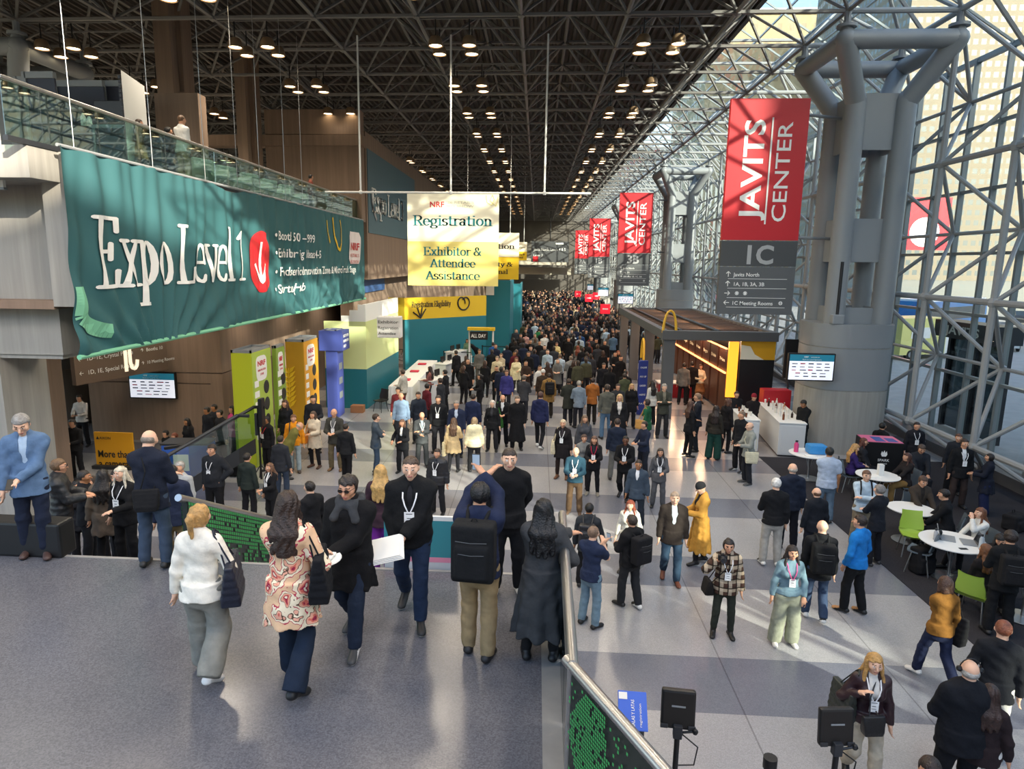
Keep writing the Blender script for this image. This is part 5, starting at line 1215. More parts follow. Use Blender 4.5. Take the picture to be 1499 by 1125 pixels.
    if hk != 'bald':
        Q = Soft(); b_ = .0
        if hk in ('short', 'crop', 'messy', 'long', 'pony', 'bun', 'bob', 'wavy'):
            th = {'crop': .004, 'short': .010, 'messy': .014}.get(hk, .012)
            Q.ell(HP(0, -.014, .030), (np.array([.079, .095, .090])+th)*hs, RH, .02)
            if sex == 'f' or hk in ('long', 'wavy', 'bob'): Q.ell(HP(0, -.03, -.005), np.array([.09, .082, .105])*hs, RH, .03)
            Q.box(HP(0, .105, -.042), np.array([.072, .068, .088])*hs, RH @ rot(0, .10), .012, .01, 's')
            Q.box(HP(0, .0, -.165), np.array([.2, .2, .075])*hs, RH, .01, .01, 's')
        if hk == 'balding':
            Q.ell(HP(0, -.022, -.002), np.array([.083, .088, .062])*hs, RH, .02); Q.box(HP(0, .10, -.02), np.array([.12, .085, .12])*hs, RH, .01, .01, 's'); Q.ell(HP(0, .01, .06), np.array([.06, .085, .055])*hs, RH, .01, 's')
        if hk in ('long', 'wavy'):
            Lz = {'long': .30, 'wavy': .24}[hk]
            for sx in (-1, -.35, .35, 1):
                a0 = HP(sx*.05, -.075+.03*abs(sx), -.03); b0 = U((sx*.085, -.125+.035*abs(sx)-.0, .80*H-Lz*(1-.1*abs(sx))*s+.06)); m0 = U((sx*.085, -.11+.03*abs(sx), .80*H))
                Q.cone(a0, m0, .045*hs, .042*hs, .03); Q.cone(m0, b0, .042*hs, .026*hs, .03)
            if sex == 'f':
                for sx in (-1, 1): Q.cone(HP(sx*.078, .0, .0), U((sx*.105, .06, .775*H)), .022*hs, .024*hs, .02)
        if hk == 'bob':
            for sx in (-1, 1): Q.cone(HP(sx*.07, -.01, 0), HP(sx*.085, .0, -.12), .035*hs, .03*hs, .03)
            Q.cone(HP(-.05, -.06, -.05), HP(.05, -.06, -.05), .05*hs, None, .02); Q.cone(HP(-.05, -.065, -.1), HP(.05, -.065, -.1), .045*hs, None, .02)
        if hk == 'pony': Q.cone(HP(0, -.10, .045), HP(0, -.15, .02), .026*hs, .036*hs, .015); Q.cone(HP(0, -.15, .02), HP(0, -.135, -.16), .038*hs, .018*hs, .02)
        if hk == 'bun': Q.ell(HP(.0, -.10, .075), np.array([.042, .04, .042])*hs, RH, .01)
        if hk == 'beanie':
            Q.ell(HP(0, -.012, .052), np.array([.090, .108, .100])*hs, RH, .02); Q.box(HP(0, 0, -.075), np.array([.2, .2, .085])*hs, RH, .01, .01, 's'); Q.cone(HP(0, -.012, .035), HP(0, -.012, .012), .094*hs, .094*hs, .01, (RH[:, 1], 1.15), True)
        hw = (lambda X, Y, Z: .004*np.sin((X+Y)*85+3*np.sin(Z*22))*(1+0*Z)) if hk in ('long', 'wavy', 'pony', 'messy', 'bob') else (lambda X, Y, Z: .0025*np.sin(X*130+2*np.sin(Y*60))*np.sin(Z*70+Y*90)) if hk in ('short', 'crop', 'bun') else None
        V, Fq = Q.mesh(min(h, .014), hw); np_mesh('hair' if hk != 'beanie' else 'beanie', V, Fq, hm, t)
    if scarf:
        Q = Soft(); 
        for k in range(8):
            a0, a1 = 2*PI*k/8, 2*PI*(k+1)/8; r_ = .098*s; Q.cone(nb+RL @ np.array([r_*math.cos(a0), r_*math.sin(a0), .02+.012*math.sin(a0*2)]), nb+RL @ np.array([r_*math.cos(a1), r_*math.sin(a1), .02+.012*math.sin(a1*2)]), .046*s, None, .02)
        for sx in (-1, 1): Q.cone(nb+RL @ np.array([sx*.05, .10, 0]), nb+RL @ np.array([sx*.10, .13, -.10]), .042*s, .045*s, .03)
        V, Fq = Q.mesh(h, folds(.003, 40)); np_mesh('scarf', V, Fq, fab(scarf), t)
    if glasses:
        mb = MB()
        for sx in (-1, 1):
            pts = [HP(sx*.032+.022*math.cos(a), .102, .012+.016*math.sin(a)) for a in [2*PI*k/12 for k in range(13)]]; mb.path(pts, .0025, 6); mb.path([HP(sx*.054, .1, .014), HP(sx*.079, .0, .016)], .0025, 6)
            if glasses == 'sun': mb.add(pts[:-1], [tuple(range(12))])
        mb.path([HP(-.01, .106, .014), HP(.01, .106, .014)], .0025, 6); mb.build('glasses', M_BLACK, t)
    info = dict(U=U, s=s, H=H, e=e, RL=RL, arm=arm, HP=HP, p=p, g=g, sex=sex, sw=sw, nb=nb, gw=gw, hc=hc, RH=RH, dz=dz); t_info[t.name] = info
    if badge: name_badge(t, who, badge)
    return t
t_info = {}
def put(o, t): o.location = t.location; o.rotation_euler = t.rotation_euler; return o
def chestY(i, z): return (.165*i['s']*i['gw'] if z > .68 else .155*i['s']*i['g'])*.64+i['e']+.012
def short(who): return who
def name_badge(t, who, col='f4f4f2', strap=None):
    i = t_info[t.name]; H, U = i['H'], i['U']; card, strap = (col if isinstance(col, (tuple, list)) else (col if col != 'white' else 'f4f4f2', 'e9e9ea'))
    bo = put(thing('name_badge', ' '.join(('badge of the '+who).replace(',', '').split()[:15]), 'badge'), t)
    y1 = chestY(i, .7)+.018; mb = MB(); zc_ = .655
    for sx in (-1, 1):
        pts = [U((sx*.062, -.02, .845*H)), U((sx*.07, .055, .825*H)), U((sx*.062, y1*.93, .77*H)), U((sx*.04, y1+.012, .73*H)), U((sx*.008, y1+.016, zc_*H+.055))]
        for a, b in zip(pts, pts[1:]):
            w = np.array([.0065, 0, 0]); o = i['RL'] @ np.array([0, .004, 0]); mb.add([a-w, b-w, b+w, a+w, a-w+o, b-w+o, b+w+o, a+w+o], [(0, 1, 2, 3), (7, 6, 5, 4), (0, 4, 5, 1), (2, 6, 7, 3)])
    mb.build('lanyard', fab(strap), bo)
    c = U((0, y1+.016, zc_*H)); R = Matrix(i['RL'].tolist()).to_4x4(); M = Matrix.Translation(Vector(c)) @ R
    MB().box((-.047, -.002, -.065), (.047, .002, .065), 0, M).build('card', fab(card), bo)
    MB().box((-.025, .0022, -.03), (.025, .003, -.024), 0, M).box((-.02, .0022, .0), (.02, .003, .008), 0, M).box((-.03, .0022, .042), (.03, .003, .05), 0, M).build('print', M_MIDGREY, bo); return bo
def backpack(t, label, col='1d1d1f', scale=1.0, kind='backpack', strap=True, leather=False):
    i = t_info[t.name]; U, H, s = i['U'], i['H'], i['s']; bo = put(thing(kind, label, 'backpack'), t); m = fab(col, 'shell' if leather else 'cloth')
    yb = -(.165*s*i['gw']*.64+i['e']+.012); R = i['RL']; Q = Soft(); d = .085*scale; c = U((0, yb-d-.005, .675*H)); h = .012 if t.location.y < 14 else .018
    Q.box(c, np.array([.135, d*.75, .20])*np.array([scale, 1, scale]), R, .035, .03); Q.box(c+R @ np.array([0, -d*.6, -.06*scale]), np.array([.105*scale, d*.6, .11*scale]), R, .03, .015)
    V, Fq = Q.mesh(h); np_mesh('bag_body', V, Fq, m, bo)
    Q = Soft(); Q.box(c+R @ np.array([0, -d*.98, -.085*scale]), np.array([.085*scale, d*.35, .065*scale]), R, .015, .01); V, Fq = Q.mesh(h); np_mesh('front_pocket', V, Fq, m, bo)
    mb = MB()
    for z_, w_ in ((.12, .12), (.02, .10)): mb.path([U((-w_*scale, yb-d*1.85, 0))*0+c+R @ np.array([x*w_*scale, -d*1.72-.0+.02*abs(x), z_*scale]) for x in (-1, -.5, 0, .5, 1)], .0035, 5)
    mb.build('zip', M_DKGREY, bo)
    if strap:
        yf = chestY(i, .72)+.012
        for sx in (-1, 1): MB().path([c+R @ np.array([sx*.07, d*.6, .2*scale]), U((sx*.09, -.05, .842*H)), U((sx*.10, .04, .845*H+i['e']*.5)), U((sx*.105, yf*.95, .775*H)), U((sx*.11, yf+.01, .70*H)), U((sx*.15, yf*.4, .62*H)), U((sx*.14, yb*.9, .58*H))], .016, 6).build('strap', m, bo)
    MB().path([c+R @ np.array([-.03, .01, .225*scale]), c+R @ np.array([-.015, .01, .255*scale]), c+R @ np.array([.015, .01, .255*scale]), c+R @ np.array([.03, .01, .225*scale])], .006, 6).build('handle', m, bo); return bo
def shoulder_bag(t, label, col='17191f', size=(.36, .13, .27), side=1, z=.53, y=.0, drop=None, leather=True, name='tote_bag', tilt=0, x=None, cross=False):
    i = t_info[t.name]; U, H = i['U'], i['H']; bo = put(thing(name, label, 'bag'), t); m = fab(col, 'shell' if leather else 'cloth') if isinstance(col, str) else col
    x = x if x is not None else side*(i['sw']+i['e']+.07); c = U((x, y, z*H)); R = i['RL'] @ rot(PI/2+side*.25+tilt, 0); w, d, hh = size; Q = Soft()
    for k in range(5):
        f = k/4; zz = -hh/2+hh*f; Q.box(c+np.array([0, 0, zz*.86]), np.array([w/2*(.86+.14*f)-.02, d/2*(1-.55*f)-.01 if d/2*(1-.55*f) > .02 else .012, hh/8]), R, .012, .03)
    V, Fq = Q.mesh(.0105 if t.location.y < 9 else .016); np_mesh('bag_body', V, Fq, m, bo)
    for o in (-1, 1):
        ox = R @ np.array([w*.24, o*d*.2, 0]); oy = R @ np.array([-w*.24, o*d*.2, 0]); tp = U((side*(i['sw']*.82), -.0+.012*o, .815*H+i['e']+.035)) if not cross else U((-side*.06, -.02+.03*o, .845*H+i['e']*.6)); b0 = c+np.array([0, 0, hh*.42])
        mid = tp+np.array([side*.035, 0, -.06]) if not cross else U((side*.05, (o*(.15+i['e']))*1.0, .72*H))
        MB().path([b0+ox, tp+np.array([side*.02, .03, -.03]) if not cross else mid, tp, tp+np.array([side*.02, -.03, -.03]) if not cross else U((side*.05, -o*(.15+i['e']), .72*H)), b0+oy] if not cross else [b0+ox*(1 if o > 0 else -1), mid, tp], .008, 6).build('handle', m, bo)
    return bo
def hand_pt(t, k, off=.07):
    i = t_info[t.name]; S_, E_, W_, u, side, nrm = i['arm'][k]; return W_+u*off*i['s'], u, side, nrm
def held(t, k, label, cat, name, build, off=.075, dy=(0, 0, 0)):
    c, u, side, nrm = hand_pt(t, k, off); bo = put(thing(name, label, cat), t); build(bo, np.array(c)+np.array(dy)); return bo
def phone(t, k, label, tilt=.6, off=.085):
    def b(bo, c):
        M = Matrix.Translation(Vector(c)+Vector((0, .0, .02))) @ Matrix.Rotation(tilt, 4, 'X'); MB().rbox((-.037, -.005, -.078), (.037, .005, .078), .004, 0, M).build('case', M_BLACK, bo); MB().box((-.033, -.0058, -.072), (.033, -.0052, .072), 0, M).build('screen', mat('phone_screen', '8fa0b0', .2, emit=.25), bo)
    return held(t, k, label, 'phone', 'phone', b, off)
def cup(t, k, label, col='ece8e0'):
    def b(bo, c):
        z = float(c[2]); MB().lathe([(.001, -.06), (.030, -.06), (.040, .05), (.001, .05)], (c[0], c[1]+.0, z), 14).build('cup_body', fab(col), bo, True); MB().lathe([(.042, .048), (.042, .06), (.034, .068), (.001, .068)], (c[0], c[1], z), 14).build('lid', M_WHITE, bo, True)
    return held(t, k, label, 'cup', 'paper_cup', b)
def camera_prop(t, k, label, dy=(0, .05, .02)):
    def b(bo, c):
        V = Vector(c); MB().rbox(V+Vector((-.07, -.03, -.05)), V+Vector((.07, .03, .04)), .012).build('camera_body', M_BLACK, bo); MB().rbox(V+Vector((-.025, -.025, .035)), V+Vector((.025, .025, .062)), .008).build('viewfinder', M_BLACK, bo)
        MB().lathe([(.001, 0), (.04, 0), (.038, .06), (.042, .065), (.042, .12), (.034, .122), (.001, .11)], (0, 0, 0), 16, 0, Matrix.Translation(V) @ Matrix.Rotation(-PI/2, 4, 'X') @ Matrix.Translation((0, 0, .02))).build('lens', M_DARK, bo, True)
    return held(t, k, label, 'camera', 'camera', b, .05, dy)
# ================================================================== RIGHT SIDE
# unseen fill lights added under the mezzanine to brighten the walls there
for k, (x, y) in enumerate(((-9.6, 13.6), (-11.5, 16.5), (-9.4, 17.5), (-11.0, 19.3), (-9.2, 22), (-9.2, 26), (-9.2, 30))):
    t = thing('fill_downlight', 'small round fill light added in the soffit under the mezzanine', 'lamp', (x, y, 4.93), 0, 'fill lights added under the mezzanine'); MB().lathe([(.10, 0), (.12, .0), (.12, .02), (.10, .02)], n=14).build('ring', M_GREYP, t); MB().lathe([(.001, .012), (.1, .012)], n=14).build('lens', M_LAMP, t)
    lamp_light(x, y, 4.99, 110)
# food pavilion: dark steel frame, slatted roof, lit menu boards inside
f0 = at(973, 612, 0); f1y = f0.y+13.2; PX1 = aty(1130, 560, f0.y).x-.15; zt = 3.42
t = thing('food_pavilion', 'dark steel framed food pavilion with slatted roof and yellow arch, right of the crowd', 'pavilion', (f0.x, f0.y, 0)); w = PX1-f0.x; dl_ = 13.2
for x in (0, w):
    for y in (0, dl_*.34, dl_*.67, dl_):
        if x == w and y == 0: continue
        MB().rbox((x-.22 if x == 0 else x-.1, y-.12, 0), (x+.22 if x == 0 else x+.1, y+.12, zt-.3), .02).build('post', M_MIDGREY, t)
mb = MB(); mb.rbox((-.3, -.2, zt-.35), (w+.2, .05, zt), .02).rbox((-.3, dl_-.05, zt-.35), (w+.2, dl_+.2, zt), .02).rbox((-.3, .05, zt-.35), (-.05, dl_, zt), .02).rbox((w-.05, .05, zt-.35), (w+.2, dl_, zt), .02); mb.build('roof_frame', M_MIDGREY, t)
M_SLAT = mat('dark_brown_slats', '54443a', .6)
for k in range(22): MB().box((-.05, .25+k*dl_/22.4, zt-.16), (w-.05, .42+k*dl_/22.4, zt-.08)).build('roof_slat', M_SLAT, t)
MB().box((w*.45, .05, zt-.06), (w*.5, dl_, zt+.02)).box((w*.1, .05, zt-.06), (w*.13, dl_, zt+.02)).build('roof_rail', M_DARK, t)
mb = MB().box((w-.1, .1, 0), (w-.02, dl_-.1, zt-.4)); mb.build('back_wall', mat('dark_brown_wall', '2b211c', .5), t)
# end panel with yellow, white and black fields
pa_ = aty(1085, 492, f0.y); px_ = pa_.x-f0.x
MB().box((px_, -.06, 0), (w+.15, .0, zt-.36)).build('end_panel', M_BLACK, t)
MB().box((px_, -.075, zt-1.05), (w+.15, -.062, zt-.36)).build('yellow_field', mat('amber_yellow_field', 'e2a61c', .5), t)
MB().prism([(px_, zt-1.05), (w-.25, zt-1.05), (w-.6, zt-.85), (px_+.35, zt-.55), (px_, zt-.5)], .01, frame((0, -.078, 0), (1, 0, 0), (0, 0, 1))).build('cream_field', M_CREAM, t)
MB().box((px_-.42, -.04, .9), (px_-.06, .06, zt-.4)).build('lit_menu_pillar', mat('lit_orange_panel', 'ff9a2a', .5, emit=1.0), t)
M_MENU = mat('dark_lit_menu', '3a1d10', .4); M_GLOW = mat('warm_strip_glow', 'ff9a5a', .5, emit=2.2)
for k in range(9):
    y = .8+k*1.35; o = MB().box((w-1.35, y, 1.75), (w-1.22, y+1.2, 2.6)).build('menu_board', M_MENU, t)
    MB().box((w-1.42, y, 1.67), (w-1.36, y+1.2, 1.73)).box((w-1.42, y, 2.63), (w-1.36, y+1.2, 2.68)).build('glow_strip', M_GLOW, o)
    text_mb(('Fries', 'Drinks', 'Burgers')[k % 3], .2, frame((w-1.36, y+1.0, 2.1), (0, -1, 0), (0, 0, 1)), mb=None, w=.7).build('lettering', M_CREAM, o)
    MB().box((w-1.3, y+.05, .1), (w-1.22, y+1.1, 1.75)).build('lower_panel', mat('brown_wood_panel', '5a3a2a', .5), t)
for k in range(4):                                             # warm lamps under the pavilion roof
    l = bpy.data.lights.new('pavilion_lamp', 'POINT'); l.energy = 55; l.color = (1, .62, .36); l.shadow_soft_size = .15; o = bpy.data.objects.new('pavilion_lamp', l); COL.objects.link(o); o.location = (f0.x+w-1.9, f0.y+1.6+3.1*k, zt-.55)
MB().box((.5, 4.2, 0), (w-1.5, 4.9, .62)).build('counter', mat('red_counter', 'a8202a', .4), t); MB().box((.45, 4.15, .62), (w-1.45, 4.95, .67)).build('counter_top', MATS['white_paint'], t)
mb = MB(); pts = []                                            # yellow arch standing on the roof edge
for sx in (-1, 1): mb.path([(-.02+sx*.24*math.sqrt(max(1-(k/10)**2, 0)), -.05, zt-.1+.85*(k/10)) for k in range(11)], [.055-.015*k/10 for k in range(11)], 8)
mb.build('yellow_arch', mat('arch_yellow', 'e9b93a', .4), t, True)
mb = MB()
for sx in (-1, 1): mb.path([(-.27, 4.4+sx*.35*math.sqrt(max(1-(k/10)**2, 0)), 1.7+.9*(k/10)) for k in range(11)], .05, 8)
mb.build('yellow_arch', MATS['arch_yellow'], t, True)
# freestanding blue totem in front of it
c = at(938, 606, 0); t = thing('totem_sign', 'narrow dark blue totem with white lettering left of the food pavilion', 'sign', (c.x, c.y, 0), .25)
MB().rbox((-.18, -.06, .0), (.18, .06, 2.15), .015).build('panel', mat('navy_totem', '2b3a86', .5), t); m2 = MB()
for k in range(5): text_mb(('ONLINE', 'PICK UP', 'ORDER', 'HERE', 'PAY')[k], .1, frame((-.14, -.066, 1.85-.36*k), (1, 0, 0), (0, 0, 1)), mb=m2, w=.26)
m2.build('lettering', M_TXTW, t)
# small screens further down by the columns
for k, (x0, x1, y0, y1, yy) in enumerate(((905, 926, 430, 444, 47), (876, 890, 421, 433, 60), (860, 868, 416, 424, 80))):
    s_ = screen(x0, x1, y0, y1, yy, ('wall screen with teal header hanging over the pavilion side of the crowd', 'smaller far screen behind the nearer hanging one', 'smallest far screen beyond the crowd')[k])
    MB().tube((.1, 0, -1.2 if k else -.9), (.1, 0, 0), .03, .03, 6).build('mount_post', M_DARK, s_); MB().tube((.1, .03, -s_.location.z), (.1, .03, 0), .035, .035, 6).build('stand_pole', M_DARK, s_)
for k, (px, py, yy) in enumerate(((886, 452, 50), (862, 436, 66), (873, 433, 70), (846, 430, 84))):
    q = aty(px, py, yy); t = thing('red_placard', ('nearest red lit placard on a pole above the crowd', 'second red lit placard above the crowd', 'third red lit placard, close beside the second', 'farthest red lit placard above the crowd')[k], 'sign', (q.x, yy, 0)); MB().rbox((-.35, -.03, q.z-.35), (.35, .03, q.z+.35), .02).build('board', M_LITRED, t); MB().tube((0, 0, 0), (0, 0, q.z-.35), .03, .03, 6).build('pole', M_DARK, t); MB().box((-.2, -.04, q.z-.05), (.2, -.03, q.z+.05)).build('lettering', M_TXTW, t)

def counter(a, b, depth, h, label, m=None):
    """white demonstration counter: near end centre-left a to far end b on the floor"""
    d = b-a; d.z = 0; L_ = d.length; t = thing('counter', label, 'counter', a, math.atan2(d.y, d.x)-PI/2)
    MB().rbox((0, 0, .06), (depth, L_, h-.04), .02).build('body', mat('white_counter_panel', 'd9dad9', .45), t); MB().rbox((-.02, -.02, h-.04), (depth+.02, L_+.02, h), .01).build('counter_top', M_WHITE, t)
    MB().box((.04, .04, 0), (depth-.04, L_-.04, .06)).build('plinth', M_DARK, t); MB().box((depth*.08, -.012, .12), (depth*.92, .0, h-.1)).build('end_panel', MATS['white_counter_panel'], t); return t
ca = at(1137, 668, 0); cb = at(1112, 636, 0); counter(Vector((ca.x, ca.y, 0)), Vector((cb.x, cb.y+.4, 0)), .78, 1.1, 'white coffee counter standing at the near corner of the dark carpet')
cc = at(1085, 662, 0); cd = at(1066, 640, 0); counter(Vector((cc.x, cc.y, 0)), Vector((cd.x, cd.y+.4, 0)), .5, 1.08, 'second white counter, left of the coffee counter')
r = random.Random(4)
M_BOTTLES = [mat('bottle_%s' % c, c, .25) for c in ('6e3b22', 'd9d4c8', '3c2a20', 'b9794a', 'e8e4da')]
for k in range(16):
    u = .08+.055*k; q = Vector((ca.x, ca.y, 0)).lerp(Vector((cb.x, cb.y+.4, 0)), u); x = q.x+.2+.35*((k*7) % 3)/2; y = q.y+.1
    hgt = (.26, .14, .2, .12)[k % 4]; o = thing('bottle' if k % 2 == 0 else 'paper_cup', ('small bottle among those crowded on the white coffee counter' if k % 2 == 0 else 'pale cup among those crowded on the white coffee counter'), 'bottle' if k % 2 == 0 else 'cup', (x, y, 1.10), 0, 'bottles on the coffee counter' if k % 2 == 0 else 'cups on the coffee counter')
    if k % 2 == 0: MB().lathe([(.001, 0), (.036, 0), (.036, hgt*.6), (.014, hgt*.8), (.014, hgt), (.001, hgt)], n=10).build('glass_body', M_BOTTLES[k % 5], o, True); MB().lathe([(.016, hgt), (.016, hgt+.02), (.001, hgt+.02)], n=8).build('cap', M_WHITE, o)
    else: MB().lathe([(.001, 0), (.03, 0), (.042, hgt), (.036, hgt), (.028, .02)], n=10).build('cup_body', M_BOTTLES[4], o, True); MB().lathe([(.044, hgt), (.03, hgt+.02), (.001, hgt+.02)], n=8).build('lid', M_WHITE, o)
for k in range(8):
    q = Vector((cc.x, cc.y, 0)).lerp(Vector((cd.x, cd.y+.4, 0)), .1+.1*k); o = thing('paper_cup', 'pale cup on the second white counter, left of the coffee counter', 'cup', (q.x+.15+.2*(k % 2), q.y+.08, 1.08), 0, 'cups on the second counter')
    MB().lathe([(.001, 0), (.03, 0), (.042, .14), (.036, .14), (.028, .02)], n=10).build('cup_body', M_BOTTLES[4 if k % 2 else 0], o, True)
# red back wall unit and dark screens by the column
b0 = aty(1124, 606, 22.9); tag(MB().rbox((0, 0, 0), (.95, .5, 1.55), .03).build('drinks_cooler', mat('red_cooler', 'c02231', .4)), 'bright red cabinet behind the white coffee counter', 'cabinet').location = (8.1, 23.75, 0)
q = aty(1140, 512, 23); t = thing('side_screen', 'black screen seen edge-on between pavilion and column', 'screen', (9.1, 24.3, 0)); MB().rbox((-.2, 0, 1.9), (.25, .1, 3.3), .02).build('bezel', M_BLACK, t); MB().tube((.02, .05, 0), (.02, .05, 1.9), .04, .04, 8).build('post', M_DARK, t)
t = thing('wall_speaker', 'small grey camera box with black mast on the near column base', 'device', (CXR-.75, CY0-1.0, 4.1)); MB().rbox((-.18, -.15, 0), (.18, .15, .3), .04).build('housing', M_GREYP, t); MB().tube((0, 0, .3), (0, 0, 1.9), .05, .05, 8).build('mast', M_BLACK, t)

def round_table(p, r_, label, h=.74):
    t = thing('cafe_table', label, 'table', (p.x, p.y, .012)); MB().lathe([(.001, h-.03), (r_-.03, h-.03), (r_, h-.015), (r_, h), (.001, h)], n=36).build('table_top', M_WHITE, t, True)
    MB().lathe([(.001, h-.03), (.03, h-.05), (.03, .05), (.001, .05)], n=12).build('pedestal', M_CHROME, t, True); MB().lathe([(.001, .0), (.30, .0), (.31, .02), (.05, .05), (.001, .06)], n=28).build('foot_disc', M_CHROME, t, True)
    for k in range(3): MB().path([(.03*math.cos(k*2.1), .03*math.sin(k*2.1), .35), (.12*math.cos(k*2.1), .12*math.sin(k*2.1), h-.03)], .01, 6).build('brace', M_CHROME, t)
    return t
T1 = at(1395, 792, .75); T2 = at(1334, 744, .75); T3 = at(1285, 695, .75); T4 = at(1186, 663, .75); T5 = at(1506, 845, .75)
round_table(T1, .56, 'nearest round white cafe table with an open laptop on it'); round_table(T2, .46, 'round white cafe table behind the green chair, where a man in brown sits')
round_table(T3, .5, 'white cafe table with a white carton in front of the black box stand'); round_table(T4, .55, 'white cafe table with a blue bag, beside the column'); round_table(T5, .5, 'white cafe table cut off by the right edge of the frame')
def P0_(px, py): q = at(px, py, 0); return (q.x, q.y, .012)
chair((T1.x-.15, T1.y+1.0, .012), 2.9, M_LIME, M_CHROME, 'lime green chair behind the nearest cafe table')
chair((at(1421, 905, 0).x, at(1421, 905, 0).y, .012), -.9, M_LIME, M_CHROME, 'lime green chair in front of the women at the right edge')
q = at(1342, 836, 0); chair((q.x, q.y, .012), .9, M_GREYPL, M_CHROME, 'grey chair with a dark coat over its back, left of the nearest cafe table')
q = at(1272, 690, 0); chair((q.x, q.y+.2, .012), 1.2, M_LIME, M_CHROME, 'lime green chair beside the column, farthest of the green ones')
# open laptop, bottle, phone and papers on the tables
def laptop(p, rz, label):
    t = thing('laptop', label, 'laptop', p, rz); MB().rbox((-.165, -.115, 0), (.165, .115, .016), .004).build('keyboard_base', M_GREYP, t); M = Matrix.Translation((0, .115, .012)) @ Matrix.Rotation(-.35, 4, 'X'); MB().rbox((-.165, -.006, 0), (.165, .006, .22), .004, 0, M).build('lid', M_GREYP, t); MB().box((-.155, -.0075, .01), (.155, -.0062, .21), 0, M).build('screen', mat('laptop_screen', '20242c', .15), t)
zt1_ = .752
laptop((T1.x-.02, T1.y+.12, zt1_), 1.1, 'open dark laptop on the nearest cafe table'); laptop((T1.x+.25, T1.y-.05, zt1_), -1.9, 'silver laptop in front of the woman in white on the nearest cafe table')
def bottle(p, label, col, hgt=.24, r_=.036):
    t = thing('bottle', label, 'bottle', p); MB().lathe([(.001, 0), (r_, 0), (r_, hgt*.75), (r_*.6, hgt*.88), (r_*.55, hgt), (.001, hgt)], n=14).build('flask', fab(col, 'shell'), t, True); MB().lathe([(r_*.62, hgt*.95), (r_*.62, hgt+.025), (.001, hgt+.025)], n=12).build('cap', M_DARK, t)
bottle((T1.x-.30, T1.y+.05, zt1_), 'steel drinks bottle on the nearest cafe table', 'a9abae', .2); bottle((T1.x+.30, T1.y-.32, zt1_), 'clear water bottle at the right side of the nearest cafe table', 'b7c0c6', .26)
tag(MB().rbox((-.07, -.035, 0), (.07, .035, .01), .003).build('phone', M_BLACK), 'phone lying flat on the nearest cafe table', 'phone').location = (T1.x-.02, T1.y-.35, zt1_)
tag(MB().rbox((-.06, -.06, 0), (.06, .06, .28), .006).build('carton', M_WHITE), 'tall white carton on the table before the black box stand', 'carton').location = (T3.x+.05, T3.y, zt1_)
tag(MB().box((-.2, -.15, 0), (.2, .15, .012)).build('paper_stack', mat('paper', 'f0efe9', .8)), 'stack of white papers on the table before the black box stand', 'papers').location = (T3.x-.22, T3.y-.1, zt1_)
tag(MB().rbox((-.25, -.2, 0), (.25, .2, .26), .08).build('plastic_bag', mat('blue_plastic', '3a8fd0', .4, bump=.8, bscale=14), None, True), 'crumpled blue plastic bag on the table beside the column', 'bag').location = (T4.x+.15, T4.y, zt1_)
bottle((T4.x-.35, T4.y+.1, zt1_), 'pink bottle on the table beside the column', 'd8447e', .3, .06)
tag(MB().box((-.15, -.1, 0), (.15, .1, .015)).build('paper_stack', mat('paper', 'f0efe9', .8)), 'white papers on the table beside the column', 'papers').location = (T4.x-.1, T4.y-.3, zt1_)
# black box stand with a printed crest
c = at(1294, 715, 0); t = thing('display_box', 'black display box with white crest and lettering and a pink printed top', 'display box', (c.x+.1, c.y+.7, .012), -.12)
MB().rbox((-.48, -.4, 0), (.48, .4, 1.18), .015).build('body', M_BLACK, t); MB().box((-.46, -.38, 1.18), (.46, .38, 1.19)).build('printed_top', mat('pink_print_top', 'd66a8e', .5), t); MB().box((-.2, -.3, 1.19), (.05, .2, 1.195)).box((.12, -.3, 1.19), (.36, .1, 1.195)).build('blue_print', mat('blue_print_top', '2f4f9a', .5), t)
F = frame((0, -.405, 0), (1, 0, 0), (0, 0, 1)); mb = MB(); mb.prism([(-.06, .95), (-.08, .86), (-.05, .80), (.05, .80), (.08, .86), (.06, .95), (.03, .90), (0, .97), (-.03, .90)], .008, F); text_mb('SPARK', .1, F @ Matrix.Translation((0, .66, 0)), align='CENTER', bold=.01, mb=mb); text_mb('LOUNGE', .05, F @ Matrix.Translation((0, .58, 0)), align='CENTER', mb=mb); mb.build('lettering', M_TXTW, t)
# bags on the floor
def floor_bag(p, label, col, size=(.17, .12, .24), rz=0, cat='backpack', nm='backpack'):
    t = thing(nm, label, cat, p, rz); m = fab(col); Q = Soft(); w_, d_, h_ = size
    Q.box((0, 0, h_), (w_-.05, d_-.05, h_-.06), None, .05, .03); Q.box((0, -d_*.85, h_*.7), (w_*.7, d_*.3, h_*.45), None, .03, .02); V, F_ = Q.mesh(.014, lambda X, Y, Z: .008*np.sin(X*21+Z*13)*np.sin(Z*19+Y*11)); np_mesh('bag_body', V, F_, m, t)
    MB().path([(-.05, d_*.4, 2*h_-.03), (-.04, d_*.4, 2*h_+.06), (.04, d_*.4, 2*h_+.06), (.05, d_*.4, 2*h_-.03)], .010, 6).build('handle', m, t)
    for s in (-1, 1): MB().path([(s*.09, d_*.9, 1.8*h_), (s*.11, d_*1.25, 1.1*h_), (s*.1, d_*.95, .3*h_)], .014, 6).build('strap', m, t)
    return t
q = at(1347, 838, 0); floor_bag((q.x, q.y, .012), 'black backpack standing on the carpet below the nearest cafe table', '1a1a1c', (.2, .13, .27), .3)
q = at(1484, 775, 0); floor_bag((q.x, q.y, .012), 'black bag lying on the floor by the glass wall kerb', '1d1d20', (.26, .16, .19), .5, 'bag', 'duffel_bag')
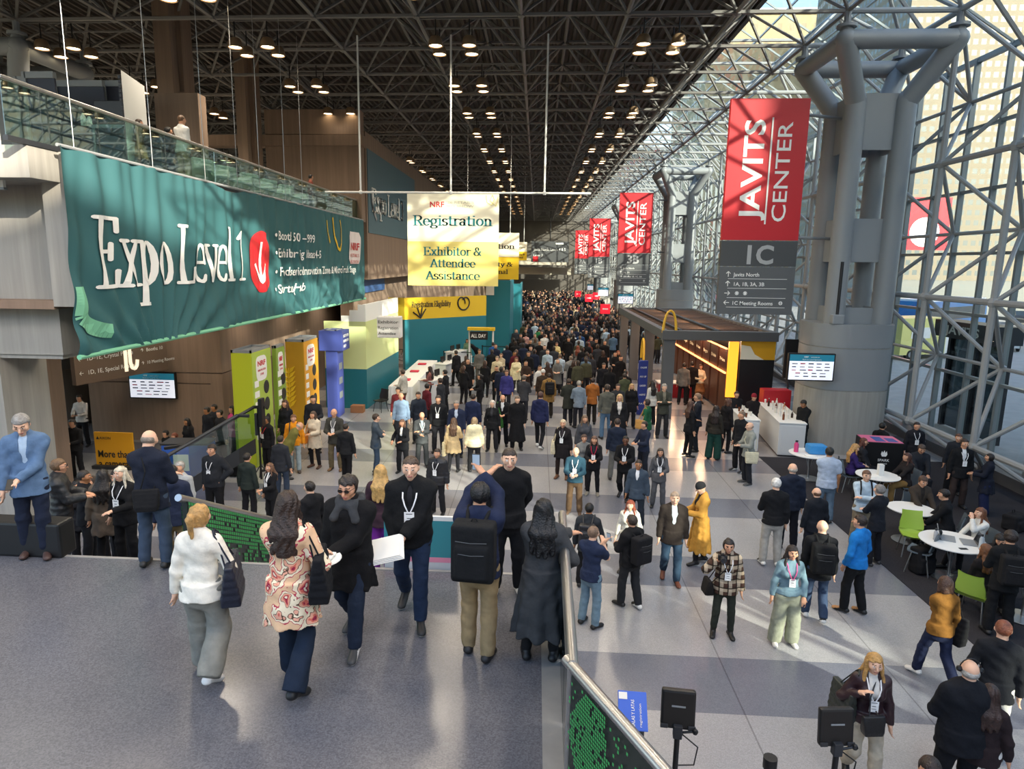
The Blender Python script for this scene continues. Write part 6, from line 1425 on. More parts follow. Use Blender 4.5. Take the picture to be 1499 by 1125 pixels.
q = at(352, 692, 0); floor_bag((q.x, q.y-.2, 0), 'black backpack leaning on the foot of the lime kiosk', '161618', (.2, .14, .25), .2)
q = at(1290, 742, 0); t = thing('paper_bag', 'white paper carrier bag beside the man in the pale blue shirt', 'bag', (q.x+.25, q.y+.3, .012), .3); MB().add([(-.17, -.07, 0), (.17, -.07, 0), (.17, .07, 0), (-.17, .07, 0), (-.18, -.075, .4), (.18, -.075, .4), (.18, .075, .4), (-.18, .075, .4)], [(0, 3, 2, 1), (0, 1, 5, 4), (1, 2, 6, 5), (2, 3, 7, 6), (3, 0, 4, 7)]).build('bag_body', mat('white_paper', 'dcdcd8', .7), t)
for s in (-1, 1): MB().path([(-.07, s*.07, .39), (-.05, s*.07, .5), (.05, s*.07, .5), (.07, s*.07, .39)], .006, 6).build('handle', M_WHITE, t)
# monitors on light stands, seen from behind
def light_panel(px0, px1, py0, py1, zt_, label, yaw):
    a = at(px0, py0, zt_); b = at(px1, py0, zt_); w = (b-a).length; c = (a+b)/2; hgt = (py1-py0)/(px1-px0)*w*1.08
    t = thing('monitor_stand', label, 'monitor', (c.x, c.y, 0), yaw); M = Matrix.Translation((0, 0, zt_-hgt/2)) @ Matrix.Rotation(-.12, 4, 'X')
    MB().rbox((-w/2, -.03, -hgt/2), (w/2, .03, hgt/2), .02, 0, M).build('housing', M_BLACK, t); MB().box((-w/2+.04, .031, -hgt/2+.04), (w/2-.04, .034, hgt/2-.04), 0, M).build('screen', M_DGLASS, t)
    m2 = MB(); m2.box((-w*.2, -.036, hgt*.08), (w*.2, -.031, hgt*.12), 0, M); m2.build('maker_mark', M_GREYP, t)
    for s in (-1, 1): MB().rbox((s*w*.4-.03, -.045, -hgt*.47), (s*w*.4+.03, -.03, -hgt*.36), .006, 0, M).build('latch', M_DARK, t)
    MB().rbox((-.035, -.08, zt_-hgt-.06), (.035, -.02, zt_-hgt+.05), .008).build('bracket', M_DARK, t); MB().tube((0, -.05, 0.7), (0, -.05, zt_-hgt-.05), .022, .022, 10).tube((0, -.05, .15), (0, -.05, .9), .03, .03, 10).build('pole', M_BLACK, t, True)
    MB().tube((0, -.05, zt_-hgt-.02), (.12, -.07, zt_-hgt+.02), .01, .01, 6).ball((.13, -.07, zt_-hgt+.02), .025).build('knob', M_BLACK, t); MB().path([(.0, -.05, zt_-hgt), (.16, -.06, zt_-hgt-.12), (.14, -.06, zt_-hgt-.28), (.02, -.06, zt_-hgt-.3)], .006, 6).build('cable', M_BLACK, t)
    for k in range(3): a_ = k*2.09+.5; MB().path([(0, -.05, .5), (.45*math.cos(a_), -.05+.45*math.sin(a_), .02)], .014, 6).build('leg', M_BLACK, t)
light_panel(970, 1019, 1010, 1064, 2.55, 'black monitor seen from behind on a light stand, in the middle foreground', -.1)
light_panel(1201, 1251, 1037, 1089, 2.45, 'black monitor seen from behind on a light stand, before the woman in the leather jacket', .1)
q = at(1128, 1108, 1.6); t = thing('light_stand', 'top of a black light stand poking in at the bottom edge', 'stand', (q.x, q.y, 0)); MB().tube((0, 0, .1), (0, 0, 1.45), .022, .022, 8).build('pole', M_BLACK, t); MB().lathe([(.03, 1.45), (.06, 1.5), (.06, 1.6), (.001, 1.6)], n=12).build('head_fitting', M_BLACK, t, True)
for k in range(3): a_ = k*2.09; MB().path([(0, 0, .5), (.4*math.cos(a_), .4*math.sin(a_), .02)], .014, 6).build('leg', M_BLACK, t)
# camera light on the tall stand by the lime kiosk
c = at(383, 706, 0); t = thing('light_stand', 'tall black stand with a lamp head in front of the lime kiosk', 'stand', (c.x, c.y, 0)); MB().tube((0, 0, .1), (0, 0, 2.1), .03, .025, 8).build('pole', M_BLACK, t); MB().rbox((-.05, -.12, 1.55), (.05, .12, 2.3), .02, 0, Matrix.Translation((.1, 0, 0))).build('lamp_head', M_BLACK, t); MB().rbox((-.09, -.05, 1.3), (-.02, .05, 1.9), .02).build('battery', M_DARK, t)
for k in range(3): a_ = k*2.09; MB().path([(0, 0, .5), (.4*math.cos(a_), .4*math.sin(a_), .02)], .014, 6).build('leg', M_BLACK, t)
# blue notice board lying against the guard
a = at(926, 1040, .62); t = thing('notice_board', 'bright blue notice board with white lettering below the landing guard', 'sign', (a.x, a.y, 0), -.05); M = Matrix.Translation((0, 0, .62)) @ Matrix.Rotation(-.9, 4, 'X')
MB().rbox((-.17, -.02, -.22), (.17, .0, .22), .008, 0, M).build('board', mat('bright_blue_board', '2f62d4', .45), t); R90 = Matrix.Rotation(PI/2, 4, 'Z'); Fb = M @ frame((0, -.024, 0), (1, 0, 0), (0, 0, 1))
mb = text_mb('SALAS Y LATAS', .055, Fb @ Matrix.Translation((.02, -.18, 0)) @ R90, w=.3, bold=.01); text_mb('registration', .04, Fb @ Matrix.Translation((.1, -.18, 0)) @ R90, w=.26, mb=mb); mb.box((-.16, -.027, .12), (-.06, -.022, .2), 0, M); mb.build('lettering', M_TXTW, t)
MB().rbox((-.14, -.1, 0), (.14, .12, .55), .02).build('plinth', M_DKGREY, t)
# blue table banner and display by the stair head, cart with black top further in
c = at(282, 705, 0); t = thing('counter', 'blue fronted counter behind the man with the white badge', 'counter', (c.x-.2, c.y+.3, 0), .1); MB().rbox((-.6, -.3, 0), (.6, .3, 1.0), .02).build('body', mat('blue_print_front', '2f5fc0', .5), t); MB().rbox((-.62, -.32, 1.0), (.62, .32, 1.05), .01).build('counter_top', M_DARK, t); MB().box((-.3, -.31, .3), (.1, -.302, .75)).build('print', M_TXTW, t)
# registration desk with yellow top sign, posts and belts
a = aty(684, 482, 36.5); b = aty(724, 492, 36.5); t = thing('desk_sign', 'black sign with white letters under a yellow strip at the registration desks', 'sign', (a.x, 36.5, 0)); w = b.x-a.x
MB().box((0, 0, a.z-.05), (w, .5, a.z+.1)).build('yellow_strip', M_YEL, t); MB().box((w*.1, -.02, a.z-.55), (w*.75, .1, a.z-.1)).build('board', M_BLACK, t); text_mb('ALL DAY', .28, frame((w*.14, -.03, a.z-.43), (1, 0, 0), (0, 0, 1)), w=w*.55, bold=.02).build('lettering', M_TXTW, t)
for x in (.1, w-.1): MB().tube((x, .2, 0), (x, .2, a.z), .05, .05, 8).build('post', M_WHITE, t)
def barrier_post(px, py, label, col, k):
    c = at(px, py, 0); t = thing('barrier_post', label, 'barrier post', (c.x, c.y, 0), 0, 'belt barrier posts'); MB().lathe([(.001, 0), (.17, 0), (.17, .02), (.03, .04), (.03, .95), (.045, .96), (.045, 1.02), (.001, 1.03)], n=14).build('post', col, t, True); MB().box((.03, -.005, .93), (1.5, .005, .98)).build('belt', M_BLACK, t)
for k, (px, py) in enumerate(((738, 536), (706, 530), (690, 548), (672, 560), (756, 570), (665, 520), (640, 512), (620, 506), (715, 505), (650, 540))):
    barrier_post(px, py, 'belt barrier post in the registration queue at mid hall', M_WHITE if k % 2 == 0 else M_BLACK, k)
for k, (px, py) in enumerate(((636, 588), (655, 560), (668, 540))):
    c = at(px, py, 0); t = thing('registration_desk', ('nearest white registration desk beside the clothed table', 'middle white registration desk', 'farthest white registration desk')[k], 'desk', (c.x, c.y, 0), 1.2); MB().rbox((-.7, -.3, .05), (.7, .3, 1.0), .02).build('body', MATS['white_counter_panel'], t); MB().rbox((-.75, -.35, 1.0), (.75, .35, 1.04), .01).build('desk_top', M_WHITE, t)
    for s in (-.35, .35): MB().rbox((s-.2, .05, 1.08), (s+.2, .09, 1.36), .01).box((s-.03, .06, 1.04), (s+.03, .08, 1.1)).build('monitor', M_BLACK, t)
# bicycles on show near the registration wall and orange kiosk
def bicycle(p, rz, label):
    t = thing('bicycle', label, 'bicycle', p, rz)
    for y in (-.52, .52):
        o = MB().path([(0, y+.33*math.cos(a), .35+.33*math.sin(a)) for a in [2*PI*k/24 for k in range(25)]], .018, 6).build('wheel', M_BLACK, t); mb = MB()
        for k in range(12): mb.tube((0, y, .35), (0, y+.32*math.cos(k*PI/6), .35+.32*math.sin(k*PI/6)), .002, .002, 3)
        mb.build('spokes', M_CHROME, o)
    mb = MB(); A_, B_, C_, D_ = (0, -.52, .35), (0, -.12, .32), (0, -.24, .82), (0, .36, .80)
    for a, b in ((A_, B_), (A_, C_), (B_, C_), (C_, D_), (B_, D_), (D_, (0, .52, .35))): mb.tube(a, b, .02, .02, 8)
    mb.build('frame', M_DARK, t); MB().path([(-.25, .3, .98), (0, .38, 1.0), (.25, .3, .98)], .014, 6).tube((0, .36, .8), (0, .37, 1.0), .014, .014, 6).build('handlebar', M_BLACK, t); MB().rbox((-.07, -.38, .9), (.07, -.14, .95), .02).tube((0, -.25, .8), (0, -.25, .9), .014, .014, 6).build('saddle', M_BLACK, t)
q = at(612, 512, 0); bicycle((q.x, q.y, 0), 1.3, 'bicycle on show in front of the yellow registration wall')
q = at(600, 528, 0); bicycle((q.x, q.y, 0), 1.5, 'second bicycle on show beside the lime exhibit wall')
# ================================================================== PATTERNED FABRICS
def floral():
    m = mat('floral_print', 'f0dcc0', .85, 0, .25, bump=.25, bscale=30); n = m.node_tree.nodes; L = m.node_tree.links; b = n['Principled BSDF']
    tc = n.new('ShaderNodeTexCoord'); no = n.new('ShaderNodeTexNoise'); no.inputs['Scale'].default_value = 9; no.inputs['Detail'].default_value = 2; L.new(tc.outputs['Object'], no.inputs['Vector'])
    mx = n.new('ShaderNodeMix'); mx.data_type = 'VECTOR'; mx.inputs[0].default_value = .16; L.new(tc.outputs['Object'], mx.inputs[4]); L.new(no.outputs['Color'], mx.inputs[5])
    v = n.new('ShaderNodeTexVoronoi'); v.inputs['Scale'].default_value = 8.5; L.new(mx.outputs[1], v.inputs['Vector'])
    r = n.new('ShaderNodeValToRGB'); L.new(v.outputs['Distance'], r.inputs[0]); e = r.color_ramp.elements; r.color_ramp.interpolation = 'CONSTANT'
    cols = [(0, 'f2e3c8'), (.13, '9c2b45'), (.20, 'd9705f'), (.28, 'e9a98f'), (.40, '5d4636'), (.44, 'efe0c2'), (.58, 'b83a50'), (.63, 'e6bd96')]
    e[0].position, e[0].color = 0, lin(cols[0][1]); e[1].position, e[1].color = cols[1][0], lin(cols[1][1])
    for p, c in cols[2:]: q = e.new(p); q.color = lin(c)
    L.new(r.outputs[0], b.inputs['Base Color']); return m
def plaid():
    m = mat('plaid_flannel', '4a352c', .9, 0, .2, bump=.25, bscale=40); n = m.node_tree.nodes; L = m.node_tree.links; b = n['Principled BSDF']
    tc = n.new('ShaderNodeTexCoord'); sp = n.new('ShaderNodeSeparateXYZ'); L.new(tc.outputs['Object'], sp.inputs[0])
    def st(out, per, w, ph=0):
        a = n.new('ShaderNodeMath'); a.operation = 'ADD'; a.inputs[1].default_value = 50+ph; L.new(out, a.inputs[0])
        q = n.new('ShaderNodeMath'); q.operation = 'MODULO'; q.inputs[1].default_value = per; L.new(a.outputs[0], q.inputs[0])
        c = n.new('ShaderNodeMath'); c.operation = 'LESS_THAN'; c.inputs[1].default_value = w; L.new(q.outputs[0], c.inputs[0]); return c.outputs[0]
    cur = None
    for out, per, w, ph, col, f in ((sp.outputs[2], .13, .06, 0, 'c9b79c', .6), (sp.outputs[0], .13, .06, 0, 'cdbda5', .6), (sp.outputs[2], .13, .02, .08, '17120f', .85), (sp.outputs[0], .13, .02, .08, '17120f', .85)):
        x = n.new('ShaderNodeMix'); x.data_type = 'RGBA'; mu = n.new('ShaderNodeMath'); mu.operation = 'MULTIPLY'; mu.inputs[1].default_value = f; L.new(st(out, per, w, ph), mu.inputs[0]); L.new(mu.outputs[0], x.inputs[0])
        if cur is None: x.inputs[6].default_value = lin('4a352c')
        else: L.new(cur, x.inputs[6])
        x.inputs[7].default_value = lin(col); cur = x.outputs[2]
    L.new(cur, b.inputs['Base Color']); return m
def stripes(): return mat('orange_red_print', 'd2452a', .8, noise=.7, nscale=9)
BK, CH, NV, GR = '19191b', '2b2c30', '1c2338', '55585c'
def W2(*c): return c
# ================================================================== ON THE LANDING
w1 = person('woman in a cream sweater and wide grey trousers, seen from behind with blonde ponytail', ft=(306, 990), hd=(288, 735), z=LAND, face=4, sex='f', top=('sweater', 'efe9da'), bot=('wide', '85847c'), hair=('pony', 'b98f55'), skin=0, shoe=('sneaker', 'e6e4e0'), arms=('down', (.12, .2, .62)), pose='walk', stride=.34, head=(-12, 4))
shoulder_bag(w1, 'black leather tote bag on the shoulder of the woman in the cream sweater', '1b2030', (.42, .15, .30), 1, .565, .04)
w2 = person('woman in a floral print coat and flared jeans, walking away with long brown hair', ft=(432, 1006), hd=(416, 714), z=LAND, face=-4, sex='f', top=('coat', floral()), bot=('flare', '1c2738'), hair=('wavy', '33231b'), skin=0, shoe=('boot', '1a1a1c'), arms=((.12, .24, .63), (.14, .18, .66)), pose='walk', stride=.40)
shoulder_bag(w2, 'black slouchy shoulder bag carried by the woman in the floral coat', '17181c', (.36, .15, .32), 1, .60, -.02, leather=False)
m3 = person('man in a long black overcoat, grey scarf and sunglasses, walking towards the viewer', ft=(518, 940), hd=(512, 690), z=LAND, face=172, top=('coat', '141416'), bot=('jeans', '202a3c'), hair=('messy', '2a211c'), skin=1, shoe=('sneaker', '3a3b3d'), arms=((.06, .30, .60), 'down'), pose='walk', stride=.46, scarf='3d3f42', glasses='sun', g=1.12, head=(0, 6))
def plates(bo, c):
    V = Vector(c)+Vector((-.02, .06, .03)); MB().lathe([(.001, 0), (.13, .005), (.18, .03), (.185, .03), (.18, .04), (.001, .015)], V, 22).build('paper_plate', mat('paper', 'f0efe9', .8), bo, True)
    MB().rbox(V+Vector((-.12, -.08, .04)), V+Vector((.12, .1, .065)), .008).build('napkins', mat('paper', 'f0efe9', .8), bo)
held(m3, 0, 'white paper plates with napkins held by the man in the black overcoat', 'plates', 'paper_plates', plates, .1)
m4 = person('man in a black zip jacket and jeans with a badge, carrying white papers', ft=(604, 902), hd=(600, 663), z=LAND, face=184, top=('hoodie', '17181a', '26262a'), bot=('jeans', '25334c'), hair=('crop', '4b3a2e'), skin=0, shoe=('sneaker', '202022'), arms=((.05, .27, .565), (.13, .12, .50)), pose='walk', stride=.50, g=1.16, badge='white')
def papers(bo, c):
    M = Matrix.Translation(Vector(c)+Vector((.12, .07, -.02))) @ Matrix.Rotation(.25, 4, 'Y') @ Matrix.Rotation(-.55, 4, 'X')
    for k in range(4): MB().box((-.20+.01*k, -.13, -.016+.009*k), (.2-.012*k, .13-.01*k, -.009+.009*k), 0, M).build('sheet', mat('paper', 'f0efe9', .8), bo)
held(m4, 0, 'thick stack of white papers held by the man in the black zip jacket', 'papers', 'paper_stack', papers, .1)
m5 = person('man photographing with raised arms, navy sweater, khaki trousers, seen from behind', ft=(700, 958), hd=(707, 710), z=LAND, face=-6, top=('sweater', '1f2740'), bot=('trousers', '94805f'), hair=('messy', '141315'), skin=1, shoe=('sneaker', '1c1a1c'), arms=((.03, .30, .985), (-.03, .30, .985)), stride=.12, g=1.08)
backpack(m5, 'black backpack on the man photographing with raised arms', '191a1c', 1.08)
phone(m5, 1, 'phone held up by the man with the black backpack', .1, .11)
m6 = person('smiling man in a black crew neck sweater posing behind the man with the phone', ft=(742, 868), hd=(736, 658), z=LAND, face=186, top=('sweater', '141416'), bot=('trousers', '17171a'), hair=('crop', '33261e'), skin=0, shoe=('sneaker', 'd9d2c4'), arms=('behind', 'down'), g=1.12)
w7 = person('woman in a long grey wool coat with very long black hair, seen from behind', ft=(790, 962), hd=(793, 730), z=LAND, face=-3, sex='f', top=('longcoat', '3f4042'), bot=('slim', '1a1a1c'), hair=('long', '121012'), skin=1, shoe=('boot', '151517'), arms=((.24, .26, .72), (.20, .12, .56)))
m8 = person('bald man in a navy jacket and jeans with a crossbody bag at the landing edge', ft=(230, 828), hd=(219, 628), z=LAND, face=2, top=('jacket', '1d2230'), bot=('jeans', '3d4a5c'), hair=('balding', '8a7d70'), skin=0, shoe=('shoe', '24221f'), arms=((.1, .25, .63), (.08, .26, .63)), head=(-5, 18), g=1.1)
shoulder_bag(m8, 'small black crossbody bag on the back of the navy jacket man', '1b1b1d', (.28, .10, .20), 1, .53, -.19, x=.05, cross=True, leather=False, name='crossbody_bag', tilt=-PI/2)
m9 = person('grey haired man in a blue blazer looking down at a phone at far left', ft=(56, 813), hd=(30, 650), z=LAND, face=205, top=('jacket', '5b7596', 'a9bfd6'), bot=('trousers', '1d2436'), hair=('short', '8d8a86'), skin=0, shoe=('shoe', '4a3530'), arms=((.05, .26, .57), (.24, .1, .47)), stride=.12, head=(0, 25), H=1.76)
phone(m9, 0, 'phone in the hand of the man in the blue blazer', 1.0)
# ================================================================== QUEUE ON THE STAIRS
def stairp(who, hx, hy, d, **k):
    H = k.pop('H', 1.7); q = aty(hx, hy, d); return person(who, loc=(q.x, d, step_z(d)), H=max(min(q.z-step_z(d), 1.86), 1.5), **k)
stairp('man in a black puffer jacket with curly hair and glasses, turned right on the stairs', 84, 690, 8.1, face=-60, top=('puffer', '202124'), bot=('jeans', '39424f'), hair=('messy', '6b5138'), arms=('bent', 'bent'), glasses='clear')
stairp('woman with white blonde hair, black blazer and badge, facing the viewer on the stairs', 178, 694, 8.4, face=170, sex='f', top=('jacket', '161618', '2a2a2c'), bot=('trousers', '161618'), hair=('long', 'cfc4ae'), skin=0, badge='white', arms=('bent', 'down'))
stairp('long haired woman in a taupe coat seen from behind beside the white blonde woman', 150, 700, 8.7, face=10, sex='f', top=('coat', '5f5348'), bot=('slim', '1b1b1d'), hair=('long', '1a1514'))
stairp('dark jacketed man holding a paper, left of the taupe coat on the stairs', 122, 708, 9.1, face=-70, top=('jacket', '1a1b1f'), bot=('trousers', '1b1b1f'), hair=('short', '231c18'), arms=('bent', 'bent'), skin=2)
stairp('person in a burgundy top behind the queue on the stairs', 153, 690, 10.2, face=170, top=('sweater', '5c1d28'), bot=('trousers', '222226'), hair=('short', '4a382c'))
stairp('bespectacled man in dark clothes deep in the stair queue', 170, 682, 11.0, face=185, top=('jacket', '28282c'), bot=('trousers', '222226'), hair=('short', '2c221c'), glasses='clear')
stairp('dark haired woman in black at the back of the stair queue', 112, 700, 10.6, face=200, sex='f', top=('jacket', '1c1c20'), bot=('trousers', '1c1c20'), hair=('long', '1b1614'))
stairp('short haired person in grey brown jacket at the back of the stair queue', 134, 694, 11.3, face=160, top=('jacket', '4a443e'), bot=('trousers', '2b2b2e'), hair=('short', '3a2d24'))
stairp('person in a navy parka and khaki trousers close behind the bald navy man', 252, 714, 8.0, face=20, top=('hoodie', '232a3f'), bot=('trousers', '8a7552'), hair=('short', '1c1816'))
stairp('person in an orange and red printed top, bending over a bag', 276, 706, 10.6, face=120, sex='f', top=('shirt', stripes()), bot=('trousers', '1d1d20'), hair=('bun', '161214'), lean=.35, arms=('front', 'front'), skin=2)
stairp('grey haired person in a pale grey top beside the blue counter', 263, 668, 12.6, face=170, top=('shirt', 'a7a9a8'), bot=('trousers', '333338'), hair=('short', 'a59f98'))
stairp('blonde woman in purple trousers half hidden behind the man with the papers', 557, 697, 8.3, face=10, sex='f', top=('jacket', '3a2730'), bot=('wide', '7b2f93'), hair=('long', 'c39a5c'), skin=0)
stairp('dark haired man in black turned left behind the black overcoat', 455, 720, 9.4, face=60, top=('jacket', '19191c'), bot=('trousers', '19191c'), hair=('short', '1d1512'), skin=0)
# people deep under the mezzanine
for k, (hx, hy, yy, lab, c, hc_) in enumerate(((122, 634, 19.6, 'person in a white top standing in the doorway left of the amber advert', 'd8d4cf', '2a1f1a'), (112, 672, 16.5, 'person in black in front of the doorway left of the amber advert', '1a1a1c', '1c1614'))):
    q = aty(hx, hy, yy); person(lab, loc=(q.x, yy, 0), H=1.68, face=180, top=('shirt', c), bot=('trousers', '1c1c20'), hair=('short', hc_), arms=('bent', 'bent'), res=.024)
for k, (hx, hy, sx_, lab, c) in enumerate(((274, 610, 'f', 'woman with big dark curly hair riding the escalator', '161618'), (303, 594, 'm', 'man in a dark suit riding the escalator, left of a pair', '1d1f25'), (314, 590, 'm', 'man in dark suit on the escalator, right of a pair', '23252b'), (322, 598, 'm', 'man in a dark coat on the escalator behind the suited pair', '1b1b1e'), (340, 592, 'f', 'person in a bright pink top at the head of the escalator', 'c2477c'), (243, 628, 'm', 'man in black low on the escalator behind the amber advert', '18181b'), (256, 632, 'm', 'reddish haired man low on the escalator', '2b2324'))):
    yy = 18.15+.42*(k % 3); q = aty(hx, hy, yy); person(lab, loc=(q.x, yy, q.z-1.68), H=1.68, face=150, sex=sx_, top=('jacket', c), bot=('trousers', '1a1a1d'), hair=('wavy' if sx_ == 'f' else 'short', '1b1512' if k != 6 else '7a4028'), res=.026, skin=2 if k in (0, 1, 2) else 1)
# balcony
q = atx(268, 225, XM-.75); mb_ = person('man in a white shirt standing with his back turned at the mezzanine glass', loc=(XM-.75, q.y, 7.6), H=1.72, face=-20, top=('shirt', 'f4f2ec'), bot=('trousers', 'b59a6c'), hair=('crop', '6a4c34'), arms=('front', 'front'), res=.016)
q2 = atx(283, 235, XM-1.4); person('dark clothed person beside the man in the white shirt on the mezzanine', loc=(XM-1.6, q.y+.9, 7.6), H=1.62, face=-40, top=('jacket', '1d1d20'), bot=('trousers', '1d1d20'), hair=('short', '1a1614'), res=.02)
q3 = atx(244, 235, XM-.9); person('person in a brown coat at the glass, left of the white shirted man', loc=(XM-1.3, q.y-.9, 7.6), H=1.45, face=-60, sex='f', top=('coat', '8a6c44'), bot=('trousers', '1d1d20'), hair=('short', '3a2a20'), res=.02)
q = atx(447, 262, XM-1.2); person('small figure in red brown leaning at the far end of the mezzanine rail', loc=(XM-1.0, q.y, 7.6), H=1.6, face=-60, top=('shirt', '7a4438'), bot=('trousers', '1d1d20'), hair=('short', '1a1614'), res=.024)
# ================================================================== LOWER FLOOR, LEFT AND MIDDLE
P = person
p = P('stocky man in a dark shirt with a white badge, hand on hip, left mid floor', ft=(318, 765), hd=(313, 648), face=172, top=('shirt', '24262b'), bot=('trousers', '18181b'), hair=('short', '2b211b'), g=1.25, arms=('hip', 'down'), badge='white')
P('man in a dark green sweater seen from behind at the end of the pixel balustrade', ft=(366, 762), hd=(362, 678), face=-15, top=('sweater', '28302c'), bot=('trousers', '1b1b1e'), hair=('short', '241c17'))
P('brown haired woman in a black blazer with white lanyard facing the green sweater man', ft=(400, 770), hd=(397, 686), face=150, sex='f', top=('jacket', '17171a', 'e8e6e2'), bot=('trousers', '17171a'), hair=('wavy', '6b4a35'), badge='white', arms=('bent', 'down'))
P('man in a charcoal suit seen from behind near the lime kiosk', ft=(414, 728), hd=(402, 652), face=-10, top=('jacket', '2b2d33'), bot=('trousers', '2f3a4c'), hair=('short', '2e241d'))
m_ = P('man in a bright orange hoodie and pale jeans', ft=(433, 690), hd=(429, 605), face=195, top=('hoodie', 'e5921f'), bot=('jeans', '97a6ae'), hair=('short', '6a4732'), shoe=('shoe', '4a3f38'), stride=.18)
backpack(m_, 'dark backpack with grey straps worn by the man in the orange hoodie', '3a3a3c')
m_ = P('woman in a cream coat with an orange handbag next to the orange hoodie', ft=(462, 684), hd=(453, 600), face=160, sex='f', top=('coat', 'cfc2ad'), bot=('slim', '1d1b1e'), hair=('bob', '4a3528'), shoe=('boot', '4a2f22'), arms=('bent', 'bag'))
shoulder_bag(m_, 'orange handbag on the arm of the woman in the cream coat', 'd98a2a', (.34, .13, .22), 1, .50, .08, name='handbag')
P('man in an olive jacket holding something in both hands, with a badge', ft=(492, 688), hd=(490, 596), face=178, top=('jacket', '3e3d38', '6d6f70'), bot=('trousers', '6b5f48'), hair=('balding', '8a7d70'), arms=('bent', 'bent'), badge='white', shoe=('boot', '7a5a3a'))
P('man all in black with rolled sleeves walking away, left mid floor', ft=(508, 704), hd=(508, 620), face=-8, top=('shirt', '1e1f22'), bot=('trousers', '151518'), hair=('crop', '2a201a'), stride=.2)
P('man in a grey jacket and blue jeans with folded arms, facing right', ft=(551, 694), hd=(546, 604), face=-75, top=('jacket', '46505a'), bot=('jeans', '37475a'), hair=('short', '3a2a20'), arms=('cross', 'cross'), skin=0)
P('dark haired person by the lime kiosk with a red lanyard', ft=(394, 690), hd=(392, 620), face=150, sex='m', top=('jacket', '1b1b1e'), bot=('trousers', '18181b'), hair=('short', '1b1512'), skin=2, badge=('e8e6e2', 'c2263a'))
P('older man in a yellow green jacket bending near the orange hoodie', ft=(420, 700), hd=(415, 655), face=-60, top=('jacket', '6f6a35'), bot=('trousers', '26262a'), hair=('balding', 'a9a49e'), lean=.6, H=1.7, arms=('front', 'front'))
P('woman in dark clothes standing close by the amber kiosk', ft=(421, 668), hd=(417, 582), face=170, sex='f', top=('jacket', '1f1f24'), bot=('trousers', '20242c'), hair=('wavy', '4a2f24'))
P('dark clothed man with a camera bag between the amber and blue kiosks', ft=(461, 662), hd=(461, 577), face=200, top=('jacket', '23252b'), bot=('trousers', '2a2a2f'), hair=('short', '2b211b'), arms=('bent', 'down'))
p = P('woman in a black blazer and white blouse holding a patterned folder', ft=(590, 692), hd=(589, 612), face=170, sex='f', top=('jacket', '1b1c20', 'f0eeea'), bot=('trousers', '1b1c20'), hair=('bob', '6b4a38'), arms=('bent', 'bag'))
P('man in a grey blazer with folded hands, right of the white blouse woman', ft=(618, 684), hd=(612, 601), face=195, top=('jacket', '4a4d4f', 'a8b4bc'), bot=('trousers', '3a3d3f'), hair=('balding', '7d7268'), arms=('cross', 'bent'), badge='white')
P('man in a pale blue shirt with a dark backpack near the registration desks', ft=(588, 652), hd=(588, 573), face=190, top=('shirt', '7d93ad'), bot=('trousers', '2b2f38'), hair=('balding', '9b8f84'))
P('man in dark navy behind the grey blazer man', ft=(613, 648), hd=(612, 572), face=185, top=('jacket', '252b36'), bot=('trousers', '22252c'), hair=('short', '33281f'))
P('man in a black polo with a white badge at mid floor', ft=(642, 662), hd=(642, 577), face=178, top=('shirt', '1d1e21'), bot=('trousers', '2e2e33'), hair=('short', '2b211b'), badge='white', g=1.1)
P('grey haired man in a navy suit and open white collar', ft=(668, 668), hd=(665, 585), face=182, top=('jacket', '252d45', 'b9c5d8'), bot=('trousers', '22283a'), hair=('short', '8f8a85'))
P('man in a navy blue suit seen from behind, right of the grey haired suit', ft=(692, 656), hd=(690, 575), face=-12, top=('jacket', '222b49'), bot=('trousers', '20263a'), hair=('crop', '2b211b'))
w_ = P('woman in a beige trench coat seen from behind, left of the cream puffer', ft=(664, 690), hd=(662, 610), face=-6, sex='f', top=('coat', 'c9ae82'), bot=('slim', '28282c'), hair=('long', '5a4130'), shoe=('sneaker', '2a2a2a'), arms=('down', 'bent'))
shoulder_bag(w_, 'pale canvas tote hanging beside the beige trench coat', 'd6c8a2', (.3, .08, .36), -1, .42, .0, name='tote_bag', leather=False)
P('woman in a cream puffer jacket and shiny black trousers seen from behind', ft=(694, 690), hd=(694, 609), face=6, sex='f', top=('puffer', 'e8dcb4'), bot=('trousers', '1c1c1f'), hair=('bob', '8a7358'), skin=0, shoe=('sneaker', '1c1c1f'), g=1.08)
P('white haired woman in black holding a dark bag at mid floor', ft=(720, 660), hd=(720, 584), face=175, sex='f', top=('jacket', '1b1b1e', '3a3a3e'), bot=('trousers', '26262a'), hair=('bob', 'c9c2ba'), skin=0)
w_ = P('man in a black blazer carrying a green bag', ft=(735, 652), hd=(733, 576), face=178, top=('jacket', '1c1d21', 'd9dce0'), bot=('trousers', '1b1b1f'), hair=('balding', '7a6c60'), arms=('bent', 'bent'))
shoulder_bag(w_, 'green bag carried by the man in the black blazer', '3f7a3c', (.26, .1, .26), 1, .47, .16, x=.02, name='shopping_bag', leather=False)
P('person in a calf length black coat at mid floor', ft=(756, 658), hd=(755, 578), face=184, top=('longcoat', '161619'), bot=('trousers', '19191c'), hair=('short', '6a5a4e'), skin=0)
P('person in a navy jacket with bright pink hood and sleeves walking away', ft=(789, 656), hd=(788, 572), face=-15, top=('hoodie', '23284a'), bot=('slim', '1b1b1f'), hair=('short', '4a2f28'), stride=.45, pose='walk', shoe=('sneaker', '24242a'), hood=True)
P('young man in a black jacket with badge, right behind the man with the papers', ft=(641, 752), hd=(645, 656), face=165, top=('puffer', '202024', '3a3a3e'), bot=('trousers', '1d1d20'), hair=('short', '33261e'), badge='white', arms=('down', 'down'))
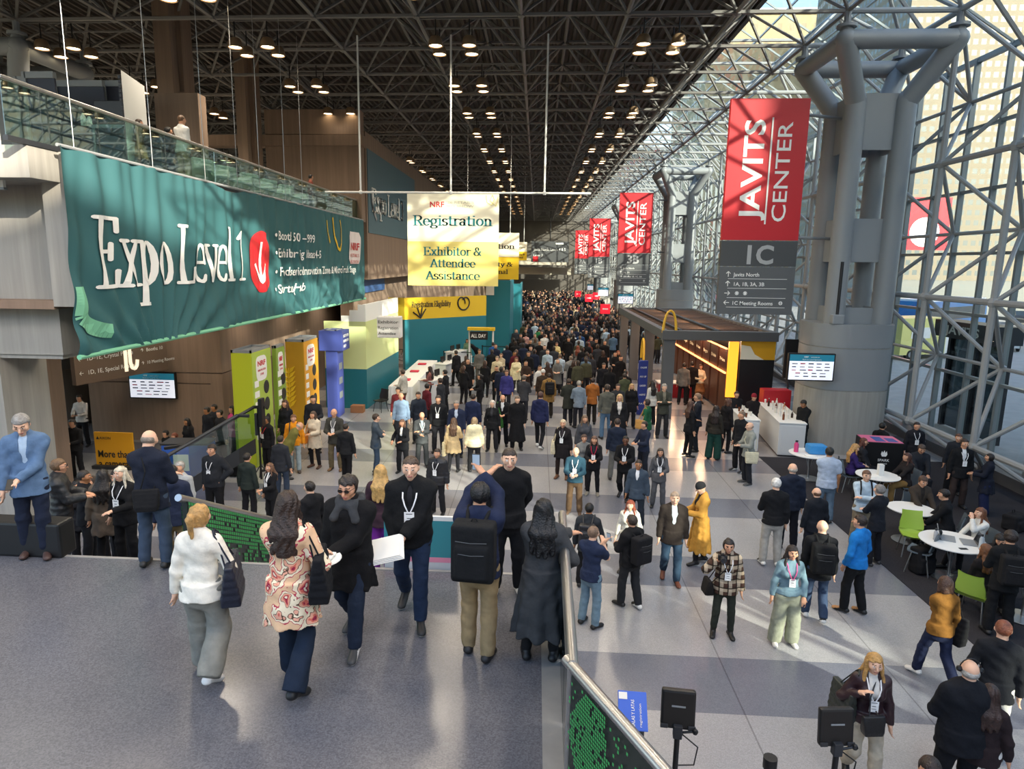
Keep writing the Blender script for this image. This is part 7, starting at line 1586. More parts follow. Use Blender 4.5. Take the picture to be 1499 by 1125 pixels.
p = P('bald man in a teal sweater and brown trousers holding a cup', ft=(840, 752), hd=(843, 652), face=170, top=('sweater', '2f5060'), bot=('trousers', '5f4a36'), hair=('balding', 'a89a8c'), skin=0, arms=('bent', 'bent'), badge='white', shoe=('sneaker', '5a4636'))
cup(p, 1, 'white cup held by the man in the teal sweater')
w_ = P('woman in a black coat with a cream bag on her shoulder', ft=(822, 700), hd=(824, 612), face=165, sex='f', top=('coat', '1e1a1c', '3a3438'), bot=('slim', '2a1f1c'), hair=('short', 'c9b89a'), badge='white', shoe=('boot', '6a4630'))
shoulder_bag(w_, 'cream shoulder bag on the woman in the black coat', 'd3c6a8', (.34, .12, .30), 1, .52, .03, leather=False)
p = P('dark haired woman in a black blazer and pink lanyard beside the teal sweater', ft=(867, 724), hd=(868, 636), face=170, sex='f', top=('jacket', '1a1a1d', '2a2a2e'), bot=('slim', '1a1a1d'), hair=('wavy', '5b4033'), badge=('f4f4f2', 'c02a50'), arms=('bent', 'bent'), shoe=('sneaker', '8a8478'))
P('woman in a grey top half hidden behind the teal sweater man', ft=(852, 718), hd=(851, 634), face=185, sex='f', top=('sweater', '7a7a78'), bot=('slim', '1c1c20'), hair=('bun', '4a352a'))
P('person in grey standing behind the pink lanyard woman', ft=(853, 690), hd=(853, 606), face=190, sex='f', top=('jacket', '4a4c52'), bot=('trousers', '2d2f36'), hair=('long', '6a5644'))
P('man in a navy sweater and grey trousers seen from behind', ft=(900, 702), hd=(901, 611), face=-10, top=('sweater', '1f2738'), bot=('trousers', '6a6a68'), hair=('crop', '3a2c24'))
p = P('man in a black suit with a white lanyard, striding left', ft=(912, 730), hd=(918, 636), face=165, top=('jacket', '151517', '202024'), bot=('trousers', '151517'), hair=('crop', '17130f'), skin=3, badge='white', arms=('bent', 'bent'), stride=.35, pose='walk')
P('man in a dark navy sweater looking down, right of the black suit', ft=(940, 700), hd=(934, 615), face=120, top=('sweater', '22293c'), bot=('trousers', '20242e'), hair=('short', '2a201a'), arms=('bent', 'bent'))
p = P('woman in a grey pinstripe trouser suit with a white badge and long dark hair', ft=(962, 742), hd=(967, 654), face=172, sex='f', top=('jacket', '55565a', '24242a'), bot=('trousers', '55565a'), hair=('long', '2c211c'), badge='white', arms=('bent', 'down'))
P('man in a blue grey blazer and white shirt in front of the pinstripe suit', ft=(930, 772), hd=(937, 684), face=160, top=('jacket', '3d4957', 'e6e8ea'), bot=('trousers', '232a34'), hair=('crop', '2a1f1a'), skin=2, head=(10, 0))
p = P('older man in a dark brown blazer, pale shirt and jeans', ft=(980, 850), hd=(978, 717), face=176, top=('jacket', '2d2622', 'c6d6dc'), bot=('jeans', '2c4054'), hair=('crop', '9a8674'), skin=0, shoe=('shoe', '6a3a26'), arms=('down', 'down'), stride=.3, pose='step', g=1.12)
w_ = P('woman in a long camel coat and black beanie looking down at her phone', ft=(1022, 824), hd=(1033, 703), face=95, sex='f', top=('longcoat', 'c08d3e', '1b1b1e'), bot=('slim', '1b1b1e'), hair=('beanie', '28282a'), skin=0, shoe=('boot', '17171a'), arms=('bent', 'bent'), head=(0, 22), stride=.24)
phone(w_, 1, 'phone held by the woman in the camel coat', .9)
m_ = P('man in a black hooded jacket with black backpack turned towards the red haired woman', ft=(920, 888), hd=(934, 752), face=35, top=('hoodie', '1a1a1c'), bot=('trousers', '2a2b2e'), hair=('short', '3a2e26'), shoe=('sneaker', '1c1c1f'), hood=True, arms=('bent', 'bent'), g=1.05, stride=.22)
backpack(m_, 'black backpack on the hooded man facing the red haired woman', '1c1c1f', 1.0)
w_ = P('red haired woman in a cream cardigan half hidden behind the hooded man', ft=(918, 838), hd=(928, 738), face=160, sex='f', top=('jacket', 'd9d4c6', '8f8f94'), bot=('slim', '23232a'), hair=('wavy', '8a3f26'), skin=0)
shoulder_bag(w_, 'grey white string bag hanging at the hooded man and red haired woman', 'a9a8a4', (.32, .1, .36), -1, .25, .0, leather=False, name='drawstring_bag')
m_ = P('man in a charcoal jacket with leather backpack holding a camera, back turned', ft=(858, 858), hd=(853, 735), face=-12, top=('jacket', '2f3236'), bot=('trousers', '1b1b1e'), hair=('short', '17130f'), skin=2, arms=('down', (.26, .16, .50)))
backpack(m_, 'small black leather backpack on the man in the charcoal jacket', '222226', .78, leather=True)
camera_prop(m_, 1, 'camera hanging from the hand of the man in the charcoal jacket', (0, .02, -.02))
m_ = P('bearded man in a navy tee leaning on the guard and filming with a phone', ft=(862, 915), hd=(836, 782), face=-40, top=('shirt', '26304a'), bot=('jeans', '6f8898'), hair=('short', '7a6250'), glasses='clear', extra='short_sleeve', arms=((.05, .3, .80), (.02, .30, .78)), skin=0, H=1.74)
phone(m_, 0, 'phone held out by the man in the navy tee behind the guard', .3)
w_ = P('woman in a brown plaid shirt jacket holding a camera by her shoulder', ft=(1056, 930), hd=(1072, 785), face=172, sex='f', top=('puffer', plaid(), '2a2420'), bot=('slim', '2f332c'), hair=('bun', '221a17'), shoe=('boot', '201d1b'), badge='white', arms=('down', (.16, .16, .80)), H=1.68)
camera_prop(w_, 1, 'black camera raised by the woman in the plaid shirt jacket', (-.02, .05, .05))
shoulder_bag(w_, 'dark camera bag at the hip of the woman in the plaid shirt jacket', '201d1c', (.26, .14, .2), 1, .50, .02, leather=False, name='camera_bag', cross=True)
P('woman in a blue grey top and wide sage trousers with a pink lanyard', ft=(1146, 942), hd=(1156, 795), face=178, sex='f', top=('blouse', '6d8793'), bot=('wide', '8f9280'), hair=('long', '231a17'), shoe=('sneaker', 'd6d2c8'), badge=('f4f4f2', 'd8568c'), arms=('pocket', 'down'), H=1.68)
m_ = P('bald man in a black jacket and jeans walking away', ft=(1190, 908), hd=(1182, 757), face=-10, top=('jacket', '16171a'), bot=('jeans', '34435c'), hair=('bald', ''), skin=0, shoe=('sneaker', '1d1f26'), stride=.3, pose='step', H=1.8)
backpack(m_, 'black backpack with many pockets on the bald man in jeans', '18191b', 1.05)
P('man in a bright blue track jacket and black trousers, looking left', ft=(1246, 896), hd=(1251, 752), face=35, top=('sweater', '1f78c4'), bot=('trousers', '17181b'), hair=('short', '2a1e18'), shoe=('boot', 'a8794a'), arms=('pocket', 'pocket'), stride=.2, head=(18, 0))
P('white haired man in a black fleece and pale trousers walking away', ft=(1126, 826), hd=(1121, 698), face=-6, top=('sweater', '18191c'), bot=('trousers', 'a7a49c'), hair=('short', 'd6d4d0'), skin=0, shoe=('sneaker', '26262a'), arms=('bent', 'down'), g=1.08)
P('bald man in a dark navy hoodie seen from behind', ft=(1150, 802), hd=(1148, 676), face=-4, top=('hoodie', '1d2434'), bot=('trousers', '1b1e28'), hair=('balding', 'b5a99c'), skin=0, hood=True)
P('man with thinning hair in a dark blazer, between the navy hoodie and backpack man', ft=(1186, 826), hd=(1184, 712), face=10, top=('jacket', '1a1d24'), bot=('trousers', '1c1f28'), hair=('balding', '6a4a34'), skin=0, g=1.08)
m_ = P('stocky man in a pale blue polo shirt seen from behind on the carpet edge', ft=(1204, 764), hd=(1203, 653), face=-6, top=('shirt', 'a9b6c9'), bot=('jeans', '5f7488'), hair=('short', '17130f'), skin=2, extra='short_sleeve', g=1.22, arms=((.30, .22, .60), 'down'))
m_ = P('man in a light blue shirt with backpack straps and folded arms', ft=(1256, 800), hd=(1252, 686), face=170, top=('shirt', 'b7c9d6'), bot=('trousers', '7d7361'), hair=('short', '6b4a36'), skin=0, arms=('cross', 'cross'))
backpack(m_, 'dark backpack worn by the man in the light blue shirt', '222226', .95)
P('grey haired man in a black jacket facing the light blue shirt man', ft=(1276, 826), hd=(1272, 708), face=30, top=('jacket', '1b1e26'), bot=('trousers', '1b1b20'), hair=('messy', '7a7672'), skin=0, arms=('cross', 'cross'), shoe=('sneaker', '26262a'))
m_ = P('balding man in a pale grey blazer looking at his phone by the counters', ft=(1092, 708), hd=(1094, 616), face=100, top=('jacket', '8e918a'), bot=('trousers', '24262c'), hair=('balding', 'a58f80'), skin=0, arms=('bent', 'bent'), shoe=('sneaker', '4a4a4a'))
phone(m_, 1, 'phone in the hands of the man in the pale grey blazer', .9)
shoulder_bag(m_, 'cream messenger bag on the man in the pale grey blazer', 'c9c3a8', (.36, .1, .26), -1, .47, .05, leather=False, name='messenger_bag', cross=True)
P('man in black standing behind the pale grey blazer man', ft=(1080, 690), hd=(1082, 600), face=120, top=('jacket', '1b1c20'), bot=('trousers', '1b1b1f'), hair=('short', '7a6654'), shoe=('sneaker', '26262a'))
P('woman in a black suit and heels talking, left of the counters', ft=(1006, 668), hd=(1009, 580), face=-70, sex='f', top=('jacket', '19191c'), bot=('slim', '19191c'), hair=('wavy', '4a2f24'), arms=('bent', 'down'))
P('man in a dark suit facing the woman in black heels', ft=(1017, 660), hd=(1017, 572), face=80, top=('jacket', '22262f', 'b9c5d0'), bot=('trousers', '20242c'), hair=('short', '8b6f58'), arms=('bent', 'bent'))
P('woman in deep green wide trousers at the second counter', ft=(1043, 672), hd=(1047, 592), face=-30, sex='f', top=('sweater', '2e2a24'), bot=('wide', '1d4038'), hair=('long', '2a1d18'))
P('dark dressed woman beside the green trousers at the second counter', ft=(1060, 662), hd=(1062, 578), face=-60, sex='f', top=('jacket', '1c1a1d'), bot=('slim', '1c1a1d'), hair=('bob', '5a3a2a'))
m_ = P('bearded server in black working behind the white coffee counter', ft=(1171, 664), hd=(1175, 583), face=120, top=('shirt', '17181a'), bot=('trousers', '17181a'), hair=('short', '17130f'), skin=2, arms=('front', 'front'), head=(0, 25), res=.016)
P('grey haired man in an olive jacket with hands clasped, in front of the pavilion', ft=(968, 640), hd=(968, 560), face=182, top=('jacket', '3f4038', '7a7566'), bot=('trousers', '2d2d30'), hair=('short', '9a948c'), arms=('cross', 'cross'), skin=0)
w_ = P('woman in a green jacket with a tan bag near the blue totem', ft=(944, 664), hd=(943, 580), face=60, sex='f', top=('jacket', '245a3c'), bot=('trousers', '1c1c20'), hair=('short', '2a1d18'))
shoulder_bag(w_, 'tan bag held by the woman in the green jacket', 'b98a4a', (.36, .14, .24), -1, .55, .1, name='handbag')
P('woman in a long dark dress left of the tan bag', ft=(904, 654), hd=(904, 570), face=175, sex='f', top=('longcoat', '1f1f22', 'd6d0c8'), bot=('slim', '1f1f22'), hair=('bob', 'c2a070'))
P('man in a checked shirt and blue jeans left of the long dark dress', ft=(886, 642), hd=(886, 558), face=10, top=('shirt', '5a5a52'), bot=('jeans', '54708c'), hair=('short', '33261e'))
P('person with white jacket and dark hair at the pavilion front', ft=(952, 622), hd=(950, 556), face=30, sex='f', top=('jacket', 'c9c6bd'), bot=('trousers', '1d1d20'), hair=('long', '1b1512'))
P('woman in a cream top and tan skirt inside the food pavilion', ft=(1022, 590), hd=(1025, 532), face=185, sex='f', top=('blouse', 'e8d6b4'), bot=('skirt', '9a6a42'), hair=('bun', '5a3a28'), arms=('bent', 'bent'))
P('person in a grey jacket queuing inside the pavilion', ft=(998, 592), hd=(997, 530), face=-20, top=('jacket', '6d6a66'), bot=('trousers', '1d1d20'), hair=('short', '33261e'))
P('person in dark clothes queuing next to the grey jacket in the pavilion', ft=(1010, 590), hd=(1009, 528), face=-10, top=('jacket', '1d1a1c'), bot=('trousers', '1d1d20'), hair=('short', '2a1d18'))
for hx, lab, c, sk_ in ((1078, 'server in black at the left end behind the second counter', '1b1b1e', 1), (1098, 'server in black with red cap behind the second counter', '1f1a1c', 1)):
    q = aty(hx, 578, 22.8); P(lab, loc=(q.x, 22.8 if hx < 1090 else 22.4, 0), H=1.68, face=180, top=('shirt', c), bot=('trousers', '18181b'), hair=('short' if hx < 1090 else 'beanie', '2a1d18' if hx < 1090 else '8a2430'), skin=sk_, arms=('front', 'front'))
# ================================================================== NEAR RIGHT
w_ = P('blonde woman in a burgundy leather jacket with badge and small black bag', hd=(1281, 952), face=172, sex='f', top=('leather', '2e1a20', 'd6d3cc'), bot=('trousers', 'b3aa98'), hair=('long', 'b58b50'), skin=0, badge='white', arms=('down', (.14, .13, .735)), H=1.68, res=.0115, stride=.3, pose='step')
shoulder_bag(w_, 'small black crossbody bag at the waist of the blonde woman in leather', '17171a', (.26, .1, .18), 1, .555, .24, x=.02, cross=True, name='crossbody_bag', tilt=-PI/2)
shoulder_bag(w_, 'large dark green tote over the shoulder of the blonde woman in leather', '2c302c', (.4, .15, .34), 1, .58, -.06, name='tote_bag')
w_ = P('woman in a mustard sweater and dark jeans walking away with a phone', ft=(1365, 1000), hd=(1377, 856), face=8, sex='f', top=('sweater', '7d5522'), bot=('jeans', '1d2540'), hair=('bob', '4a3328'), shoe=('sneaker', 'd6d4d0'), arms=((.16, .26, .70), 'down'), stride=.5, pose='walk', res=.0115, H=1.66)
phone(w_, 0, 'phone held by the woman in the mustard sweater', .5); shoulder_bag(w_, 'black shoulder bag of the woman in the mustard sweater', '1a1a1c', (.36, .15, .36), 1, .50, .03, leather=False)
m_ = P('large white haired man in a black jacket with a headset, seen from behind', hd=(1424, 964), face=-6, top=('jacket', '14171e'), bot=('trousers', '15171d'), hair=('balding', 'a9a59f'), skin=0, arms=('bent', 'bent'), g=1.3, H=1.84, res=.0115)
i_ = t_info[m_.name]; hs_ = [i_['HP'](.098*math.cos(a), -.01, .02+.118*math.sin(a)) for a in [PI*k/8 for k in range(9)]]; MB().path(hs_, .007, 6).ball(hs_[-1], .032).ball(hs_[0], .032).build('headset', M_BLACK, m_, True)
P('red haired man in a dark jacket with white shirt tail, back turned at right edge', hd=(1472, 906), face=-25, top=('jacket', '1b1d22'), bot=('trousers', 'c9c7c2'), hair=('crop', '7a4530'), skin=0, H=1.80, res=.0115, arms=('pocket', 'down'))
P('dark haired man whose head rises from the bottom edge at right', hd=(1364, 1104), face=150, top=('jacket', '1c1d22'), bot=('trousers', '1c1d22'), hair=('short', '2a1d18'), H=1.74, res=.0115, skin=1)
P('dark haired woman in white trousers beside the large black jacket', hd=(1452, 1000), face=-30, sex='f', top=('jacket', '2a2022'), bot=('trousers', 'd9d6d0'), hair=('wavy', '33211c'), H=1.6, res=.0125)
m_ = P('man in a black jacket and backpack standing by the right edge table', ft=(1458, 928), hd=(1464, 795), face=-15, top=('jacket', '17181a'), bot=('trousers', '17181a'), hair=('messy', '2a1f1a'), H=1.8, arms=('bent', 'bent'), z=.012)
backpack(m_, 'black backpack on the man standing by the right edge table', '1a1a1c', 1.0)
def sit(who, hx, hy, **k):
    return person(who, hd=(hx, hy), z=.012, pose='sit', **k)
def stool(t, label, col=None):
    c = chair((t.location.x, t.location.y, .012), t.rotation_euler.z, col or M_GREYPL, M_CHROME, label); return c
s_ = sit('woman in a white shirt resting her chin on her hand at the laptop table', 1438, 742, face=95, sex='f', top=('shirt', 'd9d8d2'), bot=('slim', '1c1c20'), hair=('long', '6a4028'), arms=('face', 'type'), skin=0); stool(s_, 'grey chair under the woman in the white shirt')
s_ = sit('woman with long wavy brown hair sitting with her back to the viewer', 1446, 796, face=10, sex='f', top=('sweater', '1f1c1e'), bot=('slim', '1c1c20'), hair=('wavy', '6b4428'), arms=('lap', 'lap'))
s_ = sit('black haired woman looking down behind the wavy brown hair', 1466, 778, face=150, sex='f', top=('sweater', '1c1c20'), bot=('slim', '1c1c20'), hair=('long', '17120f'), arms=('type', 'type'), head=(0, 25)); stool(s_, 'grey chair under the black haired woman')
s_ = sit('man in a brown jacket sitting at the second white table, facing the viewer', 1350, 694, face=185, top=('jacket', '3d352e', '2a2624'), bot=('trousers', '2a2a2c'), hair=('short', '4a3326'), skin=1, arms=('table', 'type'), head=(0, 20)); stool(s_, 'grey chair under the man in the brown jacket')
s_ = sit('man in a black suit hunched over the second white table, back turned', 1394, 716, face=60, top=('jacket', '16171b'), bot=('trousers', '17181c'), hair=('short', '1b1512'), arms=('table', 'table'), lean=.15); stool(s_, 'grey chair under the hunched man in black')
w_ = sit('blonde woman in a purple jacket sitting and looking at her phone', 1250, 648, face=-100, sex='f', top=('jacket', '33245c'), bot=('slim', '1c1c20'), hair=('long', 'b98d55'), skin=0, arms=('bent', 'bent'), head=(0, 20)); phone(w_, 1, 'phone held by the blonde woman in the purple jacket'); stool(w_, 'grey chair under the blonde woman in purple')
s_ = sit('brunette sitting behind the blonde woman in purple', 1264, 640, face=-120, sex='f', top=('jacket', '2a2a2e'), bot=('slim', '1c1c20'), hair=('long', '5a2f22'), arms=('lap', 'lap'), res=.016); stool(s_, 'grey chair under the brunette behind the purple jacket')
s_ = sit('woman in dark clothes with tan trousers sitting across from the white carton', 1330, 662, face=95, sex='f', top=('jacket', '231f20'), bot=('trousers', '8a6a3c'), hair=('long', '4a2a20'), arms=('type', 'type'), res=.016); stool(s_, 'grey chair under the woman in tan trousers')
s_ = sit('man in dark clothes with a lanyard sitting by the glass wall, behind tan trousers', 1349, 648, face=170, top=('jacket', '24272e'), bot=('trousers', '24262c'), hair=('short', '4a3a30'), arms=('type', 'type'), res=.017, head=(0, 25)); stool(s_, 'grey chair under the man by the glass wall')
P('man in a black blazer with white shirt and badge standing by the glass wall', ft=(1398, 742), hd=(1402, 640), face=172, top=('jacket', '17181b', 'd8dadc'), bot=('trousers', '3a2f2c'), hair=('short', '33241c'), skin=1, badge='white', arms=('down', 'down'), z=.012)
P('red faced man just behind the man in the black blazer at the glass wall', ft=(1392, 722), hd=(1393, 633), face=150, top=('jacket', '23262d'), bot=('trousers', '202228'), hair=('short', '5a3a2a'), z=.012)
P('woman in a navy coat and wide navy trousers reading by the glass wall', ft=(1438, 752), hd=(1447, 662), face=60, sex='f', top=('coat', '1b1f2c'), bot=('wide', '1c2444'), hair=('short', '231a17'), arms=('bent', 'bent'), z=.012)
P('person with a white lanyard standing behind the black display box', ft=(1332, 700), hd=(1336, 616), face=170, top=('jacket', '1f2026'), bot=('trousers', '1f2026'), hair=('short', '2a1d18'), badge='white', z=.012)
s_ = sit('person in black sitting near the column behind the display box', 1292, 618, face=-60, top=('hoodie', '17181a'), bot=('trousers', '17181a'), hair=('short', '17130f'), res=.02); stool(s_, 'grey chair under the person in black near the column')
# ================================================================== OUTSIDE PEOPLE
for hx, hy, fx, fy, lab, c, f in ((1289, 502, 1289, 541, 'man in a brown coat standing outside the glass by the orange cones', '5a5040', 180), (1456, 474, 1456, 503, 'person in a dark coat walking outside the glass', '22242a', 190), (1486, 478, 1486, 508, 'second person in dark clothes walking outside at the right edge', '2a2c30', 170), (1441, 462, 1441, 486, 'person in grey farther off on the plaza outside', '4a4c50', 90), (1310, 468, 1310, 492, 'person in white in the small group on the pavement outside', 'c9c7c2', 180), (1302, 468, 1302, 493, 'person in blue in the small group on the pavement outside', '4a5a70', 0)):
    P(lab, ft=(fx, fy), hd=(hx, hy), z=-.03, face=f, top=('coat', c), bot=('trousers', '24242a'), hair=('short', '2a1f1a'), res=.03)
# ================================================================== THE CROWD DOWN THE HALL
def crowd_mesh(name, topc, botc, hairc, skin, sex='m', coat=False, arms='down', H=1.72, h=.034, face_=False, stride=.2):
    s = H/1.75; Q = Soft(); sw = .19*s*(1 if sex == 'm' else .88); e = .03
    Q.cone((0, 0, .53*H), (0, 0, .76*H), .165*s+.01, .175*s, .05, ((0, 1, 0), .66)); Q.cone((-sw+.05, 0, .785*H), (sw-.05, 0, .785*H), .085*s, None, .05); Q.cone((0, 0, .82*H), (0, 0, .88*H), .055*s, None, .03)
    Q.ell((0, .01, .93*H), np.array([.085, .105, .122])*s, None, .02)
    if sex == 'f': Q.ell((0, -.05, .88*H), np.array([.095, .08, .15])*s, None, .03)
    for sx in (-1, 1):
        a = ARM[arms] if not (arms == 'bent' and sx > 0 and sex == 'm') else ARM['down']; S_ = np.array((sx*sw, 0, .79*H)); el, wr = ik(S_, (sx*a[0], a[1], a[2]*H), .168*H, .15*H, (sx*.7, -.6, -.6))
        Q.cone(S_, el, .06*s, .055*s, .03); Q.cone(el, wr, .053*s, .042*s, .02); Q.cone(wr, wr+unit(wr-el)*.13*s, .042*s, .03*s, .02)
        hip = np.array((sx*.09, 0, .52*H)); ank = np.array((sx*.1, sx*stride*.5, .09)); kn, ank = ik(hip, ank, .25*H, .23*H, (0, 1, .1)); Q.cone(hip, kn, .095*s, .072*s, .04); Q.cone(kn, ank, .07*s, .058*s, .03); Q.cone(ank-(0, .03, .05), ank+(0, .13, -.055), .042, .038, .03)
    if coat: Q.cone((0, 0, .30*H), (0, 0, .57*H), .25*s, .17*s, .04, ((0, 1, 0), .75), True)
    V, F_ = Q.mesh(h); c = V[F_].mean(1); z = c[:, 2]/H; mi = np.full(len(F_), 1); hem = .31 if coat else .49
    mi[z < hem] = 2; mi[z < .05] = 3; hd = z > .865; mi[hd] = 0; mi[hd & ((z > .965) | (c[:, 1] < -.005*s))] = 3
    if sex == 'f': mi[(z > .80) & (c[:, 1] < -.085*s) & (np.abs(c[:, 0]) < .11)] = 3
    hand = (np.abs(c[:, 0]) > .2) & (z < .465) if arms == 'down' else (c[:, 1] > .24) & (z > .55) & (z < .7)
    mi[hand & (z > .3) & (z > .36)] = 0
    me_o = np_mesh(name, V, F_, [SKIN[skin], fab(topc), fab(botc), hairmat(hairc)], None, mi); me = me_o.data; bpy.data.objects.remove(me_o); return me
CROWD = [('black coat', '17171a', '1b1b1f', '1d1613', 1, 'm', True), ('black jacket', '1b1b1e', '202024', '2a1f1a', 1, 'm', False), ('charcoal jacket', '34363b', '22242a', '33281f', 0, 'm', False), ('navy jacket', '20273c', '1d2130', '2a1f1a', 1, 'm', False),
         ('dark brown coat', '3d2f28', '1d1b1c', '3a2820', 1, 'f', True), ('grey coat', '6a6a68', '26262a', '5a4332', 0, 'f', True), ('beige jacket', 'b5a384', '2a2a2e', '4a3426', 0, 'f', False), ('burgundy top', '5a2028', '1d1b1c', '2a1b17', 2, 'f', False),
         ('pale blue shirt', 'a9bccb', '22262e', '6a5646', 0, 'm', False), ('olive jacket', '4a4a38', '26262a', '33281f', 2, 'm', False), ('white top', 'd6d3cc', '1d1d20', '3a2a20', 1, 'f', False), ('blue jacket', '2f4d78', '22242a', '2a1f1a', 1, 'm', False), ('black blazer, long hair', '19191c', '19191c', '3a2419', 1, 'f', False)]
CW = [18, 20, 12, 12, 6, 5, 3, 4, 3, 5, 3, 3, 12]
rng = random.Random(11); meshes = []
for i, c in enumerate(CROWD): meshes.append([crowd_mesh('person', *c[1:6], coat=c[6], arms='down' if v == 0 else 'bent', H=(1.75 if c[5] == 'm' else 1.64)+.02*v, stride=.28 if v == 0 else .05) for v in (0, 1)])
taken = [(o.location.x, o.location.y) for o in COL.objects if o.get('category') in ('person', 'desk', 'table', 'barrier post', 'bicycle', 'booth') and o.parent is None]
def free(x, y, r): return all((x-a)**2+(y-b)**2 > r*r for a, b in taken)
def spot(y0, y1, xl, xr, r):
    for _ in range(60):
        y = rng.uniform(y0, y1); x = rng.uniform(xl(y), xr(y))
        if free(x, y, r): taken.append((x, y)); return x, y
    return None
# people that stand out in the nearer crowd, each with a look of its own
SPEC = [(820, 517, 'man in a pale blue shirt seen from behind in the mid hall crowd', 'shirt', 'b9cbd8', '22262e', 'crop', '6a5646', 'm', 0), (868, 552, 'man in a rust orange jacket seen from behind in the mid hall crowd', 'jacket', 'a0602c', '2a2622', 'short', '2a1f1a', 'm', 0),
 (804, 545, 'person in a tan coat with black backpack seen from behind', 'coat', '8a6a3c', '26221e', 'short', '2a1f1a', 'm', 0), (795, 540, 'person with a white beanie left of the tan coat', 'jacket', '3a2f26', '24242a', 'beanie', 'd9d6d0', 'm', 0), (833, 553, 'man in a long dark olive parka walking away', 'coat', '33352f', '24242a', 'short', '3a2c24', 'm', 0),
 (848, 556, 'grey haired person in a pale denim jacket in the mid hall crowd', 'jacket', '7a8794', '24242a', 'short', '9a948c', 'm', 0), (767, 548, 'bulky man in a dark grey jacket walking away at mid hall', 'jacket', '3b3b3f', '26262c', 'short', '5a5048', 'm', 0), (742, 540, 'person in a violet blue jacket facing the viewer at mid hall', 'jacket', '3c3a78', '22242c', 'short', '5a4030', 'm', 180),
 (703, 546, 'woman in black standing alone with a phone by the queue posts', 'jacket', '17171a', '17171a', 'pony', '17120f', 'f', 120), (728, 520, 'man in a pale beige jacket in the sunlight at mid hall', 'jacket', 'cdbf9f', '3a3a3c', 'short', '7a6a58', 'm', 180), (756, 522, 'person in a bright cream coat in the sunlight', 'coat', 'e6d9ae', '3a3a3c', 'bob', '6a4a34', 'f', 180),
 (702, 510, 'man in a grey suit walking towards the viewer along the queue posts', 'jacket', '6a6762', '5a5752', 'short', '5a4a40', 'm', 180), (734, 516, 'person in a beige top near the queue posts', 'sweater', 'b8a88c', '4a4640', 'short', '7a5a44', 'f', 150), (668, 512, 'man in a black suit by the registration desks', 'jacket', '1a1a1d', '1a1a1d', 'short', '33261e', 'm', 60),
 (652, 540, 'dark haired person in black leaning at the registration desks', 'jacket', '1c1c20', '1c1c20', 'short', '1b1512', 'm', 70), (645, 552, 'person in a charcoal jacket with badge at the registration desks', 'jacket', '2c2e33', '24262c', 'short', '33261e', 'm', 60), (625, 560, 'person in a burgundy vest serving at the registration desks', 'shirt', '5c1d28', '1d1d20', 'short', '1b1512', 'm', -60),
 (590, 540, 'person in a pale grey shirt beside the clothed table', 'shirt', 'b5b2a8', '6a5a46', 'short', '3a2a20', 'm', 60), (583, 565, 'man in a burgundy sweater beside the clothed table', 'sweater', '5e1f26', '1d1d20', 'short', '1b1512', 'm', 170), (630, 535, 'woman in a patterned blouse at the registration desks', 'blouse', '8a5a54', '1d1d20', 'long', '2a1b17', 'f', 90),
 (634, 484, 'person in black walking by the yellow registration wall', 'jacket', '19191c', '1d1d20', 'short', '1b1512', 'm', 120), (656, 480, 'dark dressed person striding by the yellow registration wall', 'jacket', '1f2024', '1d1d20', 'short', '2a1f1a', 'm', 90), (616, 468, 'person in black standing right at the foot of the yellow wall', 'jacket', '17171a', '17171a', 'short', '2a1f1a', 'm', 0),
 (700, 492, 'person bending over at the black desk sign', 'jacket', '17171a', '17171a', 'short', '1b1512', 'm', 90), (684, 495, 'person in a sage green top by the black desk sign', 'sweater', '7a9a80', '24242a', 'bob', '3a2a20', 'f', 160), (722, 500, 'person in a strong blue jacket near the desk sign', 'jacket', '2a5590', '22242a', 'short', '2a1f1a', 'm', 10),
 (770, 487, 'person with a pink top carrying a bag, far mid hall', 'sweater', 'c99a92', '24242a', 'short', '3a2a20', 'f', 0), (789, 480, 'person in a green jacket in the far mid crowd', 'jacket', '2f7a4a', '24242a', 'short', '2a1f1a', 'm', 0), (797, 488, 'person in a white shirt seen from behind, far mid crowd', 'shirt', 'e2e0d8', '24242a', 'short', '4a3426', 'm', 0),
 (846, 505, 'red brown haired woman in grey in the crowd by the pavilion', 'jacket', '7a7672', '24242a', 'long', '7a3a24', 'f', 0), (862, 500, 'woman with long auburn hair in a rust coat in the crowd', 'coat', '6e3a26', '24242a', 'long', '6a3020', 'f', 0), (884, 530, 'man in a white shirt and dark blazer in the crowd by the pavilion', 'jacket', '1c1d22', '1c1d22', 'short', '33261e', 'm', 180),
 (898, 488, 'person in a denim blue jacket in the crowd by the pavilion', 'jacket', '55708a', '2a2f38', 'short', '4a3426', 'm', 0), (905, 512, 'woman with a white scarf and black jacket by the pavilion', 'jacket', '1a1a1d', '1d1d20', 'long', '8a4a34', 'f', 180), (858, 520, 'man in a blue grey shirt facing the viewer in the crowd', 'shirt', '5f7488', '24242a', 'short', '33261e', 'm', 180),
 (873, 470, 'grey haired man in dark coat near the nearest red placard', 'coat', '24262a', '1d1d20', 'short', '9a948c', 'm', 180), (815, 500, 'woman in a yellow cream jacket facing the viewer in the crowd', 'jacket', 'd9c48a', '2a2a2e', 'short', '5a3a28', 'f', 180), (836, 520, 'man in a pale grey coat walking away in the crowd', 'coat', '8a8a88', '2a2a2e', 'short', '7a6a5a', 'm', 0),
 (915, 545, 'person in an olive army jacket beside the blue totem', 'jacket', '4a4f3a', '24242a', 'short', '2a1f1a', 'm', 30), (925, 560, 'woman in black with blonde hair near the blue totem', 'coat', '1b1b1e', '1d1d20', 'long', 'c2a070', 'f', 170), (905, 560, 'bearded man in charcoal left of the blue totem', 'jacket', '2f3135', '22242a', 'short', '2a1f1a', 'm', 170)]
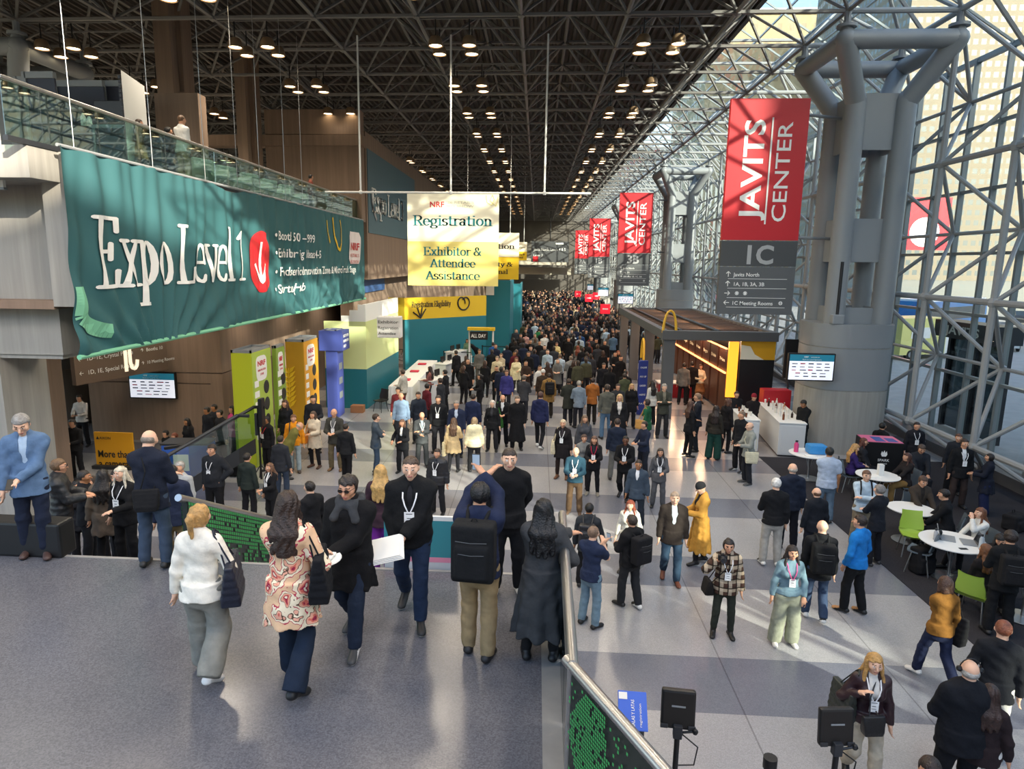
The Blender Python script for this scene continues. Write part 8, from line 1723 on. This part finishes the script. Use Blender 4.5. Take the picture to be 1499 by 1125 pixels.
for hx, hy, lab, tk, tc, bc, hk, hc_, sx_, fc in SPEC:
    H_ = 1.76 if sx_ == 'm' else 1.65; q = at(hx, hy, H_); x, y = q.x, q.y
    for _ in range(30):
        if free(x, y, .42): break
        x = q.x+rng.uniform(-.5, .5); y = q.y+rng.uniform(-.7, 1.2)
    taken.append((x, y)); lean = .9 if 'bending' in lab else 0
    pp = person(lab, loc=(x, y, 0), H=H_, face=fc+rng.uniform(-12, 12), sex=sx_, top=(tk, tc), bot=('trousers', bc), hair=(hk, hc_), arms=rng.choice((('down', 'down'), ('bent', 'down'), ('bent', 'bent'))) if not lean else ('front', 'front'), stride=rng.choice((.05, .3)), lean=lean, skin=rng.choice((0, 1, 1)), res=.027)
    if 'black backpack' in lab: backpack(pp, 'black backpack on the tan coat in the mid hall crowd', '1a1a1c')
XLm = lambda y: -3.4 if y < 36 else -1.3 if y < 60 else -4.2; XRm = lambda y: 3.9 if y < 40 else 7.8
n_ = 0
for y0, y1, cnt, r_ in ((26, 40, 56, .55), (40, 47, 66, .5)):
    for _ in range(cnt):
        sp_ = spot(y0, y1, XLm, XRm, r_)
        if not sp_: continue
        i = rng.choices(range(len(CROWD)), CW)[0]; o = link('person', meshes[i][rng.randrange(2)]); fwd_ = rng.random() < .55
        o.location = (sp_[0], sp_[1], 0); o.rotation_euler = (0, 0, (0 if fwd_ else PI)+rng.uniform(-.5, .5)); tag(o, 'person in %s in the packed mid hall crowd, facing %s' % (CROWD[i][0], 'away' if fwd_ else 'the viewer'), 'person', 'crowd in %s, %s' % (CROWD[i][0], 'facing away' if fwd_ else 'facing the viewer')); n_ += 1
# beyond that the crowd is too dense to count
low = [crowd_mesh('crowd', *CROWD[i][1:6], coat=CROWD[i][6], arms='bent', h=.048) for i in (0, 1, 2, 3, 5, 6, 7, 12)]
VV = []; FF = []; MI = []; mats_ = []; base = 0
for k, me in enumerate(low):
    v = np.empty(len(me.vertices)*3, np.float32); me.vertices.foreach_get('co', v); low[k] = (v.reshape(-1, 3), np.array([p.vertices[:] for p in me.polygons]), np.array([p.material_index for p in me.polygons]), list(me.materials))
for m in low: m_off = len(mats_); mats_ += m[3]; m[2][:] += m_off
for k_ in range(640):
    sp_ = spot(*((47, 72) if k_ < 260 else (72, 107)), lambda y: -.8 if y < 62 else -5.2, lambda y: 8.0, .5)
    if not sp_: continue
    v, f, mi, _m = low[rng.choices(range(8), (10, 12, 9, 8, 4, 3, 3, 9))[0]]; a = rng.choice((0, PI))+rng.uniform(-.6, .6); R_ = np.array([[math.cos(a), -math.sin(a), 0], [math.sin(a), math.cos(a), 0], [0, 0, 1]]); k_ = rng.uniform(.94, 1.06)
    VV.append((v*k_) @ R_.T+np.array([sp_[0], sp_[1], 0])); FF.append(f+base); MI.append(mi); base += len(v)
cr = np_mesh('crowd', np.concatenate(VV), np.concatenate(FF), mats_, None, np.concatenate(MI)); tag(cr, 'dense far crowd filling the hall beyond the food pavilion', 'crowd', kind='stuff')
